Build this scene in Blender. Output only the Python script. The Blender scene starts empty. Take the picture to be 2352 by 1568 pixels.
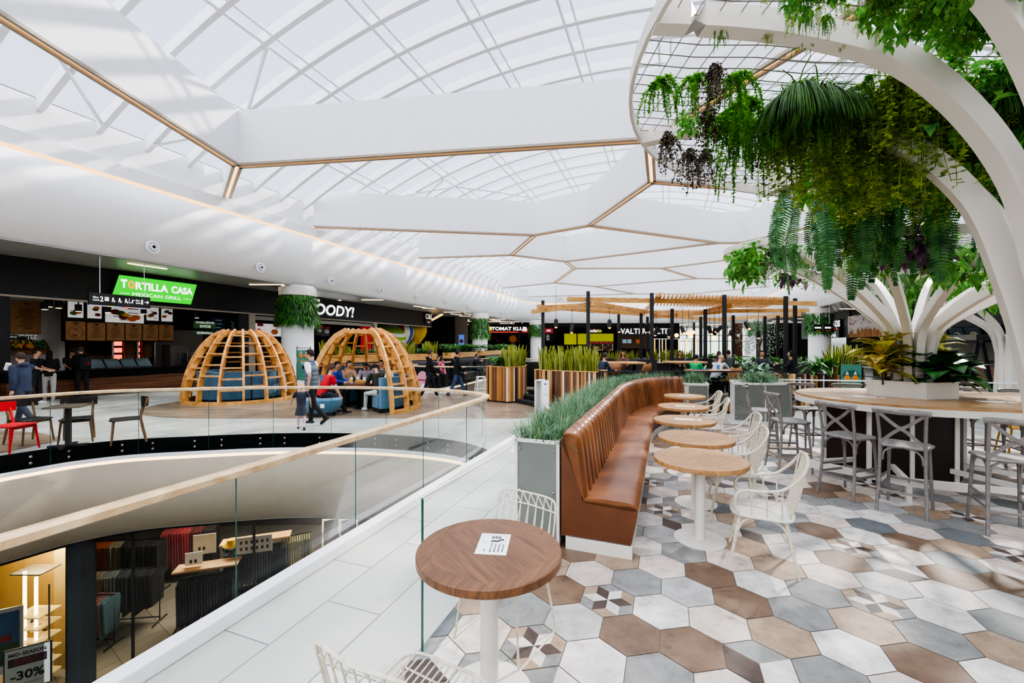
import bpy, math, random
from mathutils import Vector, Matrix, geometry, noise
R = random.Random(7)
SC = bpy.context.scene
COL = SC.collection
PI = math.pi
F, HZ, CH = 962.0, 791.0, 1.85          # focal length in px, horizon row, camera height
PHI = math.radians(20.3)                # the building's axis against the view direction
SN, CS = math.sin(PHI), math.cos(PHI)


def ST(s, t, z=None):                   # building axes (s along the hall, t across) to world
    p = (t * CS + s * SN, -t * SN + s * CS)
    return p if z is None else (p[0], p[1], z)


def G(u, v, z=0.0):                     # point of the horizontal plane z seen at u, v
    d = F * (CH - z) / (v - HZ)
    return ((u - 1176) * d / F, d)


def P(u, v, d):
    return ((u - 1176) * d / F, d, CH - (v - HZ) * d / F)


def onT(u, v, t):                       # s and z on the vertical plane t
    k = (u - 1176) / F
    d = t / (CS * k - SN)
    return d * (SN * k + CS), CH - (v - HZ) * d / F


def lin(h):
    h = h.lstrip('#')
    o = []
    for i in (0, 2, 4):
        c = int(h[i:i + 2], 16) / 255
        o.append(c / 12.92 if c <= .04045 else ((c + .055) / 1.055) ** 2.4)
    return (o[0], o[1], o[2], 1)


# ---------------------------------------------------------------- materials
MATS = {}


def nodes(name):
    m = bpy.data.materials.new(name)
    m.use_nodes = True
    nt = m.node_tree
    nt.nodes.clear()
    out = nt.nodes.new('ShaderNodeOutputMaterial')
    MATS[name] = m
    return m, nt, out


def N(nt, t, **kw):
    n = nt.nodes.new('ShaderNode' + t)
    for k, v in kw.items():
        if k.startswith('i_'):
            n.inputs[k[2:].replace('_', ' ')].default_value = v
        else:
            setattr(n, k, v)
    return n


def ramp(nt, stops):
    r = N(nt, 'ValToRGB')
    e = r.color_ramp.elements
    while len(e) < len(stops):
        e.new(.5)
    for q, (p, c) in zip(e, stops):
        q.position = p
        q.color = lin(c) if isinstance(c, str) else c
    return r


def mat(name, c, rough=.5, metal=0., var=.06, scale=6., bump=0., emit=0., ec=None, spec=.5, coat=0., sheen=0.):
    if name in MATS:
        return MATS[name]
    m, nt, out = nodes(name)
    b = N(nt, 'BsdfPrincipled')
    b.inputs['Roughness'].default_value = rough
    b.inputs['Metallic'].default_value = metal
    b.inputs['Specular IOR Level'].default_value = spec
    b.inputs['Coat Weight'].default_value = coat
    b.inputs['Sheen Weight'].default_value = sheen
    base = lin(c)
    tc = N(nt, 'TexCoord')
    nz = N(nt, 'TexNoise')
    nz.inputs['Scale'].default_value = scale
    nz.inputs['Detail'].default_value = 4
    nt.links.new(tc.outputs['Object'], nz.inputs['Vector'])
    lo = tuple(x * (1 - var) for x in base[:3]) + (1,)
    hi = tuple(min(1, x * (1 + var)) for x in base[:3]) + (1,)
    r = ramp(nt, [(.3, lo), (.7, hi)])
    nt.links.new(nz.outputs['Fac'], r.inputs['Fac'])
    nt.links.new(r.outputs['Color'], b.inputs['Base Color'])
    if bump:
        bp = N(nt, 'Bump')
        bp.inputs['Strength'].default_value = bump
        bp.inputs['Distance'].default_value = .01
        nt.links.new(nz.outputs['Fac'], bp.inputs['Height'])
        nt.links.new(bp.outputs['Normal'], b.inputs['Normal'])
    if emit:
        b.inputs['Emission Color'].default_value = lin(ec or c)
        b.inputs['Emission Strength'].default_value = emit
    nt.links.new(b.outputs[0], out.inputs[0])
    return m


def wood(name, dark, light, rough=.4, stretch=(1.5, 18, 18), scale=1.6, rot=0., plank=None, coat=0.):
    m, nt, out = nodes(name)
    b = N(nt, 'BsdfPrincipled')
    b.inputs['Roughness'].default_value = rough
    b.inputs['Coat Weight'].default_value = coat
    tc = N(nt, 'TexCoord')
    mp = N(nt, 'Mapping')
    mp.inputs['Rotation'].default_value = (0, 0, rot)
    nt.links.new(tc.outputs['Object'], mp.inputs['Vector'])
    m2 = N(nt, 'Mapping')
    m2.inputs['Scale'].default_value = stretch
    nt.links.new(mp.outputs[0], m2.inputs['Vector'])
    nz = N(nt, 'TexNoise')
    nz.inputs['Scale'].default_value = scale
    nz.inputs['Detail'].default_value = 7
    nz.inputs['Distortion'].default_value = .6
    nt.links.new(m2.outputs[0], nz.inputs['Vector'])
    r = ramp(nt, [(.3, dark), (.68, light)])
    nt.links.new(nz.outputs['Fac'], r.inputs['Fac'])
    src = r.outputs['Color']
    if plank:
        br = N(nt, 'TexBrick')
        br.inputs['Scale'].default_value = 1
        br.inputs['Brick Width'].default_value = plank[0]
        br.inputs['Row Height'].default_value = plank[1]
        br.inputs['Mortar Size'].default_value = .004
        br.inputs['Color1'].default_value = (1, 1, 1, 1)
        br.inputs['Color2'].default_value = (.62, .6, .58, 1)
        br.inputs['Mortar'].default_value = (.35, .33, .3, 1)
        nt.links.new(mp.outputs[0], br.inputs['Vector'])
        mx = N(nt, 'MixRGB', blend_type='MULTIPLY')
        mx.inputs['Fac'].default_value = .8
        nt.links.new(src, mx.inputs['Color1'])
        nt.links.new(br.outputs['Color'], mx.inputs['Color2'])
        src = mx.outputs['Color']
    nt.links.new(src, b.inputs['Base Color'])
    nt.links.new(b.outputs[0], out.inputs[0])
    return m


def bricks(name, c1, c2, mortar, w, h, ms=.006, rot=0., rough=.35, var=.5, coord='Object', vert=False):
    m, nt, out = nodes(name)
    b = N(nt, 'BsdfPrincipled')
    b.inputs['Roughness'].default_value = rough
    tc = N(nt, 'TexCoord')
    mp = N(nt, 'Mapping')
    mp.inputs['Rotation'].default_value = (PI / 2 if vert else 0, 0, rot)
    nt.links.new(tc.outputs[coord], mp.inputs['Vector'])
    br = N(nt, 'TexBrick')
    br.inputs['Scale'].default_value = 1
    br.inputs['Brick Width'].default_value = w
    br.inputs['Row Height'].default_value = h
    br.inputs['Mortar Size'].default_value = ms
    br.inputs['Color1'].default_value = lin(c1)
    br.inputs['Color2'].default_value = lin(c2)
    br.inputs['Mortar'].default_value = lin(mortar)
    nt.links.new(mp.outputs[0], br.inputs['Vector'])
    nz = N(nt, 'TexNoise')
    nz.inputs['Scale'].default_value = 2.2
    nz.inputs['Detail'].default_value = 5
    nt.links.new(mp.outputs[0], nz.inputs['Vector'])
    r = ramp(nt, [(.3, (1 - .2 * var, 1 - .2 * var, 1 - .2 * var, 1)), (.7, (1, 1, 1, 1))])
    nt.links.new(nz.outputs['Fac'], r.inputs['Fac'])
    mx = N(nt, 'MixRGB', blend_type='MULTIPLY')
    mx.inputs['Fac'].default_value = 1
    nt.links.new(br.outputs['Color'], mx.inputs['Color1'])
    nt.links.new(r.outputs['Color'], mx.inputs['Color2'])
    nt.links.new(mx.outputs[0], b.inputs['Base Color'])
    nt.links.new(b.outputs[0], out.inputs[0])
    return m


def glass(name, tint=(.93, .98, .96), rough=.0, ior=1.45, haze=0., hc='#ffffff', k=1.):
    m, nt, out = nodes(name)
    tr = N(nt, 'BsdfTransparent')
    tr.inputs['Color'].default_value = tint + (1,)
    gl = N(nt, 'BsdfGlossy')
    gl.inputs['Roughness'].default_value = rough
    fr = N(nt, 'Fresnel')
    fr.inputs['IOR'].default_value = ior
    mx = N(nt, 'MixShader')
    mu = N(nt, 'Math', operation='MULTIPLY'); mu.inputs[1].default_value = k
    nt.links.new(fr.outputs[0], mu.inputs[0])
    nt.links.new(mu.outputs[0], mx.inputs[0])
    nt.links.new(tr.outputs[0], mx.inputs[1])
    nt.links.new(gl.outputs[0], mx.inputs[2])
    last = mx
    if haze:
        df = N(nt, 'BsdfTranslucent')
        df.inputs['Color'].default_value = lin(hc)
        m2 = N(nt, 'MixShader')
        nz = N(nt, 'TexNoise')
        nz.inputs['Scale'].default_value = .35
        nz.inputs['Detail'].default_value = 4
        tc = N(nt, 'TexCoord')
        nt.links.new(tc.outputs['Object'], nz.inputs['Vector'])
        r = ramp(nt, [(.35, (haze * .3,) * 3 + (1,)), (.7, (haze * 1.4,) * 3 + (1,))])
        nt.links.new(nz.outputs['Fac'], r.inputs['Fac'])
        nt.links.new(r.outputs['Color'], m2.inputs[0])
        nt.links.new(mx.outputs[0], m2.inputs[1])
        nt.links.new(df.outputs[0], m2.inputs[2])
        last = m2
    nt.links.new(last.outputs[0], out.inputs[0])
    return m


def emis(name, c, s):
    if name in MATS:
        return MATS[name]
    m, nt, out = nodes(name)
    e = N(nt, 'Emission')
    e.inputs['Color'].default_value = lin(c)
    e.inputs['Strength'].default_value = s
    nt.links.new(e.outputs[0], out.inputs[0])
    return m


def leaf(name, c1, c2, rough=.45, trans=.25, scale=14.):
    m, nt, out = nodes(name)
    b = N(nt, 'BsdfPrincipled')
    b.inputs['Roughness'].default_value = rough
    tc = N(nt, 'TexCoord')
    nz = N(nt, 'TexNoise')
    nz.inputs['Scale'].default_value = scale
    nt.links.new(tc.outputs['Object'], nz.inputs['Vector'])
    r = ramp(nt, [(.32, c1), (.66, c2)])
    nt.links.new(nz.outputs['Fac'], r.inputs['Fac'])
    nt.links.new(r.outputs['Color'], b.inputs['Base Color'])
    tl = N(nt, 'BsdfTranslucent')
    nt.links.new(r.outputs['Color'], tl.inputs['Color'])
    mx = N(nt, 'MixShader')
    mx.inputs[0].default_value = trans
    nt.links.new(b.outputs[0], mx.inputs[1])
    nt.links.new(tl.outputs[0], mx.inputs[2])
    nt.links.new(mx.outputs[0], out.inputs[0])
    return m


# ---------------------------------------------------------------- meshes
def crom(pts, n=8, closed=False):
    pts = [Vector(p) for p in pts]
    k = len(pts)
    out = []
    for i in range(k if closed else k - 1):
        if closed:
            a, b, c, d = pts[(i - 1) % k], pts[i], pts[(i + 1) % k], pts[(i + 2) % k]
        else:
            a, b, c, d = pts[max(0, i - 1)], pts[i], pts[i + 1], pts[min(k - 1, i + 2)]
        for j in range(n):
            t = j / n
            out.append(.5 * ((2 * b) + (c - a) * t + (2 * a - 5 * b + 4 * c - d) * t * t + (3 * b - a - 3 * c + d) * t ** 3))
    if not closed:
        out.append(pts[-1].copy())
    return out


class MB:
    def __init__(self):
        self.v, self.f, self.m, self.col = [], [], [], None

    def add(self, vs, fs, mi=0):
        o = len(self.v)
        self.v += [tuple(p) for p in vs]
        self.f += [tuple(o + i for i in f) for f in fs]
        self.m += [mi] * len(fs)
        return self

    def box(self, c, s, rz=0., mi=0, M=None):
        x, y, z = s[0] / 2, s[1] / 2, s[2] / 2
        vs = [Vector((a * x, b * y, e * z)) for e in (-1, 1) for a, b in ((-1, -1), (1, -1), (1, 1), (-1, 1))]
        if M is None:
            M = Matrix.Rotation(rz, 3, 'Z')
        vs = [M @ v + Vector(c) for v in vs]
        return self.add(vs, [(3, 2, 1, 0), (4, 5, 6, 7), (0, 1, 5, 4), (1, 2, 6, 5), (2, 3, 7, 6), (3, 0, 4, 7)], mi)

    def bar(self, a, b, w, h, up=(0, 0, 1), mi=0):
        return self.sweep([a, b], [(-w / 2, -h / 2), (w / 2, -h / 2), (w / 2, h / 2), (-w / 2, h / 2)], up=up, mi=mi)

    def sweep(self, pts, sec, closed=False, up=(0, 0, 1), mi=0, caps=True, scale=None):
        pts = [Vector(p) for p in pts]
        n, k = len(pts), len(sec)
        up = Vector(up)
        vs = []
        for i, p in enumerate(pts):
            if closed:
                t = pts[(i + 1) % n] - pts[i - 1]
            else:
                t = pts[min(n - 1, i + 1)] - pts[max(0, i - 1)]
            t.normalize()
            sd = t.cross(up)
            if sd.length < 1e-5:
                sd = t.cross(Vector((0, 1, 0.01)))
            sd.normalize()
            u2 = sd.cross(t)
            q = 1 if scale is None else scale[i]
            vs += [p + sd * a * q + u2 * b * q for a, b in sec]
        fs = []
        for i in range(n if closed else n - 1):
            j = (i + 1) % n
            for e in range(k):
                g = (e + 1) % k
                fs.append((i * k + e, i * k + g, j * k + g, j * k + e))
        if caps and not closed:
            fs += [tuple(range(k))[::-1], tuple((n - 1) * k + e for e in range(k))]
        return self.add(vs, fs, mi)

    def strip(self, pts, sec, closed=False, mi=0, up=(0, 0, 1)):   # open profile swept
        pts = [Vector(p) for p in pts]
        n, k = len(pts), len(sec)
        vs = []
        for i, p in enumerate(pts):
            t = (pts[(i + 1) % n] - pts[i - 1]) if closed else (pts[min(n - 1, i + 1)] - pts[max(0, i - 1)])
            t.normalize()
            sd = t.cross(Vector(up)).normalized()
            vs += [p + sd * a + Vector(up) * b for a, b in sec]
        fs = []
        for i in range(n if closed else n - 1):
            j = (i + 1) % n
            for e in range(k - 1):
                fs.append((i * k + e, i * k + e + 1, j * k + e + 1, j * k + e))
        return self.add(vs, fs, mi)

    def tube(self, pts, r, n=6, mi=0, closed=False):
        rs = r if isinstance(r, (list, tuple)) else [r] * len(pts)
        sec = [(math.cos(2 * PI * i / n), math.sin(2 * PI * i / n)) for i in range(n)]
        pts = [Vector(p) for p in pts]
        d = pts[-1] - pts[0]
        up = (0, 0, 1) if abs(d.z) < .9 * max(d.length, 1e-6) else (0, 1, 0)
        return self.sweep(pts, sec, closed, up, mi, True, rs)

    def lathe(self, prof, n=24, c=(0, 0, 0), mi=0, rx=1., ry=1.):
        vs, fs = [], []
        k = len(prof)
        for i in range(n):
            a = 2 * PI * i / n
            for r, z in prof:
                vs.append((c[0] + r * rx * math.cos(a), c[1] + r * ry * math.sin(a), c[2] + z))
        for i in range(n):
            j = (i + 1) % n
            for e in range(k - 1):
                fs.append((i * k + e, j * k + e, j * k + e + 1, i * k + e + 1))
        fs.append(tuple(i * k for i in range(n))[::-1])
        fs.append(tuple(i * k + k - 1 for i in range(n)))
        return self.add(vs, fs, mi)

    def ball(self, c, r, n=8, m=6, s=(1, 1, 1), mi=0):
        vs, fs = [(c[0], c[1], c[2] - r * s[2])], []
        for i in range(1, m):
            a = -PI / 2 + PI * i / m
            for j in range(n):
                b = 2 * PI * j / n
                vs.append((c[0] + r * s[0] * math.cos(a) * math.cos(b), c[1] + r * s[1] * math.cos(a) * math.sin(b), c[2] + r * s[2] * math.sin(a)))
        vs.append((c[0], c[1], c[2] + r * s[2]))
        for j in range(n):
            g = (j + 1) % n
            fs.append((0, 1 + g, 1 + j))
            for i in range(m - 2):
                fs.append((1 + i * n + j, 1 + i * n + g, 1 + (i + 1) * n + g, 1 + (i + 1) * n + j))
            fs.append((1 + (m - 2) * n + j, 1 + (m - 2) * n + g, len(vs) - 1))
        return self.add(vs, fs, mi)

    def prism(self, poly, z0, z1, mi=0):
        n = len(poly)
        vs = [(p[0], p[1], z0) for p in poly] + [(p[0], p[1], z1) for p in poly]
        fs = [tuple(range(n))[::-1], tuple(range(n, 2 * n))] + [(i, (i + 1) % n, n + (i + 1) % n, n + i) for i in range(n)]
        return self.add(vs, fs, mi)

    def quad(self, a, b, c, d, mi=0):
        return self.add([a, b, c, d], [(0, 1, 2, 3)], mi)

    def leaf(self, p, d, nrm, L, W, bend=.2, mi=0, base=.0):
        p, d, nrm = Vector(p), Vector(d).normalized(), Vector(nrm)
        s = d.cross(nrm)
        if s.length < 1e-4:
            s = d.cross(Vector((.3, 1, .2)))
        s.normalize()
        n = s.cross(d)
        q = p + d * L * base
        a, b, t = p + d * L * .35 + n * L * bend * .2, p + d * L * .7 - n * L * bend * .1, p + d * L - n * L * bend
        return self.add([q, a + s * W * .45, a - s * W * .45, b + s * W * .4, b - s * W * .4, t, a - n * W * .12, b - n * W * .1],
                        [(0, 1, 6), (0, 6, 2), (1, 3, 7, 6), (6, 7, 4, 2), (3, 5, 7), (7, 5, 4)], mi)

    def blade(self, p, d, L, W, droop, segs=3, mi=0, face=None):
        p, d = Vector(p), Vector(d).normalized()
        s = d.cross(Vector((0, 0, 1))) if face is None else Vector(face)
        if s.length < 1e-3:
            s = Vector((1, 0, 0))
        s.normalize()
        vs, fs = [], []
        q = p.copy()
        dd = d.copy()
        for i in range(segs + 1):
            w = W * (1 - (i / segs) ** 2.2) * .5
            if i == segs:
                vs.append(q)
            else:
                vs += [q + s * w, q - s * w]
            dd = (dd + Vector((0, 0, -droop / segs))).normalized()
            q = q + dd * L / segs
        for i in range(segs - 1):
            fs.append((2 * i, 2 * i + 1, 2 * i + 3, 2 * i + 2))
        fs.append((2 * segs - 2, 2 * segs - 1, 2 * segs))
        return self.add(vs, fs, mi)

    def xf(self, M, start=0):
        for i in range(start, len(self.v)):
            self.v[i] = tuple(M @ Vector(self.v[i]))
        return self

    def build(self, name, mats, parent=None, smooth=False, bevel=0., seg=2, loc=None, rz=0.):
        me = bpy.data.meshes.new(name)
        me.from_pydata(self.v, [], self.f)
        for m in (mats if isinstance(mats, (list, tuple)) else [mats]):
            me.materials.append(m)
        me.polygons.foreach_set('material_index', self.m)
        if self.col:
            at = me.attributes.new('col', 'FLOAT_COLOR', 'FACE')
            at.data.foreach_set('color', [x for c in self.col for x in c])
        if smooth:
            me.polygons.foreach_set('use_smooth', [True] * len(self.f))
            me.update()
            me.set_sharp_from_angle(angle=math.radians(smooth if smooth is not True else 40))
        me.update()
        o = bpy.data.objects.new(name, me)
        COL.objects.link(o)
        if parent:
            o.parent = parent
        if loc is not None:
            o.location = loc
            o.rotation_euler.z = rz
        if bevel:
            b = o.modifiers.new('bevel', 'BEVEL')
            b.width = bevel
            b.segments = seg
            b.limit_method = 'ANGLE'
            b.angle_limit = math.radians(40)
        return o


def tag(o, label=None, cat=None, group=None, kind=None):
    if label: o['label'] = label
    if cat: o['category'] = cat
    if group: o['group'] = group
    if kind: o['kind'] = kind
    return o


def thing(name, label, cat, loc=(0, 0, 0), rz=0., group=None):
    o = bpy.data.objects.new(name, None)
    o.empty_display_size = .1
    COL.objects.link(o)
    o.location = (loc[0], loc[1], loc[2] if len(loc) > 2 else 0)
    o.rotation_euler.z = rz
    return tag(o, label, cat, group)


def struct(o):
    o['kind'] = 'structure'
    return o


def dup(root, loc, rz=0., label=None, group=None, scale=None):
    r = root.copy()
    COL.objects.link(r)
    r.location = (loc[0], loc[1], loc[2] if len(loc) > 2 else 0)
    r.rotation_euler.z = rz
    if scale: r.scale = (scale,) * 3 if not isinstance(scale, tuple) else scale
    if label: r['label'] = label
    if group: r['group'] = group
    for ch in list(root.children):
        c = ch.copy()
        COL.objects.link(c)
        c.parent = r
        for g in ch.children:
            q = g.copy()
            COL.objects.link(q)
            q.parent = c
    return r


def head(deg):                           # heading measured clockwise from the view direction, as a z rotation
    return -math.radians(deg)


TXT = {}


def text_mesh(body, size, depth=.01, bold=0., align='CENTER', shear=0., sx=1.):
    cu = bpy.data.curves.new('lettering', 'FONT')
    cu.body = body
    cu.size = size
    cu.extrude = depth / 2
    cu.offset = bold
    cu.align_x = align
    cu.align_y = 'CENTER'
    cu.shear = shear
    cu.resolution_u = 3
    o = bpy.data.objects.new('lettering', cu)
    COL.objects.link(o)
    dg = bpy.context.evaluated_depsgraph_get()
    me = bpy.data.meshes.new_from_object(o.evaluated_get(dg))
    bpy.data.objects.remove(o)
    bpy.data.curves.remove(cu)
    if sx != 1:
        for v in me.vertices: v.co.x *= sx
    return me


def text(body, size, M, m, parent, depth=.01, bold=0., align='CENTER', shear=0., sx=1., name='lettering'):
    me = text_mesh(body, size, depth, bold, align, shear, sx)
    me.materials.clear()
    me.materials.append(m)
    me.transform(M)
    o = bpy.data.objects.new(name, me)
    COL.objects.link(o)
    o.parent = parent
    return o


def fit(o, w, h=None):                   # squeeze lettering to a width and height
    me = o.data
    xs = [v.co for v in me.vertices]
    lo = [min(c[i] for c in xs) for i in range(3)]
    hi = [max(c[i] for c in xs) for i in range(3)]
    ax = 0 if hi[0] - lo[0] > hi[1] - lo[1] else 1
    fx = w / (hi[ax] - lo[ax])
    fz = h / (hi[2] - lo[2]) if h else fx
    ca, cz = (hi[ax] + lo[ax]) / 2, (hi[2] + lo[2]) / 2
    for v in me.vertices:
        v.co[ax] = ca + (v.co[ax] - ca) * fx
        v.co[2] = cz + (v.co[2] - cz) * fz
    return o


def upright(x, y, z, face):              # text plane: local X right as read, local Y up, facing the heading "face"
    a = math.radians(face)
    n = Vector((math.sin(a), math.cos(a), 0))
    r = Vector((0, 0, 1)).cross(n)
    M = Matrix((r, Vector((0, 0, 1)), n)).transposed().to_4x4()
    M.translation = Vector((x, y, z))
    return M
SKY_S, SUN_S, FILL_S, EXPO = 1.15, 4.5, 4.5, 0.14
# ================================================================ materials
m_white = mat('white_plaster', '#eeeeee', .6, var=.02)
m_wall2 = mat('white_painted_fin', '#e9eaec', .55, var=.02)
m_lowb = mat('shaded_lower_bulkhead', '#b3a793', .6, var=.03)  # white plaster in shadow, the shade put into a darker beige
m_grayw = mat('soft_gray_plaster', '#d9d5cd', .6, var=.03)
m_lip = mat('beige_lip', '#a89a8a', .5)
m_led = emis('warm_led', '#ffc98a', 2.2)
m_led2 = emis('warm_cove_led', '#ffd9a0', 3.0)
m_steel = mat('white_steel', '#e4e6ea', .4, var=.02)
m_black = mat('black_cladding', '#1b1c1f', .4, var=.1)
m_blackgloss = mat('black_glass_band', '#14181b', .12, var=.1)
m_dark = mat('charcoal_metal', '#232325', .45)
m_shop = mat('dark_shop_interior', '#0e0d0d', .7)
m_tree = mat('cream_painted_steel', '#d9d3c8', .42, var=.02)
m_cream = mat('cream_enamel', '#dedad0', .35, var=.03)
m_chrome = mat('brushed_chrome', '#b9bcc0', .25, 1.0)
m_oak = wood('oak_top', '#7d5634', '#b98b5c', .38, (2, 26, 26), 1.6)
m_oakd = wood('brown_oak_top', '#553420', '#96673f', .36, (3, 26, 26), 1.8)
m_rail = wood('pale_ash_handrail', '#bd996e', '#dfc49c', .35, (6, 6, 6), 1.2)
m_pine = wood('golden_pine', '#b8854a', '#e2b272', .45, (3, 3, 12), 1.2)
m_floorw = bricks('white_stone_floor', '#d2d2ca', '#babbb1', '#82847f', .95, .46, .0045, math.radians(-69.7), .22, .5)
m_floorwood = wood('brown_plank_floor', '#7b6957', '#a28f79', .3, (1.2, 9, 9), 1.5, 0., (1.4, .22))
m_lowfloor = bricks('gray_stone_floor', '#8f8a82', '#79756f', '#4f4c48', .9, .9, .006, .6, .25)
m_glass = glass('clear_balustrade_glass', (.93, .975, .96), 0., 1.3, k=.38)
m_glassedge = mat('green_glass_edge', '#1d5a4c', .15)
m_sky, nt, out = nodes('roof_glazing')
a_ = N(nt, 'BsdfTransparent'); a_.inputs['Color'].default_value = (.93, .95, 1, 1)
b_ = N(nt, 'BsdfTranslucent'); b_.inputs['Color'].default_value = (.93, .95, 1, 1)
c_ = N(nt, 'MixShader'); c_.inputs[0].default_value = .08
nt.links.new(a_.outputs[0], c_.inputs[1]); nt.links.new(b_.outputs[0], c_.inputs[2]); nt.links.new(c_.outputs[0], out.inputs[0])
m_slat = None


def stripes(name, c1, c2, period, rot, rough=.4):
    m, nt, out = nodes(name)
    b = N(nt, 'BsdfPrincipled')
    b.inputs['Roughness'].default_value = rough
    tc = N(nt, 'TexCoord')
    mp = N(nt, 'Mapping')
    mp.inputs['Rotation'].default_value = (0, 0, rot)
    nt.links.new(tc.outputs['Object'], mp.inputs['Vector'])
    wv = N(nt, 'TexWave', wave_type='BANDS', bands_direction='X')
    wv.inputs['Scale'].default_value = .314 / period
    nt.links.new(mp.outputs[0], wv.inputs['Vector'])
    r = ramp(nt, [(.45, c1), (.55, c2)])
    nt.links.new(wv.outputs['Fac'], r.inputs['Fac'])
    nt.links.new(r.outputs['Color'], b.inputs['Base Color'])
    nt.links.new(b.outputs[0], out.inputs[0])
    return m


m_slat = stripes('slatted_soffit', '#b9b6b0', '#8d8a85', .35, math.radians(40))

# ================================================================ floors
VR = [ST(s, -2.8) for s in (-6, -3, 0, 2, 4, 5.6)] + [(-.417, 7.155), (-.6, 7.6), (-1.14, 8.09), (-1.98, 8.45), (-3.2, 8.72), (-4.87, 8.745),
      (-6.44, 8.45), (-7.45, 8.17), (-8.05, 7.75), (-8.34, 7.3), (-8.6, 6.8)] + [ST(s, -10.5) for s in (2, 0, -3, -6)]
VOID = crom([(x, y, 0) for x, y in VR], 7)
VOID2 = crom([(-4.45, 18.2, 0), (-4.0, 17.3, 0), (-2.6, 16.75, 0), (-1, 16.65, 0), (.9, 17.2, 0), (2, 20, 0), (1.6, 24.5, 0), (.3, 28.5, 0), (-1.0, 28.6, 0), (-2.0, 26, 0), (-2.8, 23.1, 0), (-3.7, 20.2, 0)], 5, True)


def flat(name, outer, holes, z, m, kind='structure', zs=None):
    loops = [[Vector((p[0], p[1], 0)) for p in outer]] + [[Vector((p[0], p[1], 0)) for p in h] for h in holes]
    tri = geometry.tessellate_polygon(loops)
    pts = [p for l in loops for p in l]
    b = MB()
    b.add([(p.x, p.y, z) for p in pts], [tuple(t) for t in tri])
    o = b.build(name, m)
    if kind: o['kind'] = kind
    return o


flat('floor', [(-60, -9), (60, -9), (60, 75), (-60, 75)], [VOID, VOID2], 0, m_floorw)
# brown plank zone around the domes and the pergola
zone = crom([(-9.2, 10.75, 0), (-10.3, 11.6, 0), (-10.9, 13.2, 0), (-9.6, 15.8, 0), (-6.5, 17.8, 0), (-5.0, 17.6, 0), (-4.5, 16.6, 0), (-3, 15.9, 0), (-.8, 15.8, 0),
             (2.5, 16, 0), (4.5, 14, 0), (3.4, 11.5, 0), (.6, 10.55, 0), (-2, 10.5, 0), (-5, 10.5, 0), (-7.5, 10.45, 0)], 6, True)
o = flat('floor', zone, [], .004, m_floorwood)
zone2 = [(-16, 4.2), (-14, 9.0), (-10.8, 9.0), (-8.95, 8.3), (-8.7, 7.75), (-8.75, 7.0), (-9.0, 6.0), (-9.6, 4.2)]
flat('floor', crom([(x, y, 0) for x, y in zone2], 3, True), [], .004, m_floorwood)

# ---- hexagon tiles
m, nt, out = nodes('hexagon_tile')
b = N(nt, 'BsdfPrincipled')
b.inputs['Roughness'].default_value = .38
at = N(nt, 'Attribute', attribute_name='col')
tc = N(nt, 'TexCoord')
nz = N(nt, 'TexNoise')
nz.inputs['Scale'].default_value = 6.5
nz.inputs['Detail'].default_value = 10
nz.inputs['Roughness'].default_value = .7
nt.links.new(tc.outputs['Object'], nz.inputs['Vector'])
r = ramp(nt, [(.3, (.52, .49, .46, 1)), (.44, (.85, .84, .83, 1)), (.64, (1.1, 1.1, 1.1, 1))])
nt.links.new(nz.outputs['Fac'], r.inputs['Fac'])
mx = N(nt, 'MixRGB', blend_type='MULTIPLY')
mx.inputs['Fac'].default_value = 1
nt.links.new(at.outputs['Color'], mx.inputs['Color1'])
nt.links.new(r.outputs['Color'], mx.inputs['Color2'])
nt.links.new(mx.outputs[0], b.inputs['Base Color'])
nt.links.new(b.outputs[0], out.inputs[0])
m_hex = m
m_grout = mat('gray_grout', '#6a635c', .8)
HA = CH / 8.871
HX0, HY0, HPH = 4.937 * HA, 13.918 * HA, 20.286
HC = {'w': '#d8d3cc', 'p': '#d3c6ba', 'g': '#8f8f8c', 'l': '#b1b0ac', 'd': '#6d7274', 't': '#a8917a', 'b': '#7b6552', 'k': '#574a43', 'r': '#66533f'}


def hd(a):
    a = math.radians(a + HPH)
    return Vector((math.sin(a), math.cos(a)))


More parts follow.
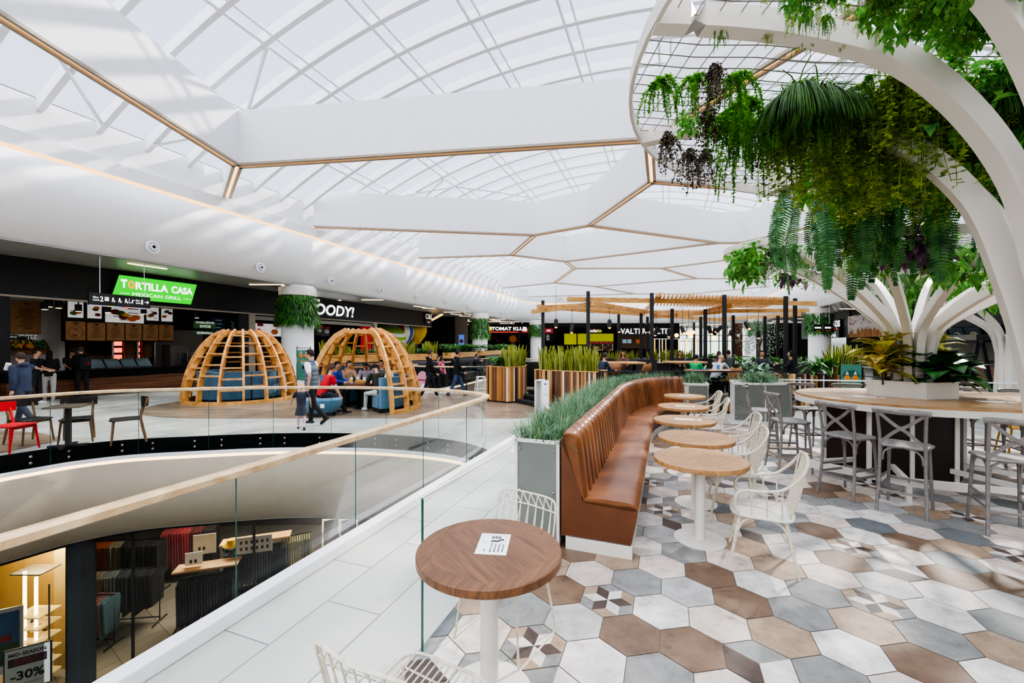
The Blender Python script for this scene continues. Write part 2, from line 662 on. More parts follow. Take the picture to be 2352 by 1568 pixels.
known = {}
for u, v, c in [(1517, 1408, 'w'), (1591, 1494, 'b'), (1655, 1430, 'p'), (1443, 1461, 'b'), (1575, 1354, 'l'), (1705, 1385, 'b'), (1351, 1318, 'p'), (1461, 1339, 'g'), (1520, 1301, 'p'), (1632, 1320, 'b'), (1733, 1343, 'w'), (1779, 1304, 't'), (1679, 1290, 'p'), (1569, 1278, 'g'), (1807, 1395, 'g'), (1791, 1460, 't'), (1697, 1512, 'c'), (1340, 1428, 'l'), (1365, 1519, 'w'), (1510, 1537, 'g'), (1316, 1355, 'b'), (1419, 1292, 't'), (1392, 1379, 's'), (1632, 1561, 'p'), (1335, 1273, 'b'),
                (1960.8, 1259.8, 's'), (2013.5, 1389, 's'), (2323, 1277, 's'), (2060.5, 1310, 'c'), (1976, 1234, 'w'), (2077, 1277, 'p'), (2093, 1247, 'b'), (2105, 1225, 'p'), (1941, 1291.5, 'b'), (1913, 1327, 'p'), (2039, 1348, 'l'), (2175, 1369, 'w'), (2164, 1421, 'w'), (2190, 1329, 'b'), (2199, 1294, 'd'), (2204, 1261, 't'), (1882, 1367, 'g'), (1859, 1411, 'g'), (1992, 1439, 't'), (2152, 1475, 'g'), (1964, 1500, 'w'), (2281, 1477, 't'), (2133, 1524, 'b'), (2293, 1540, 'w'), (1906, 1536, 'g'), (1835, 1482, 't'), (2316, 1392, 'l'), (2316, 1435, 'd'), (2316, 1341, 'r'), (1882, 1221, 'b'), (1859, 1247, 'l'), (1842, 1282, 'w'), (2211, 1235, 'd'),
                (1212, 1482, 's'), (1528, 1168, 's'), (1500, 1290, 'p'), (1075, 1440, 'p')]:
    x, y = G(u, v)
    w = Vector((x - HX0, y - HY0))
    e1, e2 = hd(30) * 3 ** .5, hd(90) * 3 ** .5
    D = e1.x * e2.y - e1.y * e2.x
    w /= HA
    known[(round((w.x * e2.y - w.y * e2.x) / D), round((e1.x * w.y - e1.y * w.x) / D))] = c
hb = MB()
hb.col = []
RH = random.Random(5)
for q in range(-60, 61):
    for rr in range(-60, 61):
        c = Vector((HX0, HY0)) + (hd(30) * q + hd(90) * rr) * 3 ** .5 * HA
        s, t = c.x * SN + c.y * CS, c.x * CS - c.y * SN
        if not (-1.6 < s < 10.7 and -1.6 < t < 9.5):
            continue
        k = known.get((q, rr)) or RH.choices('wpgldtbsc', (4, 3, 4, 3, 2, 4, 4, 1.1, .8))[0]
        V6 = [c + hd(60 * i) * HA * .985 for i in range(6)]
        tof = lambda p: p.x * CS - p.y * SN

        def face(ps, cl):
            q_ = []
            for i, p in enumerate(ps):          # cut at the straight edge of the tiled area
                n_ = ps[(i + 1) % len(ps)]
                a_, b_ = tof(p) + 1.4, tof(n_) + 1.4
                if a_ >= 0: q_.append(p)
                if a_ * b_ < 0: q_.append(p.lerp(n_, a_ / (a_ - b_)))
            ps = q_
            if len(ps) < 3: return
            jit = 1 + RH.uniform(-.07, .07)
            hb.add([(p.x, p.y, .006) for p in ps], [tuple(range(len(ps)))[::-1]])
            hb.col.append(tuple(min(1, x * jit) for x in lin(HC[cl])[:3]) + (1,))
        if k == 's':
            for i in range(6):
                a, bb = V6[i], V6[(i + 1) % 6]
                ma = (V6[i] + V6[i - 1]) / 2
                mb_ = (V6[i] + V6[(i + 1) % 6]) / 2
                half = lambda p: c + (p - c) * .5
                # inner rhombus to the half-way star, outer rhombus to the corner
                p1, p2 = half(V6[i]), half(V6[(i + 1) % 6])
                face([c, p1, mb_, p2], 'wk'[i % 2])
                face([p1, ma + (V6[i] - ma) * 0, V6[i], mb_], 'gt'[(i // 1) % 2])
        elif k == 'c':
            o3 = RH.choice((0, 1))
            for i, cl in zip((o3, o3 + 2, o3 + 4), 'wkg'):
                face([c, V6[i % 6], V6[(i + 1) % 6], V6[(i + 2) % 6]], cl)
        else:
            face(V6, k)
o = hb.build('floor', m_hex)
o['kind'] = 'structure'
poly = [ST(-1.8, -1.405), ST(10.9, -1.405), ST(10.9, 9.6), ST(-1.8, 9.6)]
flat('floor', poly, [], .003, m_grout)

# ================================================================ void edges, lower level
def void_edge(path, closed, zoff=0.):
    b = MB().strip(path, [(0, .0), (0, -.3)], closed)
    o = struct(b.build('trim_1', m_blackgloss))
    b = MB().strip(path, [(.0, -.3), (-.03, -.31), (-.03, -.37)], closed)
    struct(b.build('trim_2', m_white))
    b = MB().strip(path, [(-.03, -.37), (.0, -.385), (.0, -.415), (-.03, -.43)], closed)
    struct(b.build('trim_3', m_led2))
    b = MB().strip(path, [(-.03, -.43), (-.1, -.7), (-.1, -1.05), (.0, -1.4), (.2, -1.75), (.4, -1.92)], closed)
    struct(b.build('trim_4', m_lowb, smooth=True))


void_edge(VOID, False)
void_edge(VOID2, True)
# white curb on the nearer edge
b = MB().sweep([ST(s, -2.74, .05) for s in (-6, 0, 5.5, 8.2)], [(-.06, -.05), (.06, -.05), (.06, .05), (-.06, .05)])
struct(b.build('trim_5', m_white, bevel=.01))
offs = lambda path, d: [p + (path[min(i + 1, len(path) - 1)] - path[max(i - 1, 0)]).normalized().cross(Vector((0, 0, 1))) * d for i, p in enumerate(path)]
LOW = -5.0
flat('ceiling', [(-60, -12), (60, -12), (60, 75), (-60, 75)], [offs(VOID, .38), VOID2], -1.93, m_grayw)
flat('floor', [(-60, -12), (60, -12), (60, 75), (-60, 75)], [], LOW, m_lowfloor)

# ================================================================ bulkheads
def bez(a, b, c, n=8):
    a, b, c = Vector(a), Vector(b), Vector(c)
    return [a * (1 - t) ** 2 + b * 2 * t * (1 - t) + c * t * t for t in [i / n for i in range(n + 1)]]


XL, XR, YF = 2.36, 31.8, 54.8
bp = [ST(s, -16.8, 0) for s in (-12, 0, 12, 24, 36, 46)]
bp = [Vector(p) for p in bp] + bez(ST(48, -16.8, 0), (XL, YF, 0), (XL + 5, YF, 0)) + [Vector((15, YF, 0)), Vector((22, YF, 0))] + \
    bez((XR - 5, YF, 0), (XR, YF, 0), ST(57, 10.8, 0)) + [Vector(ST(s, 10.8, 0)) for s in (50, 40, 30, 20, 10, 0, -12)]
prof = [(0, 4.68), (.04, 4.82), (.3, 4.9), (.62, 5.25), (.82, 5.7), (.88, 6.15), (.8, 6.55), (.6, 6.88), (.36, 7.08)]
# sides of the hall as separate pieces of wall
cut1, cut2 = 6 + 9, len(bp) - 7
for nm, seg in (('wall_left', bp[:cut1]), ('wall_back', bp[cut1 - 1:cut2 + 1]), ('wall_right', bp[cut2:])):
    struct(MB().strip(seg, prof).build(nm, m_white, smooth=60))
    struct(MB().strip(seg, [(.36, 7.08), (.3, 7.1), (.3, 7.18), (.36, 7.2)]).build('trim_6', m_led))
    struct(MB().strip(seg, [(.36, 7.2), (.36, 7.64), (.1, 7.66), (.1, 8.8)]).build(nm + '_upper' if 0 else nm, m_white))
    struct(MB().strip(seg, [(.05, 4.66), (.0, 4.66), (-.12, 4.72)]).build('trim_7', m_lip))
b = MB().quad((-6, YF + .1, 8.6), (40, YF + .1, 8.6), (40, YF + .1, 15), (-6, YF + .1, 15))
struct(b.build('wall_back', m_white))
# slatted soffit outside the bulkheads
for q in ([ST(-12, -16.75), ST(54, -16.75), ST(60, -45), ST(-12, -45)], [(0, YF), (40, YF), (60, 75), (-20, 75)], [ST(-12, 10.75), ST(62, 10.75), ST(62, 45), ST(-12, 45)]):
    b = MB().quad(*[(p[0], p[1], 4.72) for p in q])
    struct(b.build('ceiling', m_slat))
for q in ([ST(-20, -16.7), ST(70, -16.7), ST(70, -48), ST(-20, -48)], [ST(-20, 10.7), ST(70, 10.7), ST(70, 48), ST(-20, 48)]):
    b = MB().quad(*[(p[0], p[1], 8.82) for p in q])
    struct(b.build('ceiling', m_white))

# ================================================================ glazed vault
AV = 3.4
vz = lambda t: CH + 10.2 - .0198 * (-t - AV) ** 2
ts = [-16.75 + i * (27.45) / 28 for i in range(29)]
b = MB()
for i in range(28):
    b.quad(ST(-22, ts[i], vz(ts[i]) + .3), ST(62, ts[i], vz(ts[i]) + .3), ST(62, ts[i + 1], vz(ts[i + 1]) + .3), ST(-22, ts[i + 1], vz(ts[i + 1]) + .3))
struct(b.build('window_1', m_sky, smooth=True))
k = 0
for i in range(-9, 46):
    s = 6.5 + 1.32 * (i - 4)
    b = MB().sweep([ST(s, t, vz(t) + .1) for t in ts], [(-.075, -.17), (.075, -.17), (.075, .17), (-.075, .17)])
    struct(b.build('trim_8', m_steel))
for t in (-14., -11.2, -8.4, -5.7, -3., -.2, 2.5, 5.2, 8.):
    for dt in (-.05, .32):
        b = MB().tube([ST(-12, t + dt, vz(t + dt) - .02), ST(60, t + dt, vz(t + dt) - .02)], .035 if dt > 0 else .05, 6)
        struct(b.build('trim_9', m_steel))
# wind braces
for s0, t0, s1, t1 in [(9.1, -16.4, 13, -11.2), (13, -11.2, 18.4, -8.4), (11.8, -16.4, 9.2, -11.2), (17, -16.4, 21, -11.2), (21, -11.2, 26, -8.4), (22, -16.4, 19.8, -11.2), (7.8, -16.4, 5.2, -14), (30, -16.4, 33, -11.2)]:
    b = MB().tube([ST(s0, t0, vz(t0) - .1), ST((s0 + s1) / 2, (t0 + t1) / 2, vz((t0 + t1) / 2) - .1), ST(s1, t1, vz(t1) - .1)], .06, 6)
    struct(b.build('trim_10', m_steel))

# ================================================================ deep ceiling fins with light lines
FZ = 7.7


def nd(u, v):
    d = F * (FZ - CH) / (HZ - v)
    return Vector(((u - 1176) * d / F, d, 0))


n1, n2, n3, n4, n5, n6, n7, n8, n9 = nd(545, 380), nd(1490, 320), nd(1497, 416), nd(1353, 517), nd(1228, 539), nd(1174, 585), nd(1299, 600), nd(1319, 616), nd(1650, 557)
n10, n11, n12, n13, n14, n15 = nd(1273, 649), nd(1520, 615.5), nd(1600, 639), nd(1368, 657.5), nd(1457, 674.5), nd(1588, 674.5)
na, n2r = nd(1704, 557), Vector((7.3, 4.7, 0))
W = lambda x, y: Vector((x, y, 0))
fins = [(n1, W(-9.3, -3)), (n1, nd(521, 452)), (n1, n2), (n2, n3), (n2, n2r), (n2r, W(6.3, -3)), (n2r, W(12.6, 6.4)), (n3, nd(2075, 462)), (n3, n4), (n4, n5), (n5, nd(722, 520)),
        (n4, n9), (n9, na), (na, nd(2040, 478)), (n5, n6), (n6, nd(962, 592)), (n6, n7), (n7, n9), (n7, n8), (n8, n10), (n10, nd(1153, 661)), (n8, n11), (n11, W(19.7, 24.4)),
        (n11, n12), (n12, nd(1775, 640)), (n12, n13), (n10, n13), (n13, n14), (n14, nd(1214, 681)), (n14, n15), (n15, nd(1768, 657)), (n15, W(23.6, 54.7)), (nd(1290, 685), W(6.2, 54.7))]
for i, (a, c) in enumerate(fins):
    b = MB().bar((a.x, a.y, FZ + .87), (c.x, c.y, FZ + .87), .24, 1.7, mi=0)
    b.m[-6:] = [0] * 6
    o = struct(b.build('trim_%d' % (11 + i), m_wall2))
    dr = (c - a).normalized()
    sd = dr.cross(Vector((0, 0, 1)))
    b = MB()
    for q in (-1, 1):
        p0, p1 = a + sd * q * .1, c + sd * q * .1
        b.bar((p0.x, p0.y, FZ - .02), (p1.x, p1.y, FZ - .02), .09, .07)
    b.build('bottom_lip', m_lip, o)
    b = MB().bar((a.x, a.y, FZ + .008), (c.x, c.y, FZ + .008), .11, .012)
    b.build('light_line', m_led, o)

# ================================================================ shells behind everything
b = MB().quad(ST(-15, -30, -6), ST(62, -30, -6), ST(62, -30, 9), ST(-15, -30, 9))
struct(b.build('wall_left', m_shop))
b = MB().quad(ST(-15, 24, -6), ST(66, 24, -6), ST(66, 24, 9), ST(-15, 24, 9))
struct(b.build('wall_right', m_shop))
b = MB().quad((-40, -9.2, -6), (40, -9.2, -6), (40, -9.2, 4.5), (-40, -9.2, 4.5))
struct(b.build('wall_front', m_white))
# ================================================================ bistro tables
m_paper = mat('white_card', '#f2f2f2', .6, var=.01)
m_ink = mat('printed_ink', '#2a2a2c', .7)
m_cream2 = mat('distressed_cream_metal', '#d3cab6', .45, var=.2, scale=38)
m_chip = mat('worn_brown_metal', '#5a4c3d', .5)


def table(loc, r, top, label):
    t = thing('bistro_table', label, 'table', loc, 0, 'round bistro tables')
    h = .775
    MB().lathe([(0, h - .045), (r - .006, h - .045), (r, h - .04), (r, h - .004), (r - .004, h), (0, h)], 64).build('tabletop', top, t, smooth=30)
    MB().lathe([(0, .02), (.048, .02), (.048, h - .06), (.1, h - .055), (.1, h - .046), (0, h - .046)], 24).build('pedestal', m_cream, t, smooth=30)
    MB().lathe([(0, 0), (.225, 0), (.23, .006), (.23, .014), (.2, .02), (.06, .024), (0, .024)], 48).build('base_disc', m_cream, t, smooth=30)
    return t


def segtop(name, dark, light, rot, n=6):            # round top veneered with a border of straight segments
    m, nt, out = nodes(name)
    b = N(nt, 'BsdfPrincipled')
    b.inputs['Roughness'].default_value = .36
    tc = N(nt, 'TexCoord')
    res = []
    for k, (rt, st) in enumerate(((rot, (2.2, 24, 8)), (rot + 1.1, (2.2, 24, 8)))):
        mp = N(nt, 'Mapping'); mp.inputs['Rotation'].default_value = (0, 0, rt)
        m2 = N(nt, 'Mapping'); m2.inputs['Scale'].default_value = st
        nt.links.new(tc.outputs['Object'], mp.inputs[0]); nt.links.new(mp.outputs[0], m2.inputs[0])
        nz = N(nt, 'TexNoise'); nz.inputs['Scale'].default_value = 1.7; nz.inputs['Detail'].default_value = 7; nz.inputs['Distortion'].default_value = .9
        nt.links.new(m2.outputs[0], nz.inputs['Vector'])
        r = ramp(nt, [(.3, dark), (.68, light)])
        nt.links.new(nz.outputs['Fac'], r.inputs['Fac'])
        res.append(r)
    sx = N(nt, 'SeparateXYZ'); nt.links.new(tc.outputs['Object'], sx.inputs[0])
    ang = N(nt, 'Math', operation='ARCTAN2'); nt.links.new(sx.outputs['Y'], ang.inputs[0]); nt.links.new(sx.outputs['X'], ang.inputs[1])
    # distance to the sides of a polygon: r*cos(mod(a, w) - w/2)
    w_ = 2 * PI / n
    md = N(nt, 'Math', operation='WRAP'); nt.links.new(ang.outputs[0], md.inputs[0]); md.inputs[1].default_value = w_ / 2; md.inputs[2].default_value = -w_ / 2
    co = N(nt, 'Math', operation='COSINE'); nt.links.new(md.outputs[0], co.inputs[0])
    ln = N(nt, 'VectorMath', operation='LENGTH')
    cb = N(nt, 'CombineXYZ'); nt.links.new(sx.outputs['X'], cb.inputs[0]); nt.links.new(sx.outputs['Y'], cb.inputs[1]); nt.links.new(cb.outputs[0], ln.inputs[0])
    mu = N(nt, 'Math', operation='MULTIPLY'); nt.links.new(co.outputs[0], mu.inputs[0]); nt.links.new(ln.outputs['Value'], mu.inputs[1])
    gt = N(nt, 'Math', operation='GREATER_THAN'); nt.links.new(mu.outputs[0], gt.inputs[0]); gt.inputs[1].default_value = .285
    mx = N(nt, 'MixRGB'); nt.links.new(gt.outputs[0], mx.inputs['Fac'])
    nt.links.new(res[0].outputs[0], mx.inputs['Color1']); nt.links.new(res[1].outputs[0], mx.inputs['Color2'])
    nt.links.new(mx.outputs[0], b.inputs['Base Color'])
    nt.links.new(b.outputs[0], out.inputs[0])
    return m


m_top1 = segtop('walnut_stained_oak', '#5c3f28', '#80593a', .95)
m_top2 = segtop('honey_oak', '#946b42', '#bd9262', -.5, 4)
T1 = (-.12, 2.21)
table(T1, .38, m_top1, 'dark-stained round table in the foreground beside the glass partition')
TB = [((1.78, 3.97), 'nearest of the honey oak round tables along the tan leather bench'),
      ((2.14, 4.88), 'second honey oak round table along the leather bench'),
      ((2.47, 6.01), 'middle honey oak round table along the bench, a folded card on it'),
      ((2.99, 7.33), 'fourth honey oak round table along the bench, a white card on it'),
      ((3.64, 8.84), 'farthest honey oak round table, before the curved end of the bench')]
for p, l in TB:
    table(p, .415, m_top2, l)


def card(loc, w, h, rz, label, detail=False):
    o = MB().box((0, 0, .0006), (w, h, .0012)).build('notice_card', m_paper, None, loc=loc, rz=rz)
    tag(o, label, 'card', 'printed notice cards on tables')
    if detail:
        b = MB()
        z = .0016
        L = lambda x0, y0, x1, y1: b.box(((x0 + x1) / 2, (y0 + y1) / 2, z), (abs(x1 - x0), abs(y1 - y0), .0006))
        # pictogram: a bowed head over a phone, with a barcode-like row of bars
        for i in range(6):
            L(-.016 + i * .009, .062, -.016 + i * .009 + (.004 if i % 2 else .006), .088)
        L(-.02, .058, .04, .061)
        b.lathe([(0, 0), (.008, 0), (.008, .0008), (0, .0008)], 14, (.045, .048, z - .0004))
        b.prism([(-.018, .036), (.02, .036), (.034, .052), (.04, .042), (.024, .022), (-.018, .022)], z - .0003, z + .0004)
        fr = [(-.062, .012), (.062, .012), (.062, .098), (-.062, .098)]
        for i in range(4):
            a, c = fr[i], fr[(i + 1) % 4]
            L(min(a[0], c[0]) - .0006, min(a[1], c[1]) - .0006, max(a[0], c[0]) + .0006, max(a[1], c[1]) + .0006)
        b.build('pictogram', m_ink, o)
        M = Matrix.Translation((0, 0, .0016)) @ Matrix.Rotation(-PI / 2, 4, 'Z')
        for i, (tx, sz) in enumerate((('DRAGI GOSTI, MOLIMO', .0125), ('VAS DA NAKON OBROKA', .0125), ('ODLOZITE POSLUZAVNIK', .0125), ('NA KOLICA ZA ODLAGANJE.', .0125), ('HVALA!', .0115))):
            M = Matrix.Translation((.056 - i * .021 - (.012 if i == 4 else 0), -.045 if i < 4 else -.078, .0014)) @ Matrix.Rotation(-PI / 2, 4, 'Z')
            text(tx, sz, M, m_ink, o, .0006, .0002, sx=.62)
    else:
        MB().box((.3 * w, 0, .0015), (.14 * w, .4 * h, .0006)).build('printed_mark', m_ink, o)
    return o


card((-.1, 2.26, .7752), .165, .235, math.radians(-6), 'white printed card on the dark-stained round table in the foreground', True)
card((2.53, 6.02, .7752), .36, .13, math.radians(-14), 'white card on the middle honey oak round table along the bench')
card((3.02, 7.32, .7752), .32, .12, math.radians(-16), 'white card on the fourth honey oak round table along the bench')
card((3.7, 8.86, .7752), .32, .12, math.radians(-5), 'white card on the farthest honey oak round table along the bench')

# ================================================================ wire chairs
def wire_chair(loc, hdg, label):
    t = thing('wire_chair', label, 'chair', loc, head(hdg), 'cream wire chairs')
    zf, zb, zt, w = .455, .43, .82, .215
    rim = crom([(-w, -.18, zb), (-w - .01, .05, zf - .01), (-w + .02, .23, zf), (0, .255, zf - .005), (w - .02, .23, zf), (w + .01, .05, zf - .01), (w, -.18, zb)], 5)
    b = MB().tube(rim, .0065, 6).tube([(-w, -.18, zb), (w, -.18, zb)], .006, 6)
    for i in range(13):
        x = -w + .025 + i * (2 * w - .05) / 12
        b.tube([(x, -.18, zb), (x, .04, zf - .022), (x, .24 - .35 * abs(x / w) ** 3 * .1, zf - .003)], .004, 5)
    for y in (-.07, .07, .17):
        b.tube([(-w, y, zf - .018), (0, y, zf - .026), (w, y, zf - .018)], .0045, 5)
    b.build('seat', m_cream2, t, smooth=True)
    # back: a loop leaning backwards, zig-zag wires in it
    bk = lambda x, q: (x * (1 + .12 * (1 - q)) if 1 else x, -.18 - .11 * q - .03 * (x / w) ** 2 * -1, zb + (zt - zb) * q)
    loop = crom([bk(-w * .98, 0), bk(-w * 1.02, .5), bk(-w * 1.02, .9), bk(-w * .8, 1.0), bk(0, 1.0), bk(w * .8, 1.0), bk(w * 1.02, .9), bk(w * 1.02, .5), bk(w * .98, 0)], 6)
    b = MB().tube(loop, .0065, 6)
    b.tube([bk(-w, .82), bk(0, .82), bk(w, .82)], .005, 5)
    for i in range(7):
        x = -w * .86 + i * w * 1.72 / 6
        b.tube([bk(x, 1.0), bk(x, .82)], .004, 5)
        if i < 6:
            x2 = -w * .86 + (i + 1) * w * 1.72 / 6
            b.tube([bk(x2, 1.0), bk(x, .82)], .004, 5)
        b.tube([bk(x, .82), bk(x * .98 + .012, 0.0)], .004, 5)
        b.tube([bk(x, .82), bk(x * .9 - .02, 0.0)], .004, 5)
    b.build('backrest', m_cream2, t, smooth=True)
    for sx in (-1, 1):
        b = MB().tube(crom([(sx * (w - .02), -.15, zb - .005), (sx * (w + .025), -.21, .04), (sx * (w + .028), -.2, .009), (sx * (w + .028), .2, .009), (sx * (w + .025), .21, .04), (sx * (w - .02), .17, zf - .012)], 6), .0075, 6)
        b.build('leg', m_cream2, t, smooth=True)
    return t


wire_chair((-.04, 2.67, 0), -145, 'cream wire chair behind the dark-stained foreground table, in front of the steel planter')
wire_chair((-.38, 1.6, 0), 27, 'cream wire chair at the bottom edge, nearest the camera')

# ================================================================ spindle armchairs
def arm_chair(loc, hdg, label):
    t = thing('spindle_armchair', label, 'chair', loc, head(hdg), 'distressed cream spindle armchairs')
    hs = .45
    outl = crom([(-.2, -.2, 0), (-.235, 0, 0), (-.22, .17, 0), (-.12, .235, 0), (.12, .235, 0), (.22, .17, 0), (.235, 0, 0), (.2, -.2, 0), (0, -.235, 0)], 4, True)
    MB().prism([(p.x, p.y) for p in outl], hs - .022, hs).build('seat', m_cream, t, bevel=.006)
    hoop = crom([(-.215, .17, hs - .01), (-.232, .2, .56), (-.238, .15, .645), (-.25, .0, .665), (-.262, -.13, .70), (-.262, -.24, .80), (-.215, -.3, .9), (-.1, -.315, .935), (0, -.318, .94),
                 (.1, -.315, .935), (.215, -.3, .9), (.262, -.24, .80), (.262, -.13, .70), (.25, 0, .665), (.238, .15, .645), (.232, .2, .56), (.215, .17, hs - .01)], 6)
    MB().tube(hoop, .0125, 8).build('arm_hoop', m_cream2, t, smooth=True)
    for sx in (-1, 1):
        for y in (.08, -.03, -.13):
            top = min(hoop, key=lambda p: abs(p.y - y + .03 * 0) + (0 if p.x * sx > 0 else 9) + (0 if p.z > .6 else 9))
            MB().tube([(sx * .215, y, hs - .01), (top.x, top.y, top.z)], .0075, 6).build('spindle', m_cream2, t, smooth=True)
    for i in range(7):
        x = (-1 + i / 3) * .2
        top = min((p for p in hoop if p.y < -.2), key=lambda p: abs(p.x - x * 1.12))
        MB().tube([(x * .85, -.205 + .02 * abs(i - 3) / 3, hs - .01), (x, -.25, .65), (top.x, top.y, top.z)], .0075, 6).build('spindle', m_cream2, t, smooth=True)
    for sx in (-1, 1):
        for sy in (-1, 1):
            b = MB().tube([(sx * .17, sy * .16, hs - .02), (sx * .2, sy * .2, .22), (sx * .232, sy * .245, 0)], [.015, .014, .011], 8)
            b.build('leg', m_cream2, t, smooth=True)
        MB().tube(crom([(sx * .205, -.18, .3), (sx * .19, -.13, .39), (sx * .185, 0, .425), (sx * .19, .13, .39), (sx * .205, .18, .3)], 5), .009, 6).build('brace', m_cream2, t, smooth=True)
    for sy in (-1, 1):
        MB().tube(crom([(-.19, sy * .195, .3), (-.13, sy * .18, .39), (0, sy * .175, .425), (.13, sy * .18, .39), (.19, sy * .195, .3)], 5), .009, 6).build('brace', m_cream2, t, smooth=True)
    return t


ac = None
for s, tt, h, l in [(4.11, .76, -62, 'nearest cream spindle armchair, at the first honey oak table'), (5.3, .70, -70, 'second cream spindle armchair, tucked behind the second round table'),
                    (6.33, .82, -74, 'third cream spindle armchair, at the middle round table'), (7.95, .66, -70, 'fourth cream spindle armchair, at the fourth round table'),
                    (9.05, .66, -76, 'farthest cream spindle armchair, at the last round table')]:
    if ac is None:
        ac = arm_chair(ST(s, tt), h, l)
    else:
        dup(ac, ST(s, tt), head(h), l)

# ================================================================ leather bench
m, nt, out = nodes('tan_leather')
b = N(nt, 'BsdfPrincipled')
b.inputs['Roughness'].default_value = .32
b.inputs['Coat Weight'].default_value = .15
tc = N(nt, 'TexCoord')
n1_ = N(nt, 'TexNoise'); n1_.inputs['Scale'].default_value = 1.5; n1_.inputs['Detail'].default_value = 5
mp = N(nt, 'Mapping'); mp.inputs['Rotation'].default_value = (0, 0, PHI); mp.inputs['Scale'].default_value = (1.2, 2.2, 1.5)
nt.links.new(tc.outputs['Object'], mp.inputs[0]); nt.links.new(mp.outputs[0], n1_.inputs['Vector'])
r = ramp(nt, [(.25, '#5c3720'), (.5, '#81502e'), (.75, '#9b6841')])
nt.links.new(n1_.outputs['Fac'], r.inputs['Fac']); nt.links.new(r.outputs[0], b.inputs['Base Color'])
bp_ = N(nt, 'Bump'); bp_.inputs['Strength'].default_value = .28; bp_.inputs['Distance'].default_value = .02
nt.links.new(n1_.outputs['Fac'], bp_.inputs['Height']); nt.links.new(bp_.outputs[0], b.inputs['Normal'])
nt.links.new(b.outputs[0], out.inputs[0])
m_leather = m
m_leather2 = mat('tan_leather_side', '#6a4026', .42, var=.12, scale=4, bump=.1)

bench_path = [Vector(ST(s, -.9, 0)) for s in (3.72, 4.5, 5.5, 6.5, 7.5, 8.3)] + [Vector(ST(s, t, 0)) for s, t in ((8.95, -.84), (9.5, -.73), (10.2, -.53), (10.72, -.22), (11.1, .3))]
bench_path = crom(bench_path, 16)
# resample by arc length
def resample(path, step):
    out_, acc = [path[0]], 0
    for a, c in zip(path, path[1:]):
        L = (c - a).length
        while acc + L >= step:
            q = (step - acc) / L
            a = a + (c - a) * q
            L = (c - a).length
            out_.append(a)
            acc = 0
        acc += L
    return out_


bpth = resample(bench_path, .0275)
bench = thing('banquette_bench', 'long tan leather bench with channelled back and white plinth', 'bench')
MB().sweep(bpth[::4], [(.04, 0), (.62, 0), (.62, .13), (.04, .13)]).build('plinth', m_cream, bench)
body = [(.0, .12), (.0, .98), (.02, 1.03), (.06, 1.05), (.12, 1.03), (.135, .98), (.19, .46), (.6, .46), (.655, .445), (.668, .41), (.655, .33), (.61, .12)]
b = MB().sweep(bpth[::4], [(x, z * 1 - (.0)) for x, z in body])
b.build('carcass', m_leather2, bench, smooth=35)
# channels of the back: bulging ribs
CHN = .1925
per = int(CHN / .0275)
n_ch = len(bpth) // per
for seg0 in range(0, n_ch, 1):
    pass
b = MB()
secs = [(.14, .985), (.205, .47)]
rows = [(.0, .985), (.02, 1.045), (.065, 1.072), (.12, 1.055), (.15, 1.0), (.17, .86), (.19, .7), (.208, .55), (.22, .47), (.225, .45)]
k = len(rows)
pts = bpth
vs, fs = [], []
for i, p in enumerate(pts):
    t_ = (pts[min(len(pts) - 1, i + 1)] - pts[max(0, i - 1)]).normalized()
    sd = t_.cross(Vector((0, 0, 1)))
    ph = (i % per) / per
    bulge = .034 * abs(math.sin(PI * ph)) ** .6
    for j, (x, z) in enumerate(rows):
        if j < 3:
            vs.append(p + sd * (x + .0) + Vector((0, 0, z - .02 + bulge)))
        else:
            vs.append(p + sd * (x - .015 + bulge) + Vector((0, 0, z - (.01 if j == 3 else 0))))
for i in range(len(pts) - 1):
    for j in range(k - 1):
        fs.append((i * k + j, i * k + j + 1, (i + 1) * k + j + 1, (i + 1) * k + j))
fs.append(tuple(range(k)))
b.add(vs, fs)
b.build('channelled_backrest', m_leather, bench, smooth=60)
cuts = [0]
tot = len(bpth)
for c in (36, 76, 116, 156, 196, 236, tot - 1):
    if c < tot and c > cuts[-1] + 12:
        cuts.append(c)
cuts[-1] = tot - 1
for a, c in zip(cuts, cuts[1:]):
    seg = bpth[a:c + 1:3]
    if seg[-1] != bpth[c]: seg.append(bpth[c])
    sec = [(.2, .44), (.2, .478), (.4, .494), (.58, .488), (.645, .47), (.672, .44), (.668, .42), (.6, .42)]
    q = MB().sweep(seg, sec)
    n_ = len(sec)
    q.build('seat_cushion', m_leather, bench, smooth=50)

# ================================================================ planter behind the bench
m_panel = mat('gray_glass_panel', '#757872', .08, var=.06, scale=3, spec=.6)
grassA = leaf('blue_green_grass', '#2f5a3c', '#8fb090', .5, .2, 9)
grassB = leaf('olive_grass', '#4d6a35', '#7d9a5d', .5, .2, 9)
pl_path = resample([p for p in bench_path], .12)
pl = thing('trough_planter', 'long white trough planter with gray glass cladding running behind the leather bench', 'planter')
pts = [p for p in pl_path]
MB().sweep(pts, [(-.43, 0), (-.03, 0), (-.03, .9), (-.43, .9)]).build('box', m_cream, pl)
MB().strip(pts, [(-.43, .9), (-.43, .965), (-.39, .965), (-.39, .92)]).strip(pts, [(-.03, .9), (-.03, .965), (-.06, .965), (-.06, .92)]).build('rim', m_cream, pl)
a0 = Vector(ST(3.72, -1.33, 0)); a1 = Vector(ST(3.72, -.93, 0))
d0 = Vector((-SN, -CS, 0)) * .012
for z0, z1, nm in ((.06, .94, 'glass_panel'),):
    b = MB().quad(a0 + d0 + Vector((.018, 0, z0)), a1 + d0 + Vector((-.012, 0, z0)), a1 + d0 + Vector((-.012, 0, z1)), a0 + d0 + Vector((.018, 0, z1)))
    b.build(nm, m_panel, pl)
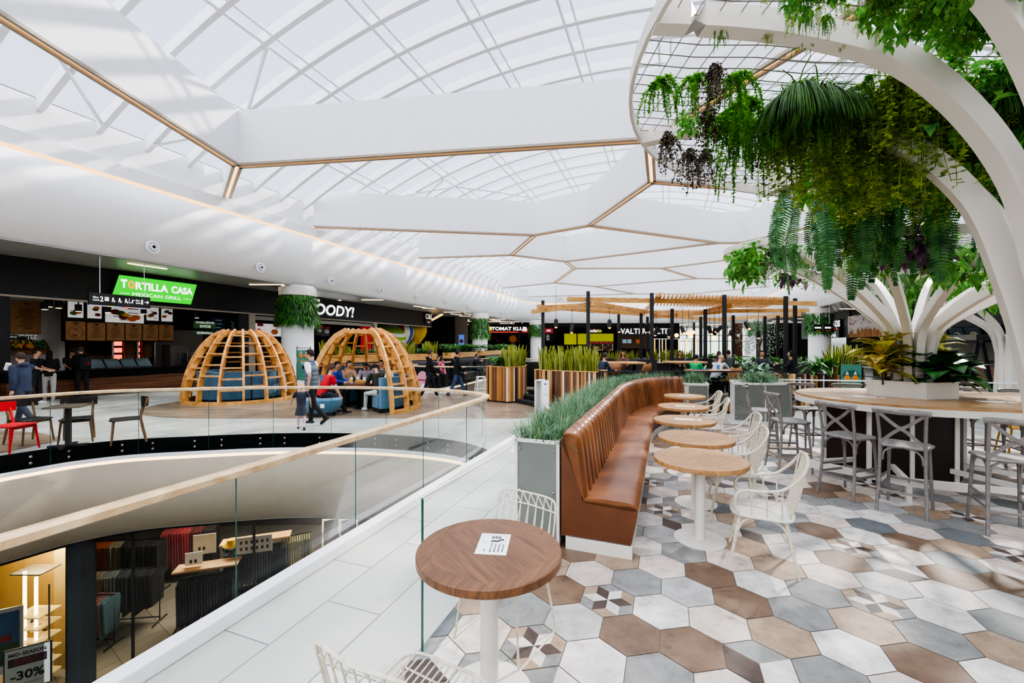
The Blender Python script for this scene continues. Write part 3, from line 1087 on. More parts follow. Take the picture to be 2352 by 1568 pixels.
for x in (.1, .9):
    for z in (.12, .5, .88):
        p = a0.lerp(a1, x) + d0 * 1.4
        MB().ball((p.x, p.y, z), .011, 8, 5).build('screw', m_chrome, pl)
fr = MB()
for x in (0, 1):
    p = a0.lerp(a1, x)
    fr.box((p.x, p.y, .48), (.03, .03, .97), -PHI)
p = a0.lerp(a1, .5)
fr.box((p.x, p.y, .955), (.43, .03, .03), -PHI)
fr.build('corner_trim', m_cream, pl)


def grass(path, half, z, n, h0, h1, rng):
    b = MB()
    for i in range(n):
        k = rng.uniform(0, len(path) - 1.01)
        j = int(k)
        p = path[j].lerp(path[j + 1], k - j)
        t_ = (path[j + 1] - path[j]).normalized()
        sd = t_.cross(Vector((0, 0, 1)))
        a = rng.uniform(-half, half)
        q = p + sd * a + Vector((0, 0, z))
        az = rng.uniform(0, 2 * PI)
        lean = rng.uniform(.1, .75)
        d = Vector((math.cos(az) * lean, math.sin(az) * lean, 1)) + sd * a / half * .35
        b.blade(q, d, rng.uniform(h0, h1), rng.uniform(.006, .011), rng.uniform(.4, 1.3), 3, mi=0 if rng.random() < .75 else 1)
    return b


rg = random.Random(3)
g = grass([p + (pl_path[min(i + 1, len(pl_path) - 1)] - pl_path[max(i - 1, 0)]).normalized().cross(Vector((0, 0, 1))) * -.235 for i, p in enumerate(pl_path)], .19, .9, 9500, .2, .36, rg)
o = g.build('ornamental_grass', [grassA, grassB])
tag(o, 'blue-green ornamental grass growing in the long trough planter behind the bench', 'grass', kind='stuff')


def prism_planter(poly, h, label, faces, glabel, ng):
    t = thing('steel_planter', label, 'planter', (0, 0, 0))
    MB().prism(poly, 0, h - .03).build('box', m_cream, t)
    n = len(poly)
    cx, cy = sum(p[0] for p in poly) / n, sum(p[1] for p in poly) / n
    b = MB()
    for i in range(n):
        a, c = Vector((*poly[i], h - .02)), Vector((*poly[(i + 1) % n], h - .02))
        b.bar(a, c, .04, .05)
    b.build('rim', m_cream, t)
    for i in faces:
        a, c = Vector((*poly[i], 0)), Vector((*poly[(i + 1) % n], 0))
        nn = (c - a).normalized().cross(Vector((0, 0, 1)))
        if nn.dot(Vector((cx, cy, 0)) - a) > 0: nn = -nn
        q = nn * .012
        u_ = (c - a).normalized() * .015
        MB().quad(a + q + u_ + Vector((0, 0, .03)), c + q - u_ + Vector((0, 0, .03)), c + q - u_ + Vector((0, 0, h - .06)), a + q + u_ + Vector((0, 0, h - .06))).build('glass_panel', m_panel, t)
        for x in (.07, .93):
            for z in (.1, .5, .9):
                p = a.lerp(c, x) + nn * .02
                MB().ball((p.x, p.y, z * h), .013, 8, 5).build('screw', m_chrome, t)
    bl = MB()
    xs, ys = [p[0] for p in poly], [p[1] for p in poly]
    for i in range(ng):
        w_ = [rg.random() ** .6 for _ in poly]
        sm = sum(w_)
        x, y = sum(p[0] * q for p, q in zip(poly, w_)) / sm, sum(p[1] * q for p, q in zip(poly, w_)) / sm
        x, y = cx + (x - cx) * 2.0, cy + (y - cy) * 2.0
        az, lean = rg.uniform(0, 2 * PI), rg.uniform(.1, .8)
        bl.blade((x, y, h - .04), (math.cos(az) * lean, math.sin(az) * lean, 1), rg.uniform(.22, .4), rg.uniform(.008, .014), rg.uniform(.4, 1.2), 3, mi=0 if rg.random() < .75 else 1)
    o_ = bl.build('ornamental_grass', [grassA, grassB])
    tag(o_, glabel, 'grass', kind='stuff')
    return t


prism_planter([(4.12, 10.35), (4.18, 9.95), (4.62, 9.85), (4.78, 10.35), (4.5, 10.7)], .93, 'small gray-panelled planter at the far end of the leather bench', (1, 2), 'tuft of blue-green grass in the small planter at the bench end', 700)
prism_planter([(5.38, 10.15), (6.02, 9.95), (6.68, 10.02), (6.75, 10.75), (5.7, 10.95)], .93, 'tall gray glass-clad planter between the bench end and the bar stools', (0, 1), 'tuft of blue-green grass in the tall gray glass-clad planter', 900)

# ================================================================ glass partition and void balustrades
def pane_wall(name, label, pts, z0, z1, edge_ends=(True, True)):
    t = thing(name, label, 'glass partition')
    for a, c in zip(pts, pts[1:]):
        a, c = Vector((*a, 0)), Vector((*c, 0))
        g_ = MB().quad((a.x, a.y, z0), (c.x, c.y, z0), (c.x, c.y, z1), (a.x, a.y, z1)).build('glass_pane', m_glass, t)
        e = MB()
        e.box((a.x, a.y, (z0 + z1) / 2), (.009, .013, z1 - z0), -PHI)
        e.build('pane_edge', m_glassedge, g_)
        MB().bar((a.x, a.y, z1), (c.x, c.y, z1), .012, .012).build('top_edge', m_white, g_)
    return t


pane_wall('glass_partition', 'low frameless glass partition between the foreground table and the white floor', [(-.537, 2.51), (.0, 3.78)], .0, .93)
m_wt = m_rail


def balustrade(path, label, closed=False, step=1.75, first=0):
    t = thing('glass_balustrade', label, 'balustrade')
    inn = [p - (path[(i + 1) % len(path) if closed else min(i + 1, len(path) - 1)] - path[i - 1 if closed else max(i - 1, 0)]).normalized().cross(Vector((0, 0, 1))) * .03 for i, p in enumerate(path)]
    rp = [p + Vector((0, 0, .955)) for p in inn]
    sec = [(-.055, -.02), (-.04, -.028), (.04, -.028), (.055, -.02), (.055, .018), (.04, .028), (-.04, .028), (-.055, .018)]
    MB().sweep(rp, sec, closed).build('handrail', m_wt, t, smooth=50)
    pp = resample(inn, .08)
    n = int(step / .08)
    for i in range(first, len(pp) - 1, n):
        seg = pp[i:i + n + 1]
        if len(seg) < 4: continue
        g_ = MB().strip(seg, [(0, -.27), (0, .94)]).build('glass_panel', m_glass, t, smooth=True)
        a = seg[0]
        MB().tube([(a.x, a.y, -.27), (a.x, a.y, .94)], .0045, 5).build('panel_edge', m_glassedge, g_)
        tt = (seg[1] - seg[0]).normalized()
        sd = tt.cross(Vector((0, 0, 1)))
        for q in (3, len(seg) - 4):
            for z in (-.09, -.2):
                p = seg[q]
                b_ = MB().lathe([(0, 0), (.022, 0), (.022, .012), (.012, .018), (0, .018)], 10)
                M = Matrix.Translation((p.x - sd.x * .012, p.y - sd.y * .012, z)) @ (-sd).to_track_quat('Z', 'Y').to_matrix().to_4x4()
                b_.xf(M).build('standoff_bolt', m_chrome, t)
    return t


balustrade(VOID, 'wood-capped glass balustrade curving around the large floor opening', False, 1.24, 11)
balustrade(VOID2, 'wood-capped glass balustrade around the small floor opening behind the wooden dome', True, 1.75)
# ================================================================ communal table
m_stool = mat('silver_gray_paint', '#8f8b88', .38, .35, var=.14, scale=22)
m_maroon = mat('dark_maroon_panel', '#22120f', .35)
TH = 1.1
ct = thing('communal_table', 'large oval communal table with oak top, white rim and dark pedestal around the steel tree', 'table', (0, 0, 0))
def oval(s0, t0, t1, r, n=16):
    o = []
    for i in range(n + 1):
        a = -PI / 2 + PI * i / n
        o.append((s0 + r * math.sin(a), t1 + r * math.cos(a)))
    for i in range(n + 1):
        a = PI / 2 + PI * i / n
        o.append((s0 + r * math.sin(a), t0 + r * math.cos(a)))
    return [ST(s, t) for s, t in o]


CS0 = 7.65
MB().prism(oval(CS0, 3.1, 4.75, 1.19), TH - .03, TH).build('tabletop', wood('communal_oak', '#94704a', '#bd966a', .3, (2, 16, 16), 1.4, math.radians(20.3)), ct)
MB().prism(oval(CS0, 3.1, 4.75, 1.2), TH - .115, TH - .03).build('rim', m_cream, ct, smooth=30)
hx = [ST(6.95, 2.55), ST(6.95, 3.45), ST(7.6, 3.85), ST(8.3, 3.5), ST(8.3, 2.7), ST(7.6, 2.25)]
MB().prism(hx, 0.02, TH - .1).build('pedestal', m_maroon, ct)
for p in hx + [ST(6.945, 3.0)]:
    MB().box((p[0], p[1], TH / 2 - .05), (.045, .045, TH - .1), -PHI).build('corner_post', m_cream, ct)
fr = [ST(s, t) for s, t in ((6.75, 1.75), (6.2, 2.65), (6.15, 3.9), (6.5, 4.9))]
b = MB()
for a, c in zip(fr, fr[1:]):
    b.bar((*a, .24), (*c, .24), .06, .09)
for p in fr[:1] + fr[1:3]:
    b.box((p[0], p[1], .12), (.05, .05, .24), -PHI).box((p[0], p[1], .006), (.17, .1, .012), -PHI)
    c = ST(CS0 - .4, 3.1)
for p, c in ((fr[0], ST(7.2, 2.5)), (fr[1], ST(6.95, 2.8)), (fr[2], ST(6.95, 3.4)), (fr[3], ST(7.3, 3.7))):
    b.bar((*p, .24), (*c, .24), .05, .06)
b.build('footrail', m_cream, ct)
for uv, l in (((1997, 911.5), 'white notice card on the communal table, in front of the leaf planter'), ((2288, 923), 'white notice card on the communal table near its bare end'), ((1988, 893.5), 'white notice card on the communal table, half behind the leaf planter')):
    p = G(*uv, TH)
    card((p[0], p[1], TH + .001), .34, .17, math.radians(-24), l)
# planter box on the table
TBX = (5.77, 6.05)
lp = thing('planter_box', 'cream hexagonal planter box in the middle of the communal table', 'planter', (*TBX, TH + .001), -PHI)
hp = [(-.6, .05), (-.36, -.42), (.3, -.42), (.56, .05), (.3, .5), (-.36, .5)]
hp = [(x * .78 - .02, y * .82 - .115) for x, y in [(-.56, .1), (0.02, -.34), (.6, -.02), (.56, .42), (.0, .62), (-.5, .5)]]
b = MB()
for i in range(6):
    a, c = hp[i], hp[(i + 1) % 6]
    b.bar((*a, .115), (*c, .115), .022, .23)
b.build('side_board', m_cream, lp)
MB().prism([(x * .97, y * .97) for x, y in hp], .02, .19).build('soil', mat('dark_soil', '#2a2019', .9), lp)

# ================================================================ cross-back stools
def stool(loc, hdg, label, z=0):
    t = thing('crossback_stool', label, 'stool', loc, head(hdg), 'silver-gray crossback bar stools')
    sh = .745
    MB().prism([(-.19, -.2), (.19, -.2), (.215, -.08), (.22, .12), (.17, .205), (-.17, .205), (-.22, .12), (-.215, -.08)], sh - .03, sh).build('seat', m_stool, t, bevel=.012)
    for sx in (-1, 1):
        MB().tube(crom([(sx * .205, -.25, 0), (sx * .19, -.205, .35), (sx * .185, -.195, .72), (sx * .19, -.22, .95), (sx * .2, -.26, 1.13)], 5), .0165, 8).build('rear_leg', m_stool, t, smooth=True)
        MB().tube([(sx * .165, .165, sh - .02), (sx * .19, .215, 0)], [.018, .0145], 8).build('front_leg', m_stool, t, smooth=True)
        MB().bar((sx * .182, .19, .27), (sx * .192, -.215, .27), .014, .026).build('stretcher', m_stool, t)
        MB().bar((sx * .182, .19, .36), (sx * .192, -.215, .36), .014, .026).build('stretcher', m_stool, t)
        # cross of the back
        b = MB().sweep(crom([(sx * .185, -.2, .755), (sx * .05, -.235 - .006 * sx, .90), (-sx * .06, -.245 - .006 * sx, .98), (-sx * .195, -.25, 1.11)], 5), [(-.017, -.006), (.017, -.006), (.017, .006), (-.017, .006)], up=(0, 1, 0))
        b.build('back_cross', m_stool, t)
        for f in ((0, 1), (1, 0)):
            for sy in (-1, 1):
                if f[0]:      # under the front or rear edge
                    b = MB().sweep(crom([(sx * .165, sy * .175, .56), (sx * .155, sy * .175, .65), (sx * .1, sy * .175, .705), (sx * .02, sy * .175, .72)], 4), [(-.009, -.007), (.009, -.007), (.009, .007), (-.009, .007)], up=(0, 1, 0))
                else:
                    b = MB().sweep(crom([(sx * .178, sy * .16, .56), (sx * .178, sy * .15, .65), (sx * .178, sy * .1, .705), (sx * .178, sy * .02, .72)], 4), [(-.009, -.007), (.009, -.007), (.009, .007), (-.009, .007)], up=(1, 0, 0))
                b.build('bracket', m_stool, t)
    MB().bar((-.182, .2, .3), (.182, .2, .3), .014, .026).build('stretcher', m_stool, t)
    MB().bar((-.195, -.222, .24), (.195, -.222, .24), .014, .026).build('stretcher', m_stool, t)
    rail = crom([(-.235, -.245, 1.115), (-.19, -.262, 1.125), (0, -.315, 1.125), (.19, -.262, 1.125), (.235, -.245, 1.115)], 6)
    MB().sweep(rail, [(-.012, -.026), (.006, -.03), (.018, -.015), (.018, .015), (.006, .03), (-.012, .026)]).build('top_rail', m_stool, t, smooth=50)
    return t


st0 = None
def stp(p, hdg, l):
    global st0
    if st0 is None: st0 = stool(p, hdg, l)
    else: dup(st0, p, head(hdg), l)


def from_back(p, hdg, off=.23):
    a = math.radians(hdg)
    return (p[0] + math.sin(a) * off, p[1] + math.cos(a) * off)


stp(from_back((4.22, 4.54), 52), 52, 'silver-gray crossback stool seen from behind, before the dark pedestal')
stp(from_back((4.77, 3.95), 29), 29, 'silver-gray crossback stool cut by the right edge of the photo, nearest the camera')
stp(from_back((3.93, 5.08), 72), 72, 'silver-gray crossback stool, second along the near side of the communal table')
stp(from_back((3.86, 6.2), 98), 98, 'silver-gray crossback stool with its back edge-on, at the rounded end of the communal table')
stp(ST(8.72, 2.35), 185, 'silver-gray crossback stool behind the communal table, first on the far side')
stp(ST(8.85, 3.05), 192, 'silver-gray crossback stool behind the communal table, next to the leaf planter')
stp(ST(8.75, 4.62), 200, 'silver-gray crossback stool behind the table, just past the leaf planter')
stp(ST(8.65, 5.15), 205, 'silver-gray crossback stool behind the table, beside the farther steel tree trunk')
stp(ST(8.2, 1.55), 120, 'silver-gray crossback stool half hidden behind the edge-on one at the rounded table end')

# ================================================================ steel trees
prof_tree = [(.17, 1.3), (.2, 1.75), (.28, 2.07), (.47, 2.31), (.85, 2.66), (1.25, 2.95), (1.75, 3.18), (2.42, 3.36)]
m_wire = mat('galvanised_wire', '#8a8680', .5, .6)


def tree(name, label, C, Rr, zplane, ribs, a0, mesh_step=.12, zbase=0., prof=prof_tree, trunk_r=.2):
    t = thing(name, label, 'steel tree', (0, 0, 0))
    zt = prof[-1][1]
    lift = lambda x, y: zplane(x, y)
    q = MB()
    ring = [(C[0] + Rr * math.cos(2 * PI * i / 72), C[1] + Rr * math.sin(2 * PI * i / 72)) for i in range(72)]
    ring = [(x, y, lift(x, y)) for x, y in ring]
    MB().sweep(ring, [(-.012, -.045), (.012, -.045), (.012, .045), (-.012, .045)], True).build('canopy_ring', m_tree, t, smooth=50)
    MB().lathe([(trunk_r, zbase), (trunk_r, 1.6), (trunk_r * .8, 2.0), (0, 2.15)], 20, (C[0], C[1], 0)).build('trunk', m_tree, t, smooth=50)
    for i in range(ribs if isinstance(ribs, int) else len(ribs)):
        a = a0 + 2 * PI * i / ribs if isinstance(ribs, int) else math.radians(ribs[i])
        ca, sa = math.cos(a), math.sin(a)
        ez = lift(C[0] + Rr * ca, C[1] + Rr * sa) - zt
        pts = [(C[0] + trunk_r * 1.03 * ca, C[1] + trunk_r * 1.03 * sa, zbase)]
        pts += [(C[0] + r_ * ca, C[1] + r_ * sa, z_ + ez * min(1, max(0, (r_ - .2) / (Rr - .2)))) for r_, z_ in prof]
        pts = crom(pts, 6)
        MB().sweep(pts, [(-.045, -.06), (.045, -.06), (.045, .06), (-.045, .06)], up=(ca, sa, .02)).build('rib', m_tree, t, smooth=35)
    w_ = MB()
    n = int(2 * Rr / mesh_step)
    for i in range(1, n):
        x = -Rr + i * mesh_step
        h = math.sqrt(max(0, Rr * Rr - x * x))
        m_ = max(2, int(h / .35))
        for sw in (0, 1):
            pts = []
            for j in range(m_ * 2 + 1):
                y = -h + h * j / m_
                wv = .012 * (1 if j % 2 else -1) * sw
                px, py = (C[0] + x, C[1] + y) if not sw else (C[0] + y, C[1] + x + wv)
                pts.append((px, py, lift(px, py) + .03 + .004 * sw))
            if sw or i % 1 == 0:
                w_.tube(pts, .0035, 3)
    w_.build('wire_mesh', m_wire, t)
    return t


CA, RA = (3.24, 2.27), 2.5
zA = lambda x, y: CH + 1.62 - .046 * x + .053 * y
tree('steel_tree', 'nearest white steel tree, its arching ribs and wire canopy filling the upper right corner', CA, RA, zA, [182, 148.5, 98.5, 201, 235, 270, 305, 340, 15, 55], 0, .11,
     prof=[(.22, 1.1), (.27, 1.7), (.38, 2.25), (.53, 2.72), (.82, 3.1), (1.2, 3.36), (1.7, 3.47), (2.1, 3.5), (2.5, 3.5)], trunk_r=.2)
CB, RB = TBX, 2.42
zB = lambda x, y: CH + .88 * ((1.735 + .092 * 4.04 - .1066 * 8.1) - .092 * x / .88 + .1066 * y / .88)
tree('steel_tree', 'white steel tree growing from the leaf planter on the communal table', CB, RB, zB, 12, math.radians(97), .13, zbase=TH, trunk_r=.15)
CC = (12.45, 10.5)
zC = lambda x, y: 3.42
tree('steel_tree', 'farthest white steel tree, behind the communal table', CC, 2.7, zC, 12, math.radians(100), .16, prof=[(r_ * (1 if r_ < .5 else 2.7 / 2.42), z_ + .06) for r_, z_ in prof_tree], trunk_r=.23)

# ================================================================ leaves in the planter box
lf_dark = leaf('glossy_dark_leaf', '#17401a', '#3d7a34', .28, .12, 6)
lf_croton = leaf('yellow_green_croton', '#86a236', '#f0dc6a', .35, .2, 22)
lf_croton2 = leaf('olive_croton', '#8a8438', '#dcb450', .35, .2, 18)
m_stem = mat('brown_stem', '#4a3422', .7)


def rosette(b, c, n, L, W, rng, el=(.1, 1.1), mi=(0,), bend=.35):
    for i in range(n):
        az = 2 * PI * i / n * 2.4 + rng.uniform(-.3, .3)
        e = rng.uniform(*el)
        d = Vector((math.cos(az) * math.cos(e), math.sin(az) * math.cos(e), math.sin(e)))
        b.leaf(c, d, (0, 0, 1), L * rng.uniform(.75, 1.1), W * rng.uniform(.8, 1.1), bend, rng.choice(mi), .1)


rl = random.Random(11)
box_l = Vector((TBX[0], TBX[1], TH + .22))
def plant_on(name, label, cat, pos, fn, mats, group=None):
    b = MB()
    fn(b)
    b.xf(Matrix.Scale(1.3, 4))
    o = b.build(name, mats)
    o.location = pos
    return tag(o, label, cat, group)


def croton(b, h=.55, n=46, rng=None, mi=(0, 1)):
    rng = rng or rl
    for k in range(6):
        x, y = rng.uniform(-.26, .26), rng.uniform(-.14, .14)
        b.tube([(x * .3, y * .3, 0), (x, y, h)], .008, 5, 2)
        for i in range(n // 4):
            z = h * rng.uniform(.25, 1.05)
            az = rng.uniform(0, 2 * PI)
            e = rng.uniform(-.1, .9)
            d = Vector((math.cos(az) * math.cos(e), math.sin(az) * math.cos(e), math.sin(e)))
            b.leaf((x, y, z), d, (0, 0, 1), rng.uniform(.2, .33), rng.uniform(.11, .16), .3, rng.choice(mi), .15)


def fiddle(b, h=.3, n=26, rng=None):
    rng = rng or rl
    for k in range(3):
        x, y = rng.uniform(-.12, .12), rng.uniform(-.1, .1)
        b.tube([(x, y, 0), (x, y, h)], .01, 5, 1)
        for i in range(n // 3):
            az = 2.4 * i + k
            e = rng.uniform(-.25, .8)
            d = Vector((math.cos(az) * math.cos(e), math.sin(az) * math.cos(e), math.sin(e)))
            b.leaf((x, y, h * rng.uniform(.2, 1.)), d, (0, 0, 1), rng.uniform(.26, .4), rng.uniform(.22, .32), .3, 0, .15)


plant_on('croton', 'yellow-green croton at the left corner of the planter box on the communal table', 'plant', box_l + Vector((-.36, .05, -.05)), lambda b: croton(b, .46, 84), [lf_croton, lf_croton2, m_stem])
plant_on('croton', 'pale yellow croton behind the trunk in the planter box on the communal table', 'plant', box_l + Vector((.3, .3, -.05)), lambda b: croton(b, .58, 60, None, (0,)), [lf_croton, lf_croton2, m_stem])
plant_on('fiddle_leaf_fig', 'dark green fiddle-leaf fig in front of the trunk in the planter box', 'plant', box_l + Vector((.08, -.14, -.05)), lambda b: fiddle(b, .26, 36), [lf_dark, m_stem])
plant_on('fiddle_leaf_fig', 'dark glossy fiddle-leaf fig spilling over the right end of the planter box', 'plant', box_l + Vector((.4, .0, -.05)), lambda b: fiddle(b, .24, 45), [lf_dark, m_stem])

# ================================================================ hanging plants
lf_asp = leaf('bright_asparagus_green', '#3a8520', '#82c040', .5, 0.5, 9)
lf_asp2 = leaf('deep_asparagus_green', '#3e7a28', '#7cb84a', .5, 0.45, 9)
lf_box = leaf('boxwood_leaf', '#4c7c28', '#b4c658', .4, .5, 16)
lf_ivy = leaf('ivy_leaf', '#3c8236', '#8ecb60', .4, 0.45, 16)
lf_fern = leaf('boston_fern', '#2a6434', '#68a35e', .45, 0.35, 9)
lf_purple = leaf('purple_foliage', '#55304c', '#9a7592', .45, 0.3, 12)
m_berry = mat('dark_berry', '#3a2620', .4)
m_olive = leaf('dull_olive_seed', '#3c3a1a', '#6b6430', .6, .1, 20)


def hang_asp(b, L, n, rng):
    for k in range(n):
        az = rng.uniform(0, 2 * PI)
        out_ = rng.uniform(.08, .5) * L
        l = L * rng.uniform(.55, 1.)
        pts = crom([(0, 0, 0), (math.cos(az) * out_ * .6, math.sin(az) * out_ * .6, -.15 * l + rng.uniform(0, .06)), (math.cos(az) * out_, math.sin(az) * out_, -.55 * l), (math.cos(az) * out_ * 1.1, math.sin(az) * out_ * 1.1, -l)], 5)
        b.tube(pts, .0025, 3, 0)
        for i in range(1, len(pts)):
            for q in range(9):
                p = pts[i - 1].lerp(pts[i], rng.random())
                a2, e = rng.uniform(0, 2 * PI), rng.uniform(-.9, .3)
                d = Vector((math.cos(a2) * math.cos(e), math.sin(a2) * math.cos(e), math.sin(e)))
                ln_ = .075 * rng.uniform(.4, 1) * (1.15 - i / len(pts))
                s = d.cross(Vector((0, 0, 1))) * .004
                b.add([p + s, p - s, p + d * ln_ * .6 - s * 1.6, p + d * ln_, p + d * ln_ * .6 + s * 1.6], [(0, 1, 2, 3, 4)], 0)


def hang_vine(b, L, n, rng, lw=.035, gap=.028, mi=0, spread=.15):
    for k in range(n):
        az = rng.uniform(0, 2 * PI)
        out_ = rng.uniform(.02, spread)
        l = L * rng.uniform(.4, 1.)
        x, y = math.cos(az) * out_, math.sin(az) * out_
        pts = crom([(x * .3, y * .3, 0), (x, y, -.12 * l), (x * 1.1 + rng.uniform(-.03, .03), y * 1.1, -.6 * l), (x * 1.15, y * 1.15 + rng.uniform(-.03, .03), -l)], 5)
        b.tube(pts, .002, 3, mi)
        m_ = int(l / gap)
        for i in range(m_):
            f = (i + .5) / m_ * (len(pts) - 1)
            j = min(int(f), len(pts) - 2)
            p = pts[j].lerp(pts[j + 1], f - j)
            for q in (0, PI):
                a2 = i * 1.3 + q + rng.uniform(-.5, .5)
                e = rng.uniform(-.8, .3)
                d = Vector((math.cos(a2) * math.cos(e), math.sin(a2) * math.cos(e), math.sin(e)))
                w_ = lw * rng.uniform(.7, 1.2)
                s = d.cross(Vector((0, 0, 1))).normalized() * w_ * .45
                b.add([p + d * .008, p + d * w_ * .55 + s, p + d * w_ * 1.15, p + d * w_ * .55 - s], [(0, 1, 2, 3)], mi)


def hang_fern(b, L, n, rng):
    for k in range(n):
        az = 2 * PI * k / n + rng.uniform(-.4, .4)
        out_ = rng.uniform(.2, .45)
        l = L * rng.uniform(.6, 1.)
        ca, sa = math.cos(az), math.sin(az)
        pts = crom([(0, 0, 0), (ca * out_ * .6, sa * out_ * .6, .03), (ca * out_, sa * out_, -.25 * l), (ca * (out_ + .05), sa * (out_ + .05), -.65 * l), (ca * (out_ + .02), sa * (out_ + .02), -l)], 6)
        b.tube(pts, .003, 3, 0)
        m_ = int(l / .0145)
        tw = rng.uniform(-.5, .5)
        for i in range(2, m_):
            u_ = i / m_
            f = u_ * (len(pts) - 1)
            j = min(int(f), len(pts) - 2)
            p = pts[j].lerp(pts[j + 1], f - j)
            tg = (pts[j + 1] - pts[j]).normalized()
            sd = tg.cross(Vector((ca, sa, .25))).normalized()
            sd = Matrix.Rotation(tw + rng.uniform(-.15, .15), 3, tg) @ sd
            nn = tg.cross(sd) * .0
            w_ = .078 * math.sin(PI * min(1, .14 + u_ * .84)) ** .55 + .008
            for sg in (-1, 1):
                d = (sd * sg + tg * .3).normalized()
                nb = tg.cross(d) * rng.uniform(-.004, .004)
                b.add([p - tg * .008, p + d * w_ * .55 - tg * .009 + nb, p + d * w_ + tg * .003, p + d * w_ * .55 + tg * .009 - nb, p + tg * .007], [(0, 1, 2, 3, 4)], 0)


def hang_berry(b, L, n, rng):
    for k in range(n):
        az = rng.uniform(0, 2 * PI)
        out_ = rng.uniform(.02, .16)
        l = L * rng.uniform(.5, 1.)
        ca, sa = math.cos(az), math.sin(az)
        pts = crom([(0, 0, 0), (ca * out_ * .5, sa * out_ * .5, -.3 * l), (ca * out_, sa * out_, -l)], 4)
        b.tube(pts, .002, 3, 1)
        for i in range(14):
            j = rng.randrange(1, len(pts))
            p = pts[j - 1].lerp(pts[j], rng.random()) + Vector((rng.uniform(-.018, .018), rng.uniform(-.018, .018), rng.uniform(-.01, .01)))
            b.ball(p, rng.uniform(.005, .009), 5, 4, mi=0)
        for i in range(5):
            p = pts[rng.randrange(0, 4)]
            b.leaf(p, (rng.uniform(-1, 1), rng.uniform(-1, 1), -.6), (0, 0, 1), .05, .02, .2, 1)


def hang_fluffy(b, L, n, rng):
    for k in range(n):
        az = rng.uniform(0, 2 * PI)
        q = rng.random() ** .5
        out_ = q * .32 * L
        l = L * rng.uniform(.6, 1.) * (1 - .35 * q)
        ca, sa = math.cos(az), math.sin(az)
        b.blade((ca * out_ * .25, sa * out_ * .25, -.02), (ca * q, sa * q, .15 - .2 * q), l, .0065, 2.6, 5, 0)


def hang_broad(b, L, n, rng):
    for k in range(n):
        az, e = rng.uniform(0, 2 * PI), rng.uniform(-1.1, .4)
        d = Vector((math.cos(az) * math.cos(e), math.sin(az) * math.cos(e), math.sin(e)))
        p = Vector((rng.uniform(-.12, .12), rng.uniform(-.12, .12), -rng.uniform(0, L)))
        b.leaf(p, d, (0, 0, 1), rng.uniform(.07, .13), rng.uniform(.04, .08), .4, 0)


KIND = {
    'asparagus': (hang_asp, (.45, 16), [lf_asp], 'asparagus_fern', 'bright green feathery asparagus fern hanging from the %s'),
    'asparagus2': (hang_asp, (.5, 22), [lf_asp2], 'asparagus_fern', 'deep green feathery asparagus fern hanging from the %s'),
    'box': (hang_vine, (.6, 16), [lf_box], 'boxwood_vine', 'trailing yellow-green boxwood vine hanging from the %s'),
    'ivy': (lambda b, L, n, r_: hang_vine(b, L, n, r_, .05, .05), (.5, 9), [lf_ivy], 'ivy_vine', 'trailing ivy hanging from the %s'),
    'fern': (hang_fern, (1.0, 6), [lf_fern], 'boston_fern', 'long-fronded green Boston fern hanging from the %s'),
    'berry': (hang_berry, (.36, 30), [m_berry, m_olive], 'berry_cluster', 'drooping cluster of dark berries hanging from the %s'),
    'fluffy': (hang_fluffy, (.42, 460), [leaf('weeping_green', '#2c5a20', '#64903e', .5, .3, 9)], 'grass_tuft', 'drooping dense green grass tuft hanging from the %s'),
    'purple': (hang_broad, (.2, 60), [lf_purple], 'purple_wandering_plant', 'purple-leaved plant hanging from the %s'),
    'broad': (hang_broad, (.25, 70), [lf_ivy], 'leafy_bush', 'bushy broad-leaved green plant hanging from the %s'),
}
PROTO = {}


def hang(kind, where, pos, scale=1., L=None, force=False):
    if not force and where.startswith('nearest') and pos[1] < 2.5 and pos[0] < 2.75:
        if pos[1] > 2.1 and rl.random() < .6: pos = (pos[0] + (rl.random() - .3) * .4, rl.uniform(2.5, 3.4), pos[2])
        else: L = .1
    fn, (l0, n), mats, nm, lab = KIND[kind]
    key = (kind, rl.randrange(2))
    lb = lab % where
    gr = nm.replace('_', ' ') + ' plants on the ' + where
    sc = scale if L is None else L / l0
    if key not in PROTO:
        b = MB()
        fn(b, l0, n, random.Random(len(PROTO) + 31))
        o = b.build(nm, mats)
        PROTO[key] = o
    else:
        o = PROTO[key].copy()
        COL.objects.link(o)
    o.location = pos
    o.rotation_euler.z = rl.uniform(0, 2 * PI)
    w_ = min(sc, 1.3) if sc > 1 else sc
    o.scale = (w_, w_, sc)
    return tag(o, lb, 'plant', gr)


def at_ring(u, v, zfun, lim=None):
    z = 3.35
    for _ in range(4):
        x, y = G(u, v, z)
        z = zfun(x, y) - .02
    return (x, y, z)


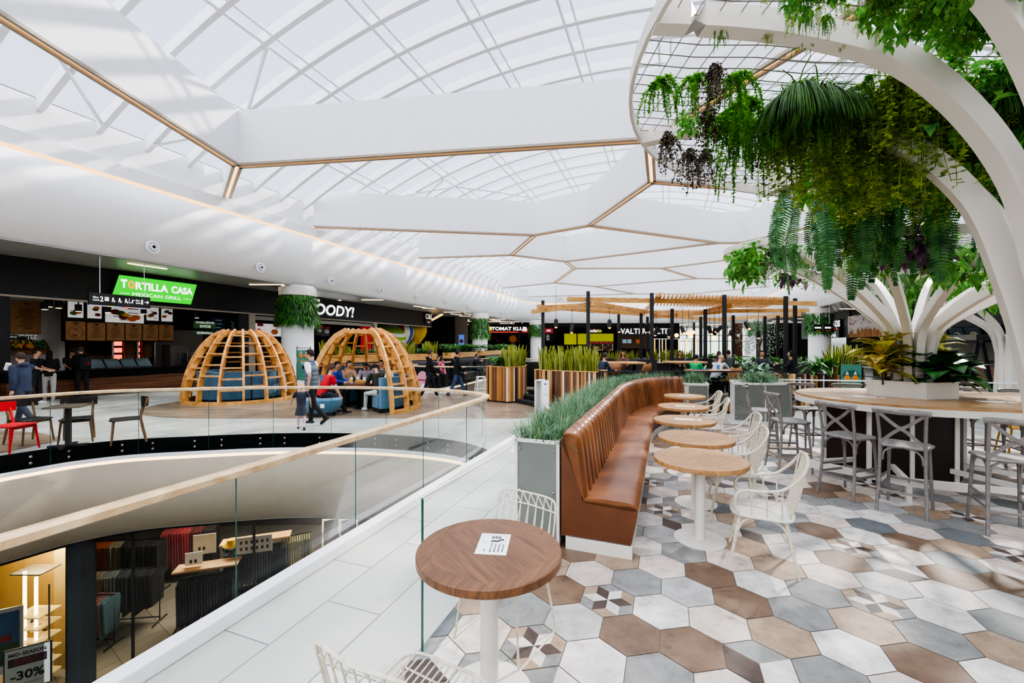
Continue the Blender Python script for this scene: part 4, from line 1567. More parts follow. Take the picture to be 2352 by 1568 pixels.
NA = 'nearest steel tree canopy'
for k, u, v, L in [('asparagus', 1545, 118, .28), ('asparagus', 1600, 180, .26), ('asparagus', 1650, 66, .36), ('berry', 1698, 62, .36), ('berry', 1730, 90, .34), ('asparagus', 1765, 66, .3), ('asparagus', 1842, 88, .46),
                   ('asparagus', 1860, 100, .45), ('asparagus2', 1790, 150, .4), ('berry', 1640, 150, .3), ('berry', 1585, 342, .36), ('berry', 1620, 346, .34), ('asparagus', 1700, 270, .4), ('asparagus', 1720, 290, .6), ('asparagus', 1665, 262, .22), ('ivy', 1625, 268, .2),
                   ('fluffy', 1832, 190, .55), ('fluffy', 1880, 195, .55), ('fluffy', 1800, 215, .45), ('fluffy', 1925, 210, .5), ('berry', 1790, 290, .32), ('berry', 1830, 310, .28), ('berry', 1905, 300, .28), ('berry', 1760, 300, .3),
                   ('asparagus2', 1930, 150, .45), ('broad', 1905, 330, .5), ('box', 1900, 350, .35), ('box', 1870, 385, .3), ('box', 1935, 390, .45), ('box', 1980, 360, .55), ('broad', 1960, 400, .4)]:
    hang(k, NA, at_ring(u, v, zA), L=L)
for i in range(64):                      # dense boxwood mass under the near canopy
    u, v = rl.uniform(1935, 2185), rl.uniform(60, 345)
    if abs((u - 1935) * .95 + 0 - (v - 60)) > 330: continue
    hang('box', NA, at_ring(u, v, zA), L=rl.uniform(.35, .75))
for i in range(80):
    u, v = rl.uniform(1750, 2330), rl.uniform(-160, 110)
    p = at_ring(u, v, zA)
    hang(rl.choice(('box', 'broad', 'asparagus2', 'box')), NA, p, L=rl.uniform(.3, .5) if p[1] > 2.35 else .13)
for i in range(70):
    u, v = rl.uniform(2000, 2330), rl.uniform(40, 420)
    p = at_ring(u, v, zA)
    if p[1] > 2.5: hang(rl.choice(('box', 'box', 'broad', 'asparagus2')), NA, p, L=rl.uniform(.2, .5))
for i in range(50):
    u, v = rl.uniform(2200, 2560), rl.uniform(-100, 330)
    p = at_ring(u, v, zA)
    hang(rl.choice(('broad', 'box', 'fluffy', 'broad')), NA, p, L=rl.uniform(.3, .55) if p[1] > 2.45 else .13)
for i in range(120):
    u = rl.uniform(1840, 2360)
    rv = 20 + max(0, u - 1750) ** 1.65 * .0125
    hang(rl.choice(('box', 'box', 'broad', 'asparagus2')), NA, at_ring(u, rl.uniform(-170, rv - 150), zA), L=.12, force=True)
for u, v, L in [(1855, 432, 1.0), (1890, 428, 1.25), (1925, 425, 1.2), (1960, 420, 1.05), (2010, 415, .9), (2130, 395, 1.05), (2165, 385, 1.2), (2150, 360, .95)]:
    hang('fern', NA, at_ring(u, v, zA), L=L)
for i in range(8):
    hang('box', NA, at_ring(rl.uniform(1955, 2010), rl.uniform(395, 425), zA), L=rl.uniform(.7, .95))


def scatter(C, Rr, zf, n, where, kinds, lo, hi, rmin=.45):
    for i in range(n):
        a, q = rl.uniform(0, 2 * PI), Rr * math.sqrt(rl.uniform(rmin ** 2, .93))
        x, y = C[0] + q * math.cos(a), C[1] + q * math.sin(a)
        hang(rl.choice(kinds), where, (x, y, zf(x, y) - .02), L=rl.uniform(lo, hi))


NB_ = 'steel tree of the communal table'
for k, u, v, L in [('ivy', 1690, 575, .55), ('ivy', 1715, 570, .55), ('ivy', 1740, 585, .5), ('broad', 1725, 562, .35), ('broad', 1705, 580, .3), ('berry', 1765, 572, .32), ('berry', 1800, 566, .3), ('ivy', 1750, 600, .5), ('fluffy', 1815, 570, .35), ('purple', 1822, 612, .3), ('ivy', 1860, 590, .5)]:
    hang(k, NB_, at_ring(u, v, zB), L=L)
for u, v in ((2085, 538), (2105, 536), (2125, 545), (2145, 550), (2070, 545)):
    hang('purple', NB_, at_ring(u, v, zB), L=.25)
scatter(CB, RB, zB, 120, NB_, ('ivy', 'ivy', 'asparagus2', 'box', 'broad', 'berry', 'ivy', 'fluffy'), .18, .46)
NC_ = 'farthest steel tree canopy'
scatter(CC, 2.7, zC, 70, NC_, ('ivy', 'fluffy', 'asparagus2', 'fern', 'broad', 'ivy'), .4, .7, .3)
# ================================================================ raised platform with pergola
PZ = .36


def colwall(mb, a, c, z0, z1, rng, wmin=.04, wmax=.075):          # vertical boards in mixed colours
    a, c = Vector((a[0], a[1], 0)), Vector((c[0], c[1], 0))
    L = (c - a).length
    u_ = (c - a) / L
    nn = u_.cross(Vector((0, 0, 1)))
    x = 0
    while x < L - .01:
        w_ = min(rng.uniform(wmin, wmax), L - x)
        cl = lin(rng.choice(('#3b2a22', '#4a362b', '#c08a4e', '#d9a868', '#6b4a35', '#8b5e3c', '#e6dfd2', '#2f231e', '#b37d46')))
        p = a + u_ * (x + w_ / 2) + nn * rng.uniform(-.004, .004)
        k = len(mb.f)
        mb.box((p.x, p.y, (z0 + z1) / 2), (w_ - .004, .024, z1 - z0), math.atan2(u_.y, u_.x))
        mb.col += [cl] * (len(mb.f) - k)
        x += w_


m, nt, out = nodes('mixed_colour_boards')
b = N(nt, 'BsdfPrincipled'); b.inputs['Roughness'].default_value = .5
at = N(nt, 'Attribute', attribute_name='col')
nz = N(nt, 'TexNoise'); nz.inputs['Scale'].default_value = 3; nz.inputs['Detail'].default_value = 6
tc = N(nt, 'TexCoord'); mp = N(nt, 'Mapping'); mp.inputs['Scale'].default_value = (12, 12, 1)
nt.links.new(tc.outputs['Object'], mp.inputs[0]); nt.links.new(mp.outputs[0], nz.inputs['Vector'])
r = ramp(nt, [(.3, (.7, .7, .7, 1)), (.7, (1, 1, 1, 1))]); nt.links.new(nz.outputs['Fac'], r.inputs[0])
mx = N(nt, 'MixRGB', blend_type='MULTIPLY'); mx.inputs[0].default_value = 1
nt.links.new(at.outputs['Color'], mx.inputs[1]); nt.links.new(r.outputs[0], mx.inputs[2]); nt.links.new(mx.outputs[0], b.inputs['Base Color'])
nt.links.new(b.outputs[0], out.inputs[0])
m_boards = m
m_tread = mat('black_stair_tread', '#26272a', .45)
m_deck = wood('dark_deck', '#3a322c', '#5c5148', .4, (2, 12, 12), 1.5, 0, (1.6, .2))
rp4 = random.Random(21)

plat = [(.75, 12.95), (1.1, 12.2), (2.3, 11.3), (6.3, 11.3), (9.4, 12.2), (10.6, 19.5), (2.6, 20.5), (1.4, 17.5)]
o = struct(MB().prism(plat, .02, PZ).build('floor', m_deck))
sk = MB(); sk.col = []
colwall(sk, (2.3, 11.27), (6.3, 11.27), .05, PZ - .07, rp4)
colwall(sk, (6.3, 11.27), (9.4, 12.17), .05, PZ - .07, rp4)
struct(sk.build('trim_60', m_boards))
struct(MB().bar((2.3, 11.24, PZ - .03), (6.3, 11.24, PZ - .03), .05, .08).bar((6.3, 11.24, PZ - .03), (9.4, 12.14, PZ - .03), .05, .08).build('trim_61', m_dark))
# stairs rising towards the platform
d_ = Vector((.72, -1.2, 0)).normalized()
up_ = Vector((d_.y * -1, d_.x, 0))
t = thing('stairs', 'three black steps up to the platform between the two striped planters', 'stairs', (0, 0, 0))
for i in range(3):
    a = Vector((-.02, 13.55, 0)) + up_ * .3 * i
    c = a + d_ * 1.5
    z1 = PZ / 3 * (i + 1)
    MB().prism([(p.x, p.y) for p in (a, c, c + up_ * 1.0, a + up_ * 1.0)], z1 - .1, z1).build('step', m_tread, t)


def board_planter(poly, h, label):
    t = thing('striped_planter', label, 'planter')
    n = len(poly)
    q = MB(); q.col = []
    for i in range(n):
        colwall(q, poly[i], poly[(i + 1) % n], .05, h, rp4)
    q.build('board_cladding', m_boards, t)
    MB().prism([(sum(p[0] for p in poly) / n + (x - sum(p[0] for p in poly) / n) * .97, sum(p[1] for p in poly) / n + (y - sum(p[1] for p in poly) / n) * .97) for x, y in poly], 0, h - .05).build('core', m_dark, t)
    b = MB()
    for i in range(n):
        b.bar((*poly[i], h), (*poly[(i + 1) % n], h), .05, .02)
    b.build('cap_rim', m_pine, t)
    return t


PL1 = [(-.83, 13.65), (-.12, 13.19), (.36, 13.42), (.5, 14.5), (-.5, 15.0)]
PL2 = [(.66, 12.2), (1.07, 11.82), (2.24, 11.16), (2.7, 11.9), (1.2, 13.0)]
board_planter(PL1, 1.14, 'wood-striped planter to the left of the black steps')
board_planter(PL2, 1.12, 'wood-striped planter to the right of the black steps')

# ---- snake plants and friends
lf_snake = leaf('snake_plant_green', '#35592a', '#6f8c3e', .45, .15, 10)
lf_snakeY = leaf('snake_plant_margin', '#a8a03e', '#c9c058', .45, .15, 6)
lf_zz = leaf('glossy_green_leaf', '#2c6426', '#63a548', .35, .2, 9)
lf_pale = leaf('silver_green_leaf', '#4f8260', '#a6c7a6', .4, .2, 8)


def snake(b, x, y, z, H, n, rng, spread=.22):
    for i in range(n):
        px, py = x + rng.uniform(-spread, spread), y + rng.uniform(-spread, spread)
        az = rng.uniform(0, PI)
        f = Vector((math.cos(az), math.sin(az), 0))
        h = H * rng.uniform(.55, 1.05)
        dx, dy = (px - x) * .5 + rng.uniform(-.06, .06), (py - y) * .5 + rng.uniform(-.06, .06)
        pts = [Vector((px + dx * q * q, py + dy * q * q, z + h * q)) for q in (0, .3, .6, .85, 1)]
        tw = rng.uniform(-.7, .7)
        vs, fs, ms = [], [], []
        for q, p in zip((0, .3, .6, .85, 1), pts):
            w_ = .034 * (.75 + .5 * q - 1.2 * max(0, q - .55) ** 1.2 * 2.0)
            w_ = max(w_, .001)
            g = Matrix.Rotation(tw * q, 3, 'Z') @ f
            vs += [p - g * w_, p - g * w_ * .55, p + g * w_ * .55, p + g * w_]
        o_ = len(b.v)
        b.v += [tuple(v_) for v_ in vs]
        for k in range(4):
            for e, mm in ((0, 1), (1, 0), (2, 1)):
                b.f.append((o_ + 4 * k + e, o_ + 4 * k + e + 1, o_ + 4 * k + e + 5, o_ + 4 * k + e + 4))
                b.m.append(mm)


def zz(b, x, y, z, H, n, rng, L=.1, W=.05, out=.25):
    for i in range(n):
        az, e = rng.uniform(0, 2 * PI), rng.uniform(.2, out)
        tip = Vector((x + math.cos(az) * e, y + math.sin(az) * e, z + H * rng.uniform(.6, 1)))
        pts = crom([(x, y, z), ((x + tip.x) / 2 - .0, (y + tip.y) / 2, z + H * .6), tip], 4)
        b.tube(pts, .005, 4, 0)
        for p in pts[1:]:
            for q in (-1, 1):
                d = Vector((-math.sin(az) * q, math.cos(az) * q, rng.uniform(.2, .7)))
                b.leaf(p, d, (0, 0, 1), L * rng.uniform(.8, 1.2), W, .3, 0)


snake_proto = []
for k in range(3):
    b = MB()
    snake(b, 0, 0, 0, .72, 20, random.Random(70 + k), .15)
    snake_proto.append(b)
SN_USED = {}


def snake_at(p, label, group, sc=1.):
    k = rp4.randrange(3)
    if k in SN_USED:
        o_ = SN_USED[k].copy(); COL.objects.link(o_)
    else:
        o_ = snake_proto[k].build('snake_plant', [lf_snake, lf_snakeY]); SN_USED[k] = o_
    o_.location = p
    o_.rotation_euler.z = rp4.uniform(0, 6)
    o_.scale = (sc * 1.05, sc * 1.05, sc)
    return tag(o_, label, 'plant', group)


for p in ((-.02, 13.75), (.1, 14.2), (-.2, 13.5 + .45), (.25, 13.7), (.05, 13.5)):
    snake_at((*p, 1.1), 'yellow-edged snake plant in the striped planter left of the steps', 'snake plants in the planter left of the steps')
for i in range(11):
    q = i / 10
    p = (.95 + 1.25 * q + (i % 2) * .15, 12.15 - .62 * q + (i % 2) * .25)
    snake_at((*p, 1.08), 'yellow-edged snake plant in the striped planter right of the steps', 'snake plants in the planter right of the steps')
for x, y in ((-.55, 13.75), (-.4, 14.1), (-.5, 14.4)):
    b = MB(); zz(b, 0, 0, 0, .35, 14, rp4, .1, .06)
    o = b.build('leafy_plant', lf_zz); o.location = (x, y, 1.1)
    tag(o, 'low broad-leaved plant at the left end of the striped planter by the steps', 'plant', 'leafy plants in the planter left of the steps')

# dark booth back behind the steps
t = thing('booth_bench', 'black upholstered booth back standing behind the striped planter at the steps', 'bench', (.75, 14.9, 0), head(20))
MB().box((0, 0, .8), (1.4, .14, .9)).build('backrest', m_dark, t, bevel=.04)
MB().box((0, .3, .55), (1.4, .5, .38)).build('seat', m_dark, t, bevel=.04)

# dispenser stand
t = thing('sanitizer_stand', 'slim white stand with an open front and printed side panel before the striped planter', 'stand', (.87, 11.55, 0), head(25))
w_, h_ = .2, .88
MB().box((-w_ + .012, 0, h_ / 2), (.024, .3, h_)).build('side_panel', m_white, t)
MB().box((w_ * .02, 0, h_ / 2), (.024, .3, h_)).build('side_panel', m_white, t)
MB().box((-w_ / 2, 0, h_ - .012), (w_, .3, .024)).build('top_panel', m_white, t)
MB().box((-w_ / 2, .14, h_ / 2), (w_, .02, h_)).build('back_panel', m_white, t)
sp_ = MB().box((w_ * .55, -.14, h_ / 2), (w_ * 1.0, .02, h_)).build('printed_panel', m_white, t)
mn = mat('navy_print', '#24356e', .6)
MB().prism([(-.035, 0), (.035, 0), (0, .05)], 0, .002).xf(Matrix.Translation((w_ * .55, -.1515, h_ - .12)) @ Matrix.Rotation(PI / 2, 4, 'X')).build('printed_mark', mn, sp_)
for i, (tx, sz, zz_) in enumerate((('STOP', .03, .62), ('SANITIZE', .025, .52), ('YOUR HANDS', .022, .48))):
    text(tx, sz, upright(w_ * .55, -.152, zz_, 180), mn, sp_, .002)
b = MB().ball((0, 0, .11), .11, 14, 10)
b.m = [(i // 3) % 3 for i in range(len(b.f))]
o = b.build('ball', [mat('ball_blue', '#28479c', .4), mat('ball_red', '#b52a32', .4), m_white], smooth=True)
o.location = (.98, 11.28, 0)
tag(o, 'blue, red and white ball lying at the foot of the slim white stand', 'ball')

# ---- guard rail of the platform
t = thing('guard_rail', 'dark metal guard rail with clear panes along the platform edge behind the bench grass', 'railing')
MB().bar((2.3, 11.3, 1.12), (6.25, 11.3, 1.12), .05, .035).build('handrail', m_dark, t)
for i in range(4):
    x = 2.35 + i * 1.29
    MB().box((x, 11.3, .74), (.03, .03, .76)).build('post', m_dark, t)
    if i < 3:
        MB().quad((x + .05, 11.3, .42), (x + 1.24, 11.3, .42), (x + 1.24, 11.3, 1.08), (x + .05, 11.3, 1.08)).build('glass_pane', m_glass, t)
t = thing('glass_barrier', 'low glass barrier with a white top rail behind the bar stools', 'railing')
for a, c in (((6.8, 10.7), (9.0, 10.25)), ((9.0, 10.25), (11.0, 9.85)), ((11.0, 9.85), (14.5, 9.2))):
    MB().bar((*a, .955), (*c, .955), .05, .03).build('top_rail', m_white, t)
    MB().quad((*a, .04), (*c, .04), (*c, .94), (*a, .94)).build('glass_pane', m_glass, t)

# ---- pergola
pg = thing('pergola', 'golden timber pergola on black posts over the raised seating platform', 'pergola')
def zP(u, v, z):
    d = F * (CH - z) / (v - HZ)
    return Vector(((u - 1176) * d / F, d, z))


for u, d, v in [(1247, 18.0, 690), (1351, 15.2, 669), (1497, 14.8, 673), (1663.7, 15.2, 677), (1804.6, 15.8, 680), (1826, 17.5, 685), (1421, 20, 722), (1472.5, 18.9, 717), (1487, 21.5, 727), (1543.6, 17, 709), (1620, 17.2, 710),
                (1609.5, 21.5, 727), (1594, 26, 740), (1684, 20.5, 724), (1756.5, 21.2, 726), (1740, 25, 737), (1786.6, 20.6, 725)]:
    x = (u - 1176) * d / F
    z1 = CH + (HZ - v) * d / F
    z0 = PZ if d < 19.4 and x > 1.4 else 0
    MB().box((x, d, (z0 + z1) / 2), (.125, .125, z1 - z0), -PHI * .6).build('post', m_dark, pg)
beams = [((1303, 687), (1874, 697), 3.5), ((1222, 716), (1362, 698.5), 3.3), ((1362, 697), (1480, 716), 3.3), ((1234, 704), (1480, 722), 3.42), ((1478, 717), (1625, 716), 3.45), ((1500, 724), (1660, 735), 3.3),
         ((1858, 713), (1655, 714), 3.4), ((1840, 722), (1620, 735), 3.35), ((1625, 713), (1684, 702), 3.35), ((1517, 677), (1479, 716), 3.68), ((1655, 716), (1500, 728), 3.3)]
for a, c, z in beams:
    MB().bar(zP(*a, z), zP(*c, z), .09, .17, mi=0).build('beam', m_pine, pg)
A_, C_ = zP(1500, 687, 3.5), zP(1812, 695, 3.5)
for i in range(36):
    p = A_.lerp(C_, i / 35) + Vector((-.08, -.15, .15))
    MB().bar(p, p + Vector((1.25, 4.0, 0)), .035, .11).build('slat', m_pine, pg)
A_, C_ = zP(1372, 702, 3.38), zP(1478, 716, 3.38)
for i in range(9):
    p = A_.lerp(C_, i / 8) + Vector((0, 0, .1))
    MB().bar(p, p + Vector((-2.2, 1.6, 0)), .035, .08).build('slat', m_pine, pg)

m_amber = emis('amber_bulb', '#ff9a35', 7)
m_cord = mat('black_cord', '#151515', .6)
sl = None
for i, (u, v, d, tilt) in enumerate([(1277, 742, 17, .1), (1314, 754, 16.5, .1), (1400, 743, 16.5, .05), (1421, 753, 18, .1), (1485, 752, 16.5, .4), (1507, 761, 18, .2), (1536, 764, 17.5, 0), (1568, 757, 17, .5), (1630, 757, 17.5, .3), (1642, 760, 18, .6), (1652, 755, 17, .7), (1678, 765, 19, .4), (1716, 747, 16.5, .5), (1742, 767, 18, 0)]):
    lab = 'black canister spotlight hanging on a cord under the timber pergola'
    p = P(u, v, d)
    if sl is None:
        sl = thing('hanging_spotlight', lab, 'lamp', p, 0, 'black spotlights hanging under the pergola')
        MB().tube([(0, 0, .12), (0, 0, 1.5)], .008, 4).build('cord', m_cord, sl)
        bd = MB().lathe([(0, -.16), (.085, -.16), (.08, .1), (.05, .17), (0, .18)], 14).build('housing', m_dark, sl, smooth=30)
        MB().ball((0, 0, -.15), .055, 10, 6).build('bulb', m_amber, bd)
    else:
        q = dup(sl, p, i * 1.3)
        for ch in q.children:
            if ch.name.startswith('housing'):
                ch.rotation_euler = (tilt, tilt * .6, 0)
        zc = (3.35 - p[2]) / 1.5
        for ch in q.children:
            if ch.name.startswith('cord'): ch.scale = (1, 1, zc)
for u, v, d in [(1554, 770, 18), (1582, 765, 17), (1640, 775, 19), (1592, 763, 20), (1588, 772, 21)]:
    p = P(u, v, d)
    t = thing('pendant_bulb', 'glowing amber globe bulb hanging under the timber pergola', 'lamp', p, 0, 'amber globe bulbs under the pergola')
    MB().ball((0, 0, 0), .09, 12, 8).build('globe', m_amber, t, smooth=True)
    MB().tube([(0, 0, .08), (0, 0, 3.3 - p[2])], .008, 4).build('cord', m_cord, t)

# ---- tables, benches on the platform
def slab_table(p, w, dp, h, rz, label, z=PZ, m=None):
    t = thing('wooden_table', label, 'table', (*p, z), rz)
    MB().box((0, 0, h - .03), (w, dp, .06)).build('tabletop', m or m_pine, t, bevel=.008)
    for sx in (-1, 1):
        MB().bar((sx * w * .35, -dp * .3, 0), (sx * w * .33, 0, h - .06), .06, .06).bar((sx * w * .35, dp * .3, 0), (sx * w * .33, 0, h - .06), .06, .06).build('leg', m_dark, t)
    return t


slab_table((3.95, 15.2), 1.5, .9, .86, .1, 'golden timber table under the pergola, behind the striped planter')
slab_table((6.5, 15.8), 1.35, .9, .86, 0, 'golden timber table under the pergola, behind the woman in green')
slab_table((5.95, 12.5), 1.3, .75, .74, .05, 'brown table with a tray just behind the guard rail, before the man in light gray', m=m_oak)
m_booth = mat('charcoal_fabric', '#3c3a3a', .85, var=.15, scale=30)
for i, (x, y, w_, l) in enumerate([(5.05, 16.2, 1.3, 'charcoal fabric booth between two timber tables under the pergola'), (3.2, 17.6, 2.2, 'charcoal fabric booth behind the far timber table under the pergola'), (8.0, 17.0, 1.6, 'charcoal fabric booth beneath the leafy planter under the pergola')]):
    t = thing('booth_bench', l, 'bench', (x, y, PZ))
    MB().box((0, 0, .25), (w_, .6, .42)).build('seat', m_booth, t, bevel=.03)
    MB().box((0, .3, .55), (w_, .14, .75)).build('backrest', m_booth, t, bevel=.03)
m_tan = mat('tan_shell_plastic', '#9c6a42', .5)


def shell_chair(p, hdg, label, z=PZ):
    t = thing('shell_chair', label, 'chair', (*p, z), head(hdg), 'tan shell chairs with black wire legs')
    rows = [(.22, .43, .2), (.1, .41, .23), (-.1, .42, .24), (-.2, .5, .24), (-.24, .65, .22), (-.27, .82, .15)]
    vs, fs = [], []
    for y, z_, w_ in rows:
        for k in range(5):
            x = (k / 2 - 1)
            vs.append((x * w_, y, z_ + .05 * x * x))
    for i in range(5):
        for k in range(4):
            fs.append((i * 5 + k, i * 5 + k + 1, i * 5 + k + 6, i * 5 + k + 5))
    o_ = MB().add(vs, fs).build('shell', m_tan, t, smooth=True)
    sm = o_.modifiers.new('thickness', 'SOLIDIFY'); sm.thickness = .015
    for sx in (-1, 1):
        for sy in (-1, 1):
            MB().tube([(sx * .1, sy * .1, .42), (sx * .22, sy * .2, 0)], .008, 5).build('leg', m_dark, t)
    MB().tube([(-.18, -.15, .2), (.18, .15, .2)], .006, 5).tube([(.18, -.15, .2), (-.18, .15, .2)], .006, 5).build('wire_brace', m_dark, t)
    return t


sc0 = shell_chair((6.25, 12.0), -10, 'tan shell chair behind the guard rail, a camera bag on it')
for p, h, l in [((3.55, 14.6), 10, 'tan shell chair tucked under the timber table behind the striped planter'), ((4.5, 14.5), -30, 'tan shell chair turned aside at the timber table behind the striped planter')]:
    dup(sc0, (*p, PZ), head(h), l)
b = MB().box((0, 0, .07), (.26, .16, .14)).tube(crom([(-.12, 0, .12), (-.06, .02, .24), (.06, .02, .24), (.12, 0, .12)], 4), .008, 5)
o = b.build('camera_bag', m_dark, bevel=.02); o.location = (6.27, 12.05, PZ + .43)
tag(o, 'small black bag lying on the tan shell chair behind the guard rail', 'bag')
# tray with cup on the rail-side table
b = MB().box((0, 0, .008), (.42, .3, .016)); o = b.build('tray', mat('navy_tray', '#23305a', .4), bevel=.004); o.location = (5.6, 12.42, PZ + .742); tag(o, 'navy serving tray on the brown table behind the guard rail', 'tray')
b = MB().lathe([(0, 0), (.035, 0), (.045, .14), (0, .14)], 12); o = b.build('paper_cup', mat('blue_cup', '#4a7dc0', .5)); o.location = (6.2, 12.6, PZ + .741); tag(o, 'blue paper cup on the brown table behind the guard rail', 'cup')

# ---- planting around the platform
def plant_obj(name, fn, mats, pos, label, group=None):
    b = MB(); fn(b)
    o_ = b.build(name, mats); o_.location = pos
    return tag(o_, label, 'plant', group)


def lily(b, n=26, L=.42, W=.12):
    for i in range(n):
        az, e = rp4.uniform(0, 2 * PI), rp4.uniform(.05, 1.2)
        d = Vector((math.cos(az) * math.cos(e), math.sin(az) * math.cos(e), math.sin(e)))
        b.leaf((rp4.uniform(-.12, .12), rp4.uniform(-.1, .1), rp4.uniform(.0, .15)), d, (0, 0, 1), L * rp4.uniform(.7, 1.1), W, .45, 0, .1)


t = thing('striped_planter', 'wood-striped planter carrying silvery plants right of the man in light gray', 'planter')
q = MB(); q.col = []
PLR = [(6.9, 12.05), (8.4, 12.35), (8.3, 12.9), (6.8, 12.6)]
for i in range(4): colwall(q, PLR[i], PLR[(i + 1) % 4], PZ + .02, PZ + .62, rp4)
q.build('board_cladding', m_boards, t)
MB().prism(PLR, PZ + .01, PZ + .58).build('core', m_dark, t)
for x, y in ((7.05, 12.35), (7.4, 12.4)):
    plant_obj('peace_lily', lily, lf_pale, (x, y, PZ + .58), 'silvery green broad-leaved plant in the striped planter behind the tall gray planter', 'silvery plants behind the tall gray planter')
t = thing('striped_planter', 'wood-striped planter with drooping green plants behind the green sign board', 'planter')
q = MB(); q.col = []
PLS = [(10.6, 14.6), (12.6, 15.0), (12.5, 15.6), (10.5, 15.2)]
for i in range(4): colwall(q, PLS[i], PLS[(i + 1) % 4], .03, .78, rp4)
q.build('board_cladding', m_boards, t)
MB().prism(PLS, .02, .72).build('core', m_dark, t)
for x, y, s in ((10.8, 14.9, 1), (11.3, 15.0, 1.1)):
    plant_obj('dracaena', lambda b: lily(b, 34, .6, .13), lf_zz, (x, y, .9), 'drooping green dracaena in the striped planter near the green sign board', 'dracaenas near the green sign board')
for i in range(4):
    snake_at((11.7 + i * .28, 15.15 + .04 * i, .74), 'tall snake plant beside the drooping dracaenas near the green sign board', 'snake plants near the green sign board', 1.5)
for i in range(9):
    x = 7.6 + i * .75
    plant_obj('leafy_plant', lambda b: lily(b, 30, .5, .12), lf_zz, (x, 19.2 + .2 * (i % 3), .9), 'green leafy plant in the row behind the pergola seats', 'leafy plants behind the pergola seats')
for i in range(5):
    p = P(1404 + i * 13, 833, 19)
    snake_at((p[0], p[1], .9), 'snake plant in the planter row behind the far pergola table', 'snake plants behind the far pergola table', .95)
for i in range(8):
    p = P(1496 + i * 12, 829, 20)
    snake_at((p[0], p[1], 1.0), 'snake plant in the planter row behind the pergola booths', 'snake plants behind the pergola booths', .85)
plant_obj('leafy_bush', lambda b: lily(b, 60, .45, .16), lf_zz, P(1638, 832, 20), 'round green bush at the end of the pergola planter row')
for x0, x1, y, z, l in ((4.0, 5.8, 19, .9, 'low dark planter box holding snake plants behind the far pergola table'), (6.4, 10.3, 20, .95, 'low dark planter box holding snake plants behind the pergola booths'), (7.3, 14.2, 19.3, .92, 'long dark planter box holding leafy plants behind the pergola seats')):
    t = thing('planter_box', l, 'planter')
    MB().box(((x0 + x1) / 2, y, (PZ + z) / 2), (x1 - x0, .4, z - PZ + .02)).build('box', m_booth, t)
    MB().box(((x0 + x1) / 2, y, z - .0), (x1 - x0 + .04, .44, .04)).build('rim', m_dark, t)

# olive tree
t = thing('olive_tree', 'gray-green olive tree behind the pergola posts', 'tree', (14.2, 24, 0))
MB().tube(crom([(0, 0, 0), (.08, 0, .8), (-.05, 0, 1.6), (.1, 0, 2.2)], 4), [.09] * 13, 7).build('trunk', m_stem, t)
b = MB()
for i in range(1500):
    a, e, q = rp4.uniform(0, 2 * PI), rp4.uniform(-1.2, 1.5), rp4.random() ** .4 * 1.15
    p = (q * math.cos(a) * math.cos(e) * 1.15, q * math.sin(a) * math.cos(e) * 1.15, 2.3 + q * math.sin(e) * .95)
    b.leaf(p, (rp4.uniform(-1, 1), rp4.uniform(-1, 1), rp4.uniform(-.6, 1)), (0, 0, 1), .14, .04, .2)
b.build('crown', leaf('olive_gray_leaf', '#4a5a4a', '#8a9a84', .5, .2, 5), t)
# ================================================================ left-hand food stalls
FT = -20.0
m_fascia = mat('black_fascia', '#26272a', .5, var=.05)
m_beige = mat('beige_frame', '#b0a595', .5)
m_counterwood = wood('striped_walnut', '#4a2a1a', '#8a5c3c', .35, (.35, .35, 9), 1.4)
m_kraft = mat('kraft_board', '#a87b50', .7, var=.08)
m_kraftl = mat('kraft_print', '#4c3420', .7)
m_tilew = bricks('white_wall_tile', '#c9c5bf', '#bdb8b0', '#8f8a84', .3, .1, .004, math.radians(-69.7), .3, .3)
Z = lambda s, t, z: ST(s, t, z)


def tplane(mb, s0, s1, z0, z1, t, th=.02, mi=0):           # upright slab parallel to the hall axis
    c = ST((s0 + s1) / 2, t - th / 2 * 0)
    return mb.box((c[0], c[1], (z0 + z1) / 2), (th, s1 - s0, z1 - z0), -PHI, mi)


def rect(u0, v0, u1, v1, t):
    s0, za = onT(u0, v0, t)
    s1, zb = onT(u1, v1, t)
    s0b, z0 = onT(u0, v1, t)
    um, vm = (u0 + u1) / 2, (v0 + v1) / 2
    zt = onT(um, v0, t)[1]
    zbm = onT(um, v1, t)[1]
    return s0, s1, zbm, zt


FACE_R = 110.3            # heading that points from the left wall into the hall
TEXTM = lambda s, t, z: upright(*ST(s, t), z, FACE_R - 0 if False else 110.3)

# fascia band and posts
sL = onT(-500, 600, FT)[0]
sE = onT(988, 730, FT)[0]
struct(tplane(MB(), sL, sE, 3.46, 4.7, FT, .3).build('wall_left', m_fascia))
struct(tplane(MB(), sL, sE, 3.40, 3.46, FT + .02, .26).build('trim_62', m_beige))
for u0, u1 in ((-60, 20), (545, 566)):
    s0, s1 = onT(u0, 700, FT)[0], onT(u1, 700, FT)[0]
    struct(tplane(MB(), s0, s1, 0, 3.46, FT - .05, .3).build('wall_left', m_fascia))
for u in (569, 857):
    s0 = onT(u, 700, FT)[0]
    struct(tplane(MB(), s0, s0 + .35, 0, 3.42, FT, .2).build('trim_63', m_beige))
struct(tplane(MB(), onT(573, 700, FT)[0], onT(856, 700, FT)[0], 3.14, 3.34, FT - .1, .12).build('trim_64', mat('shutter_box', '#9a9890', .5)))
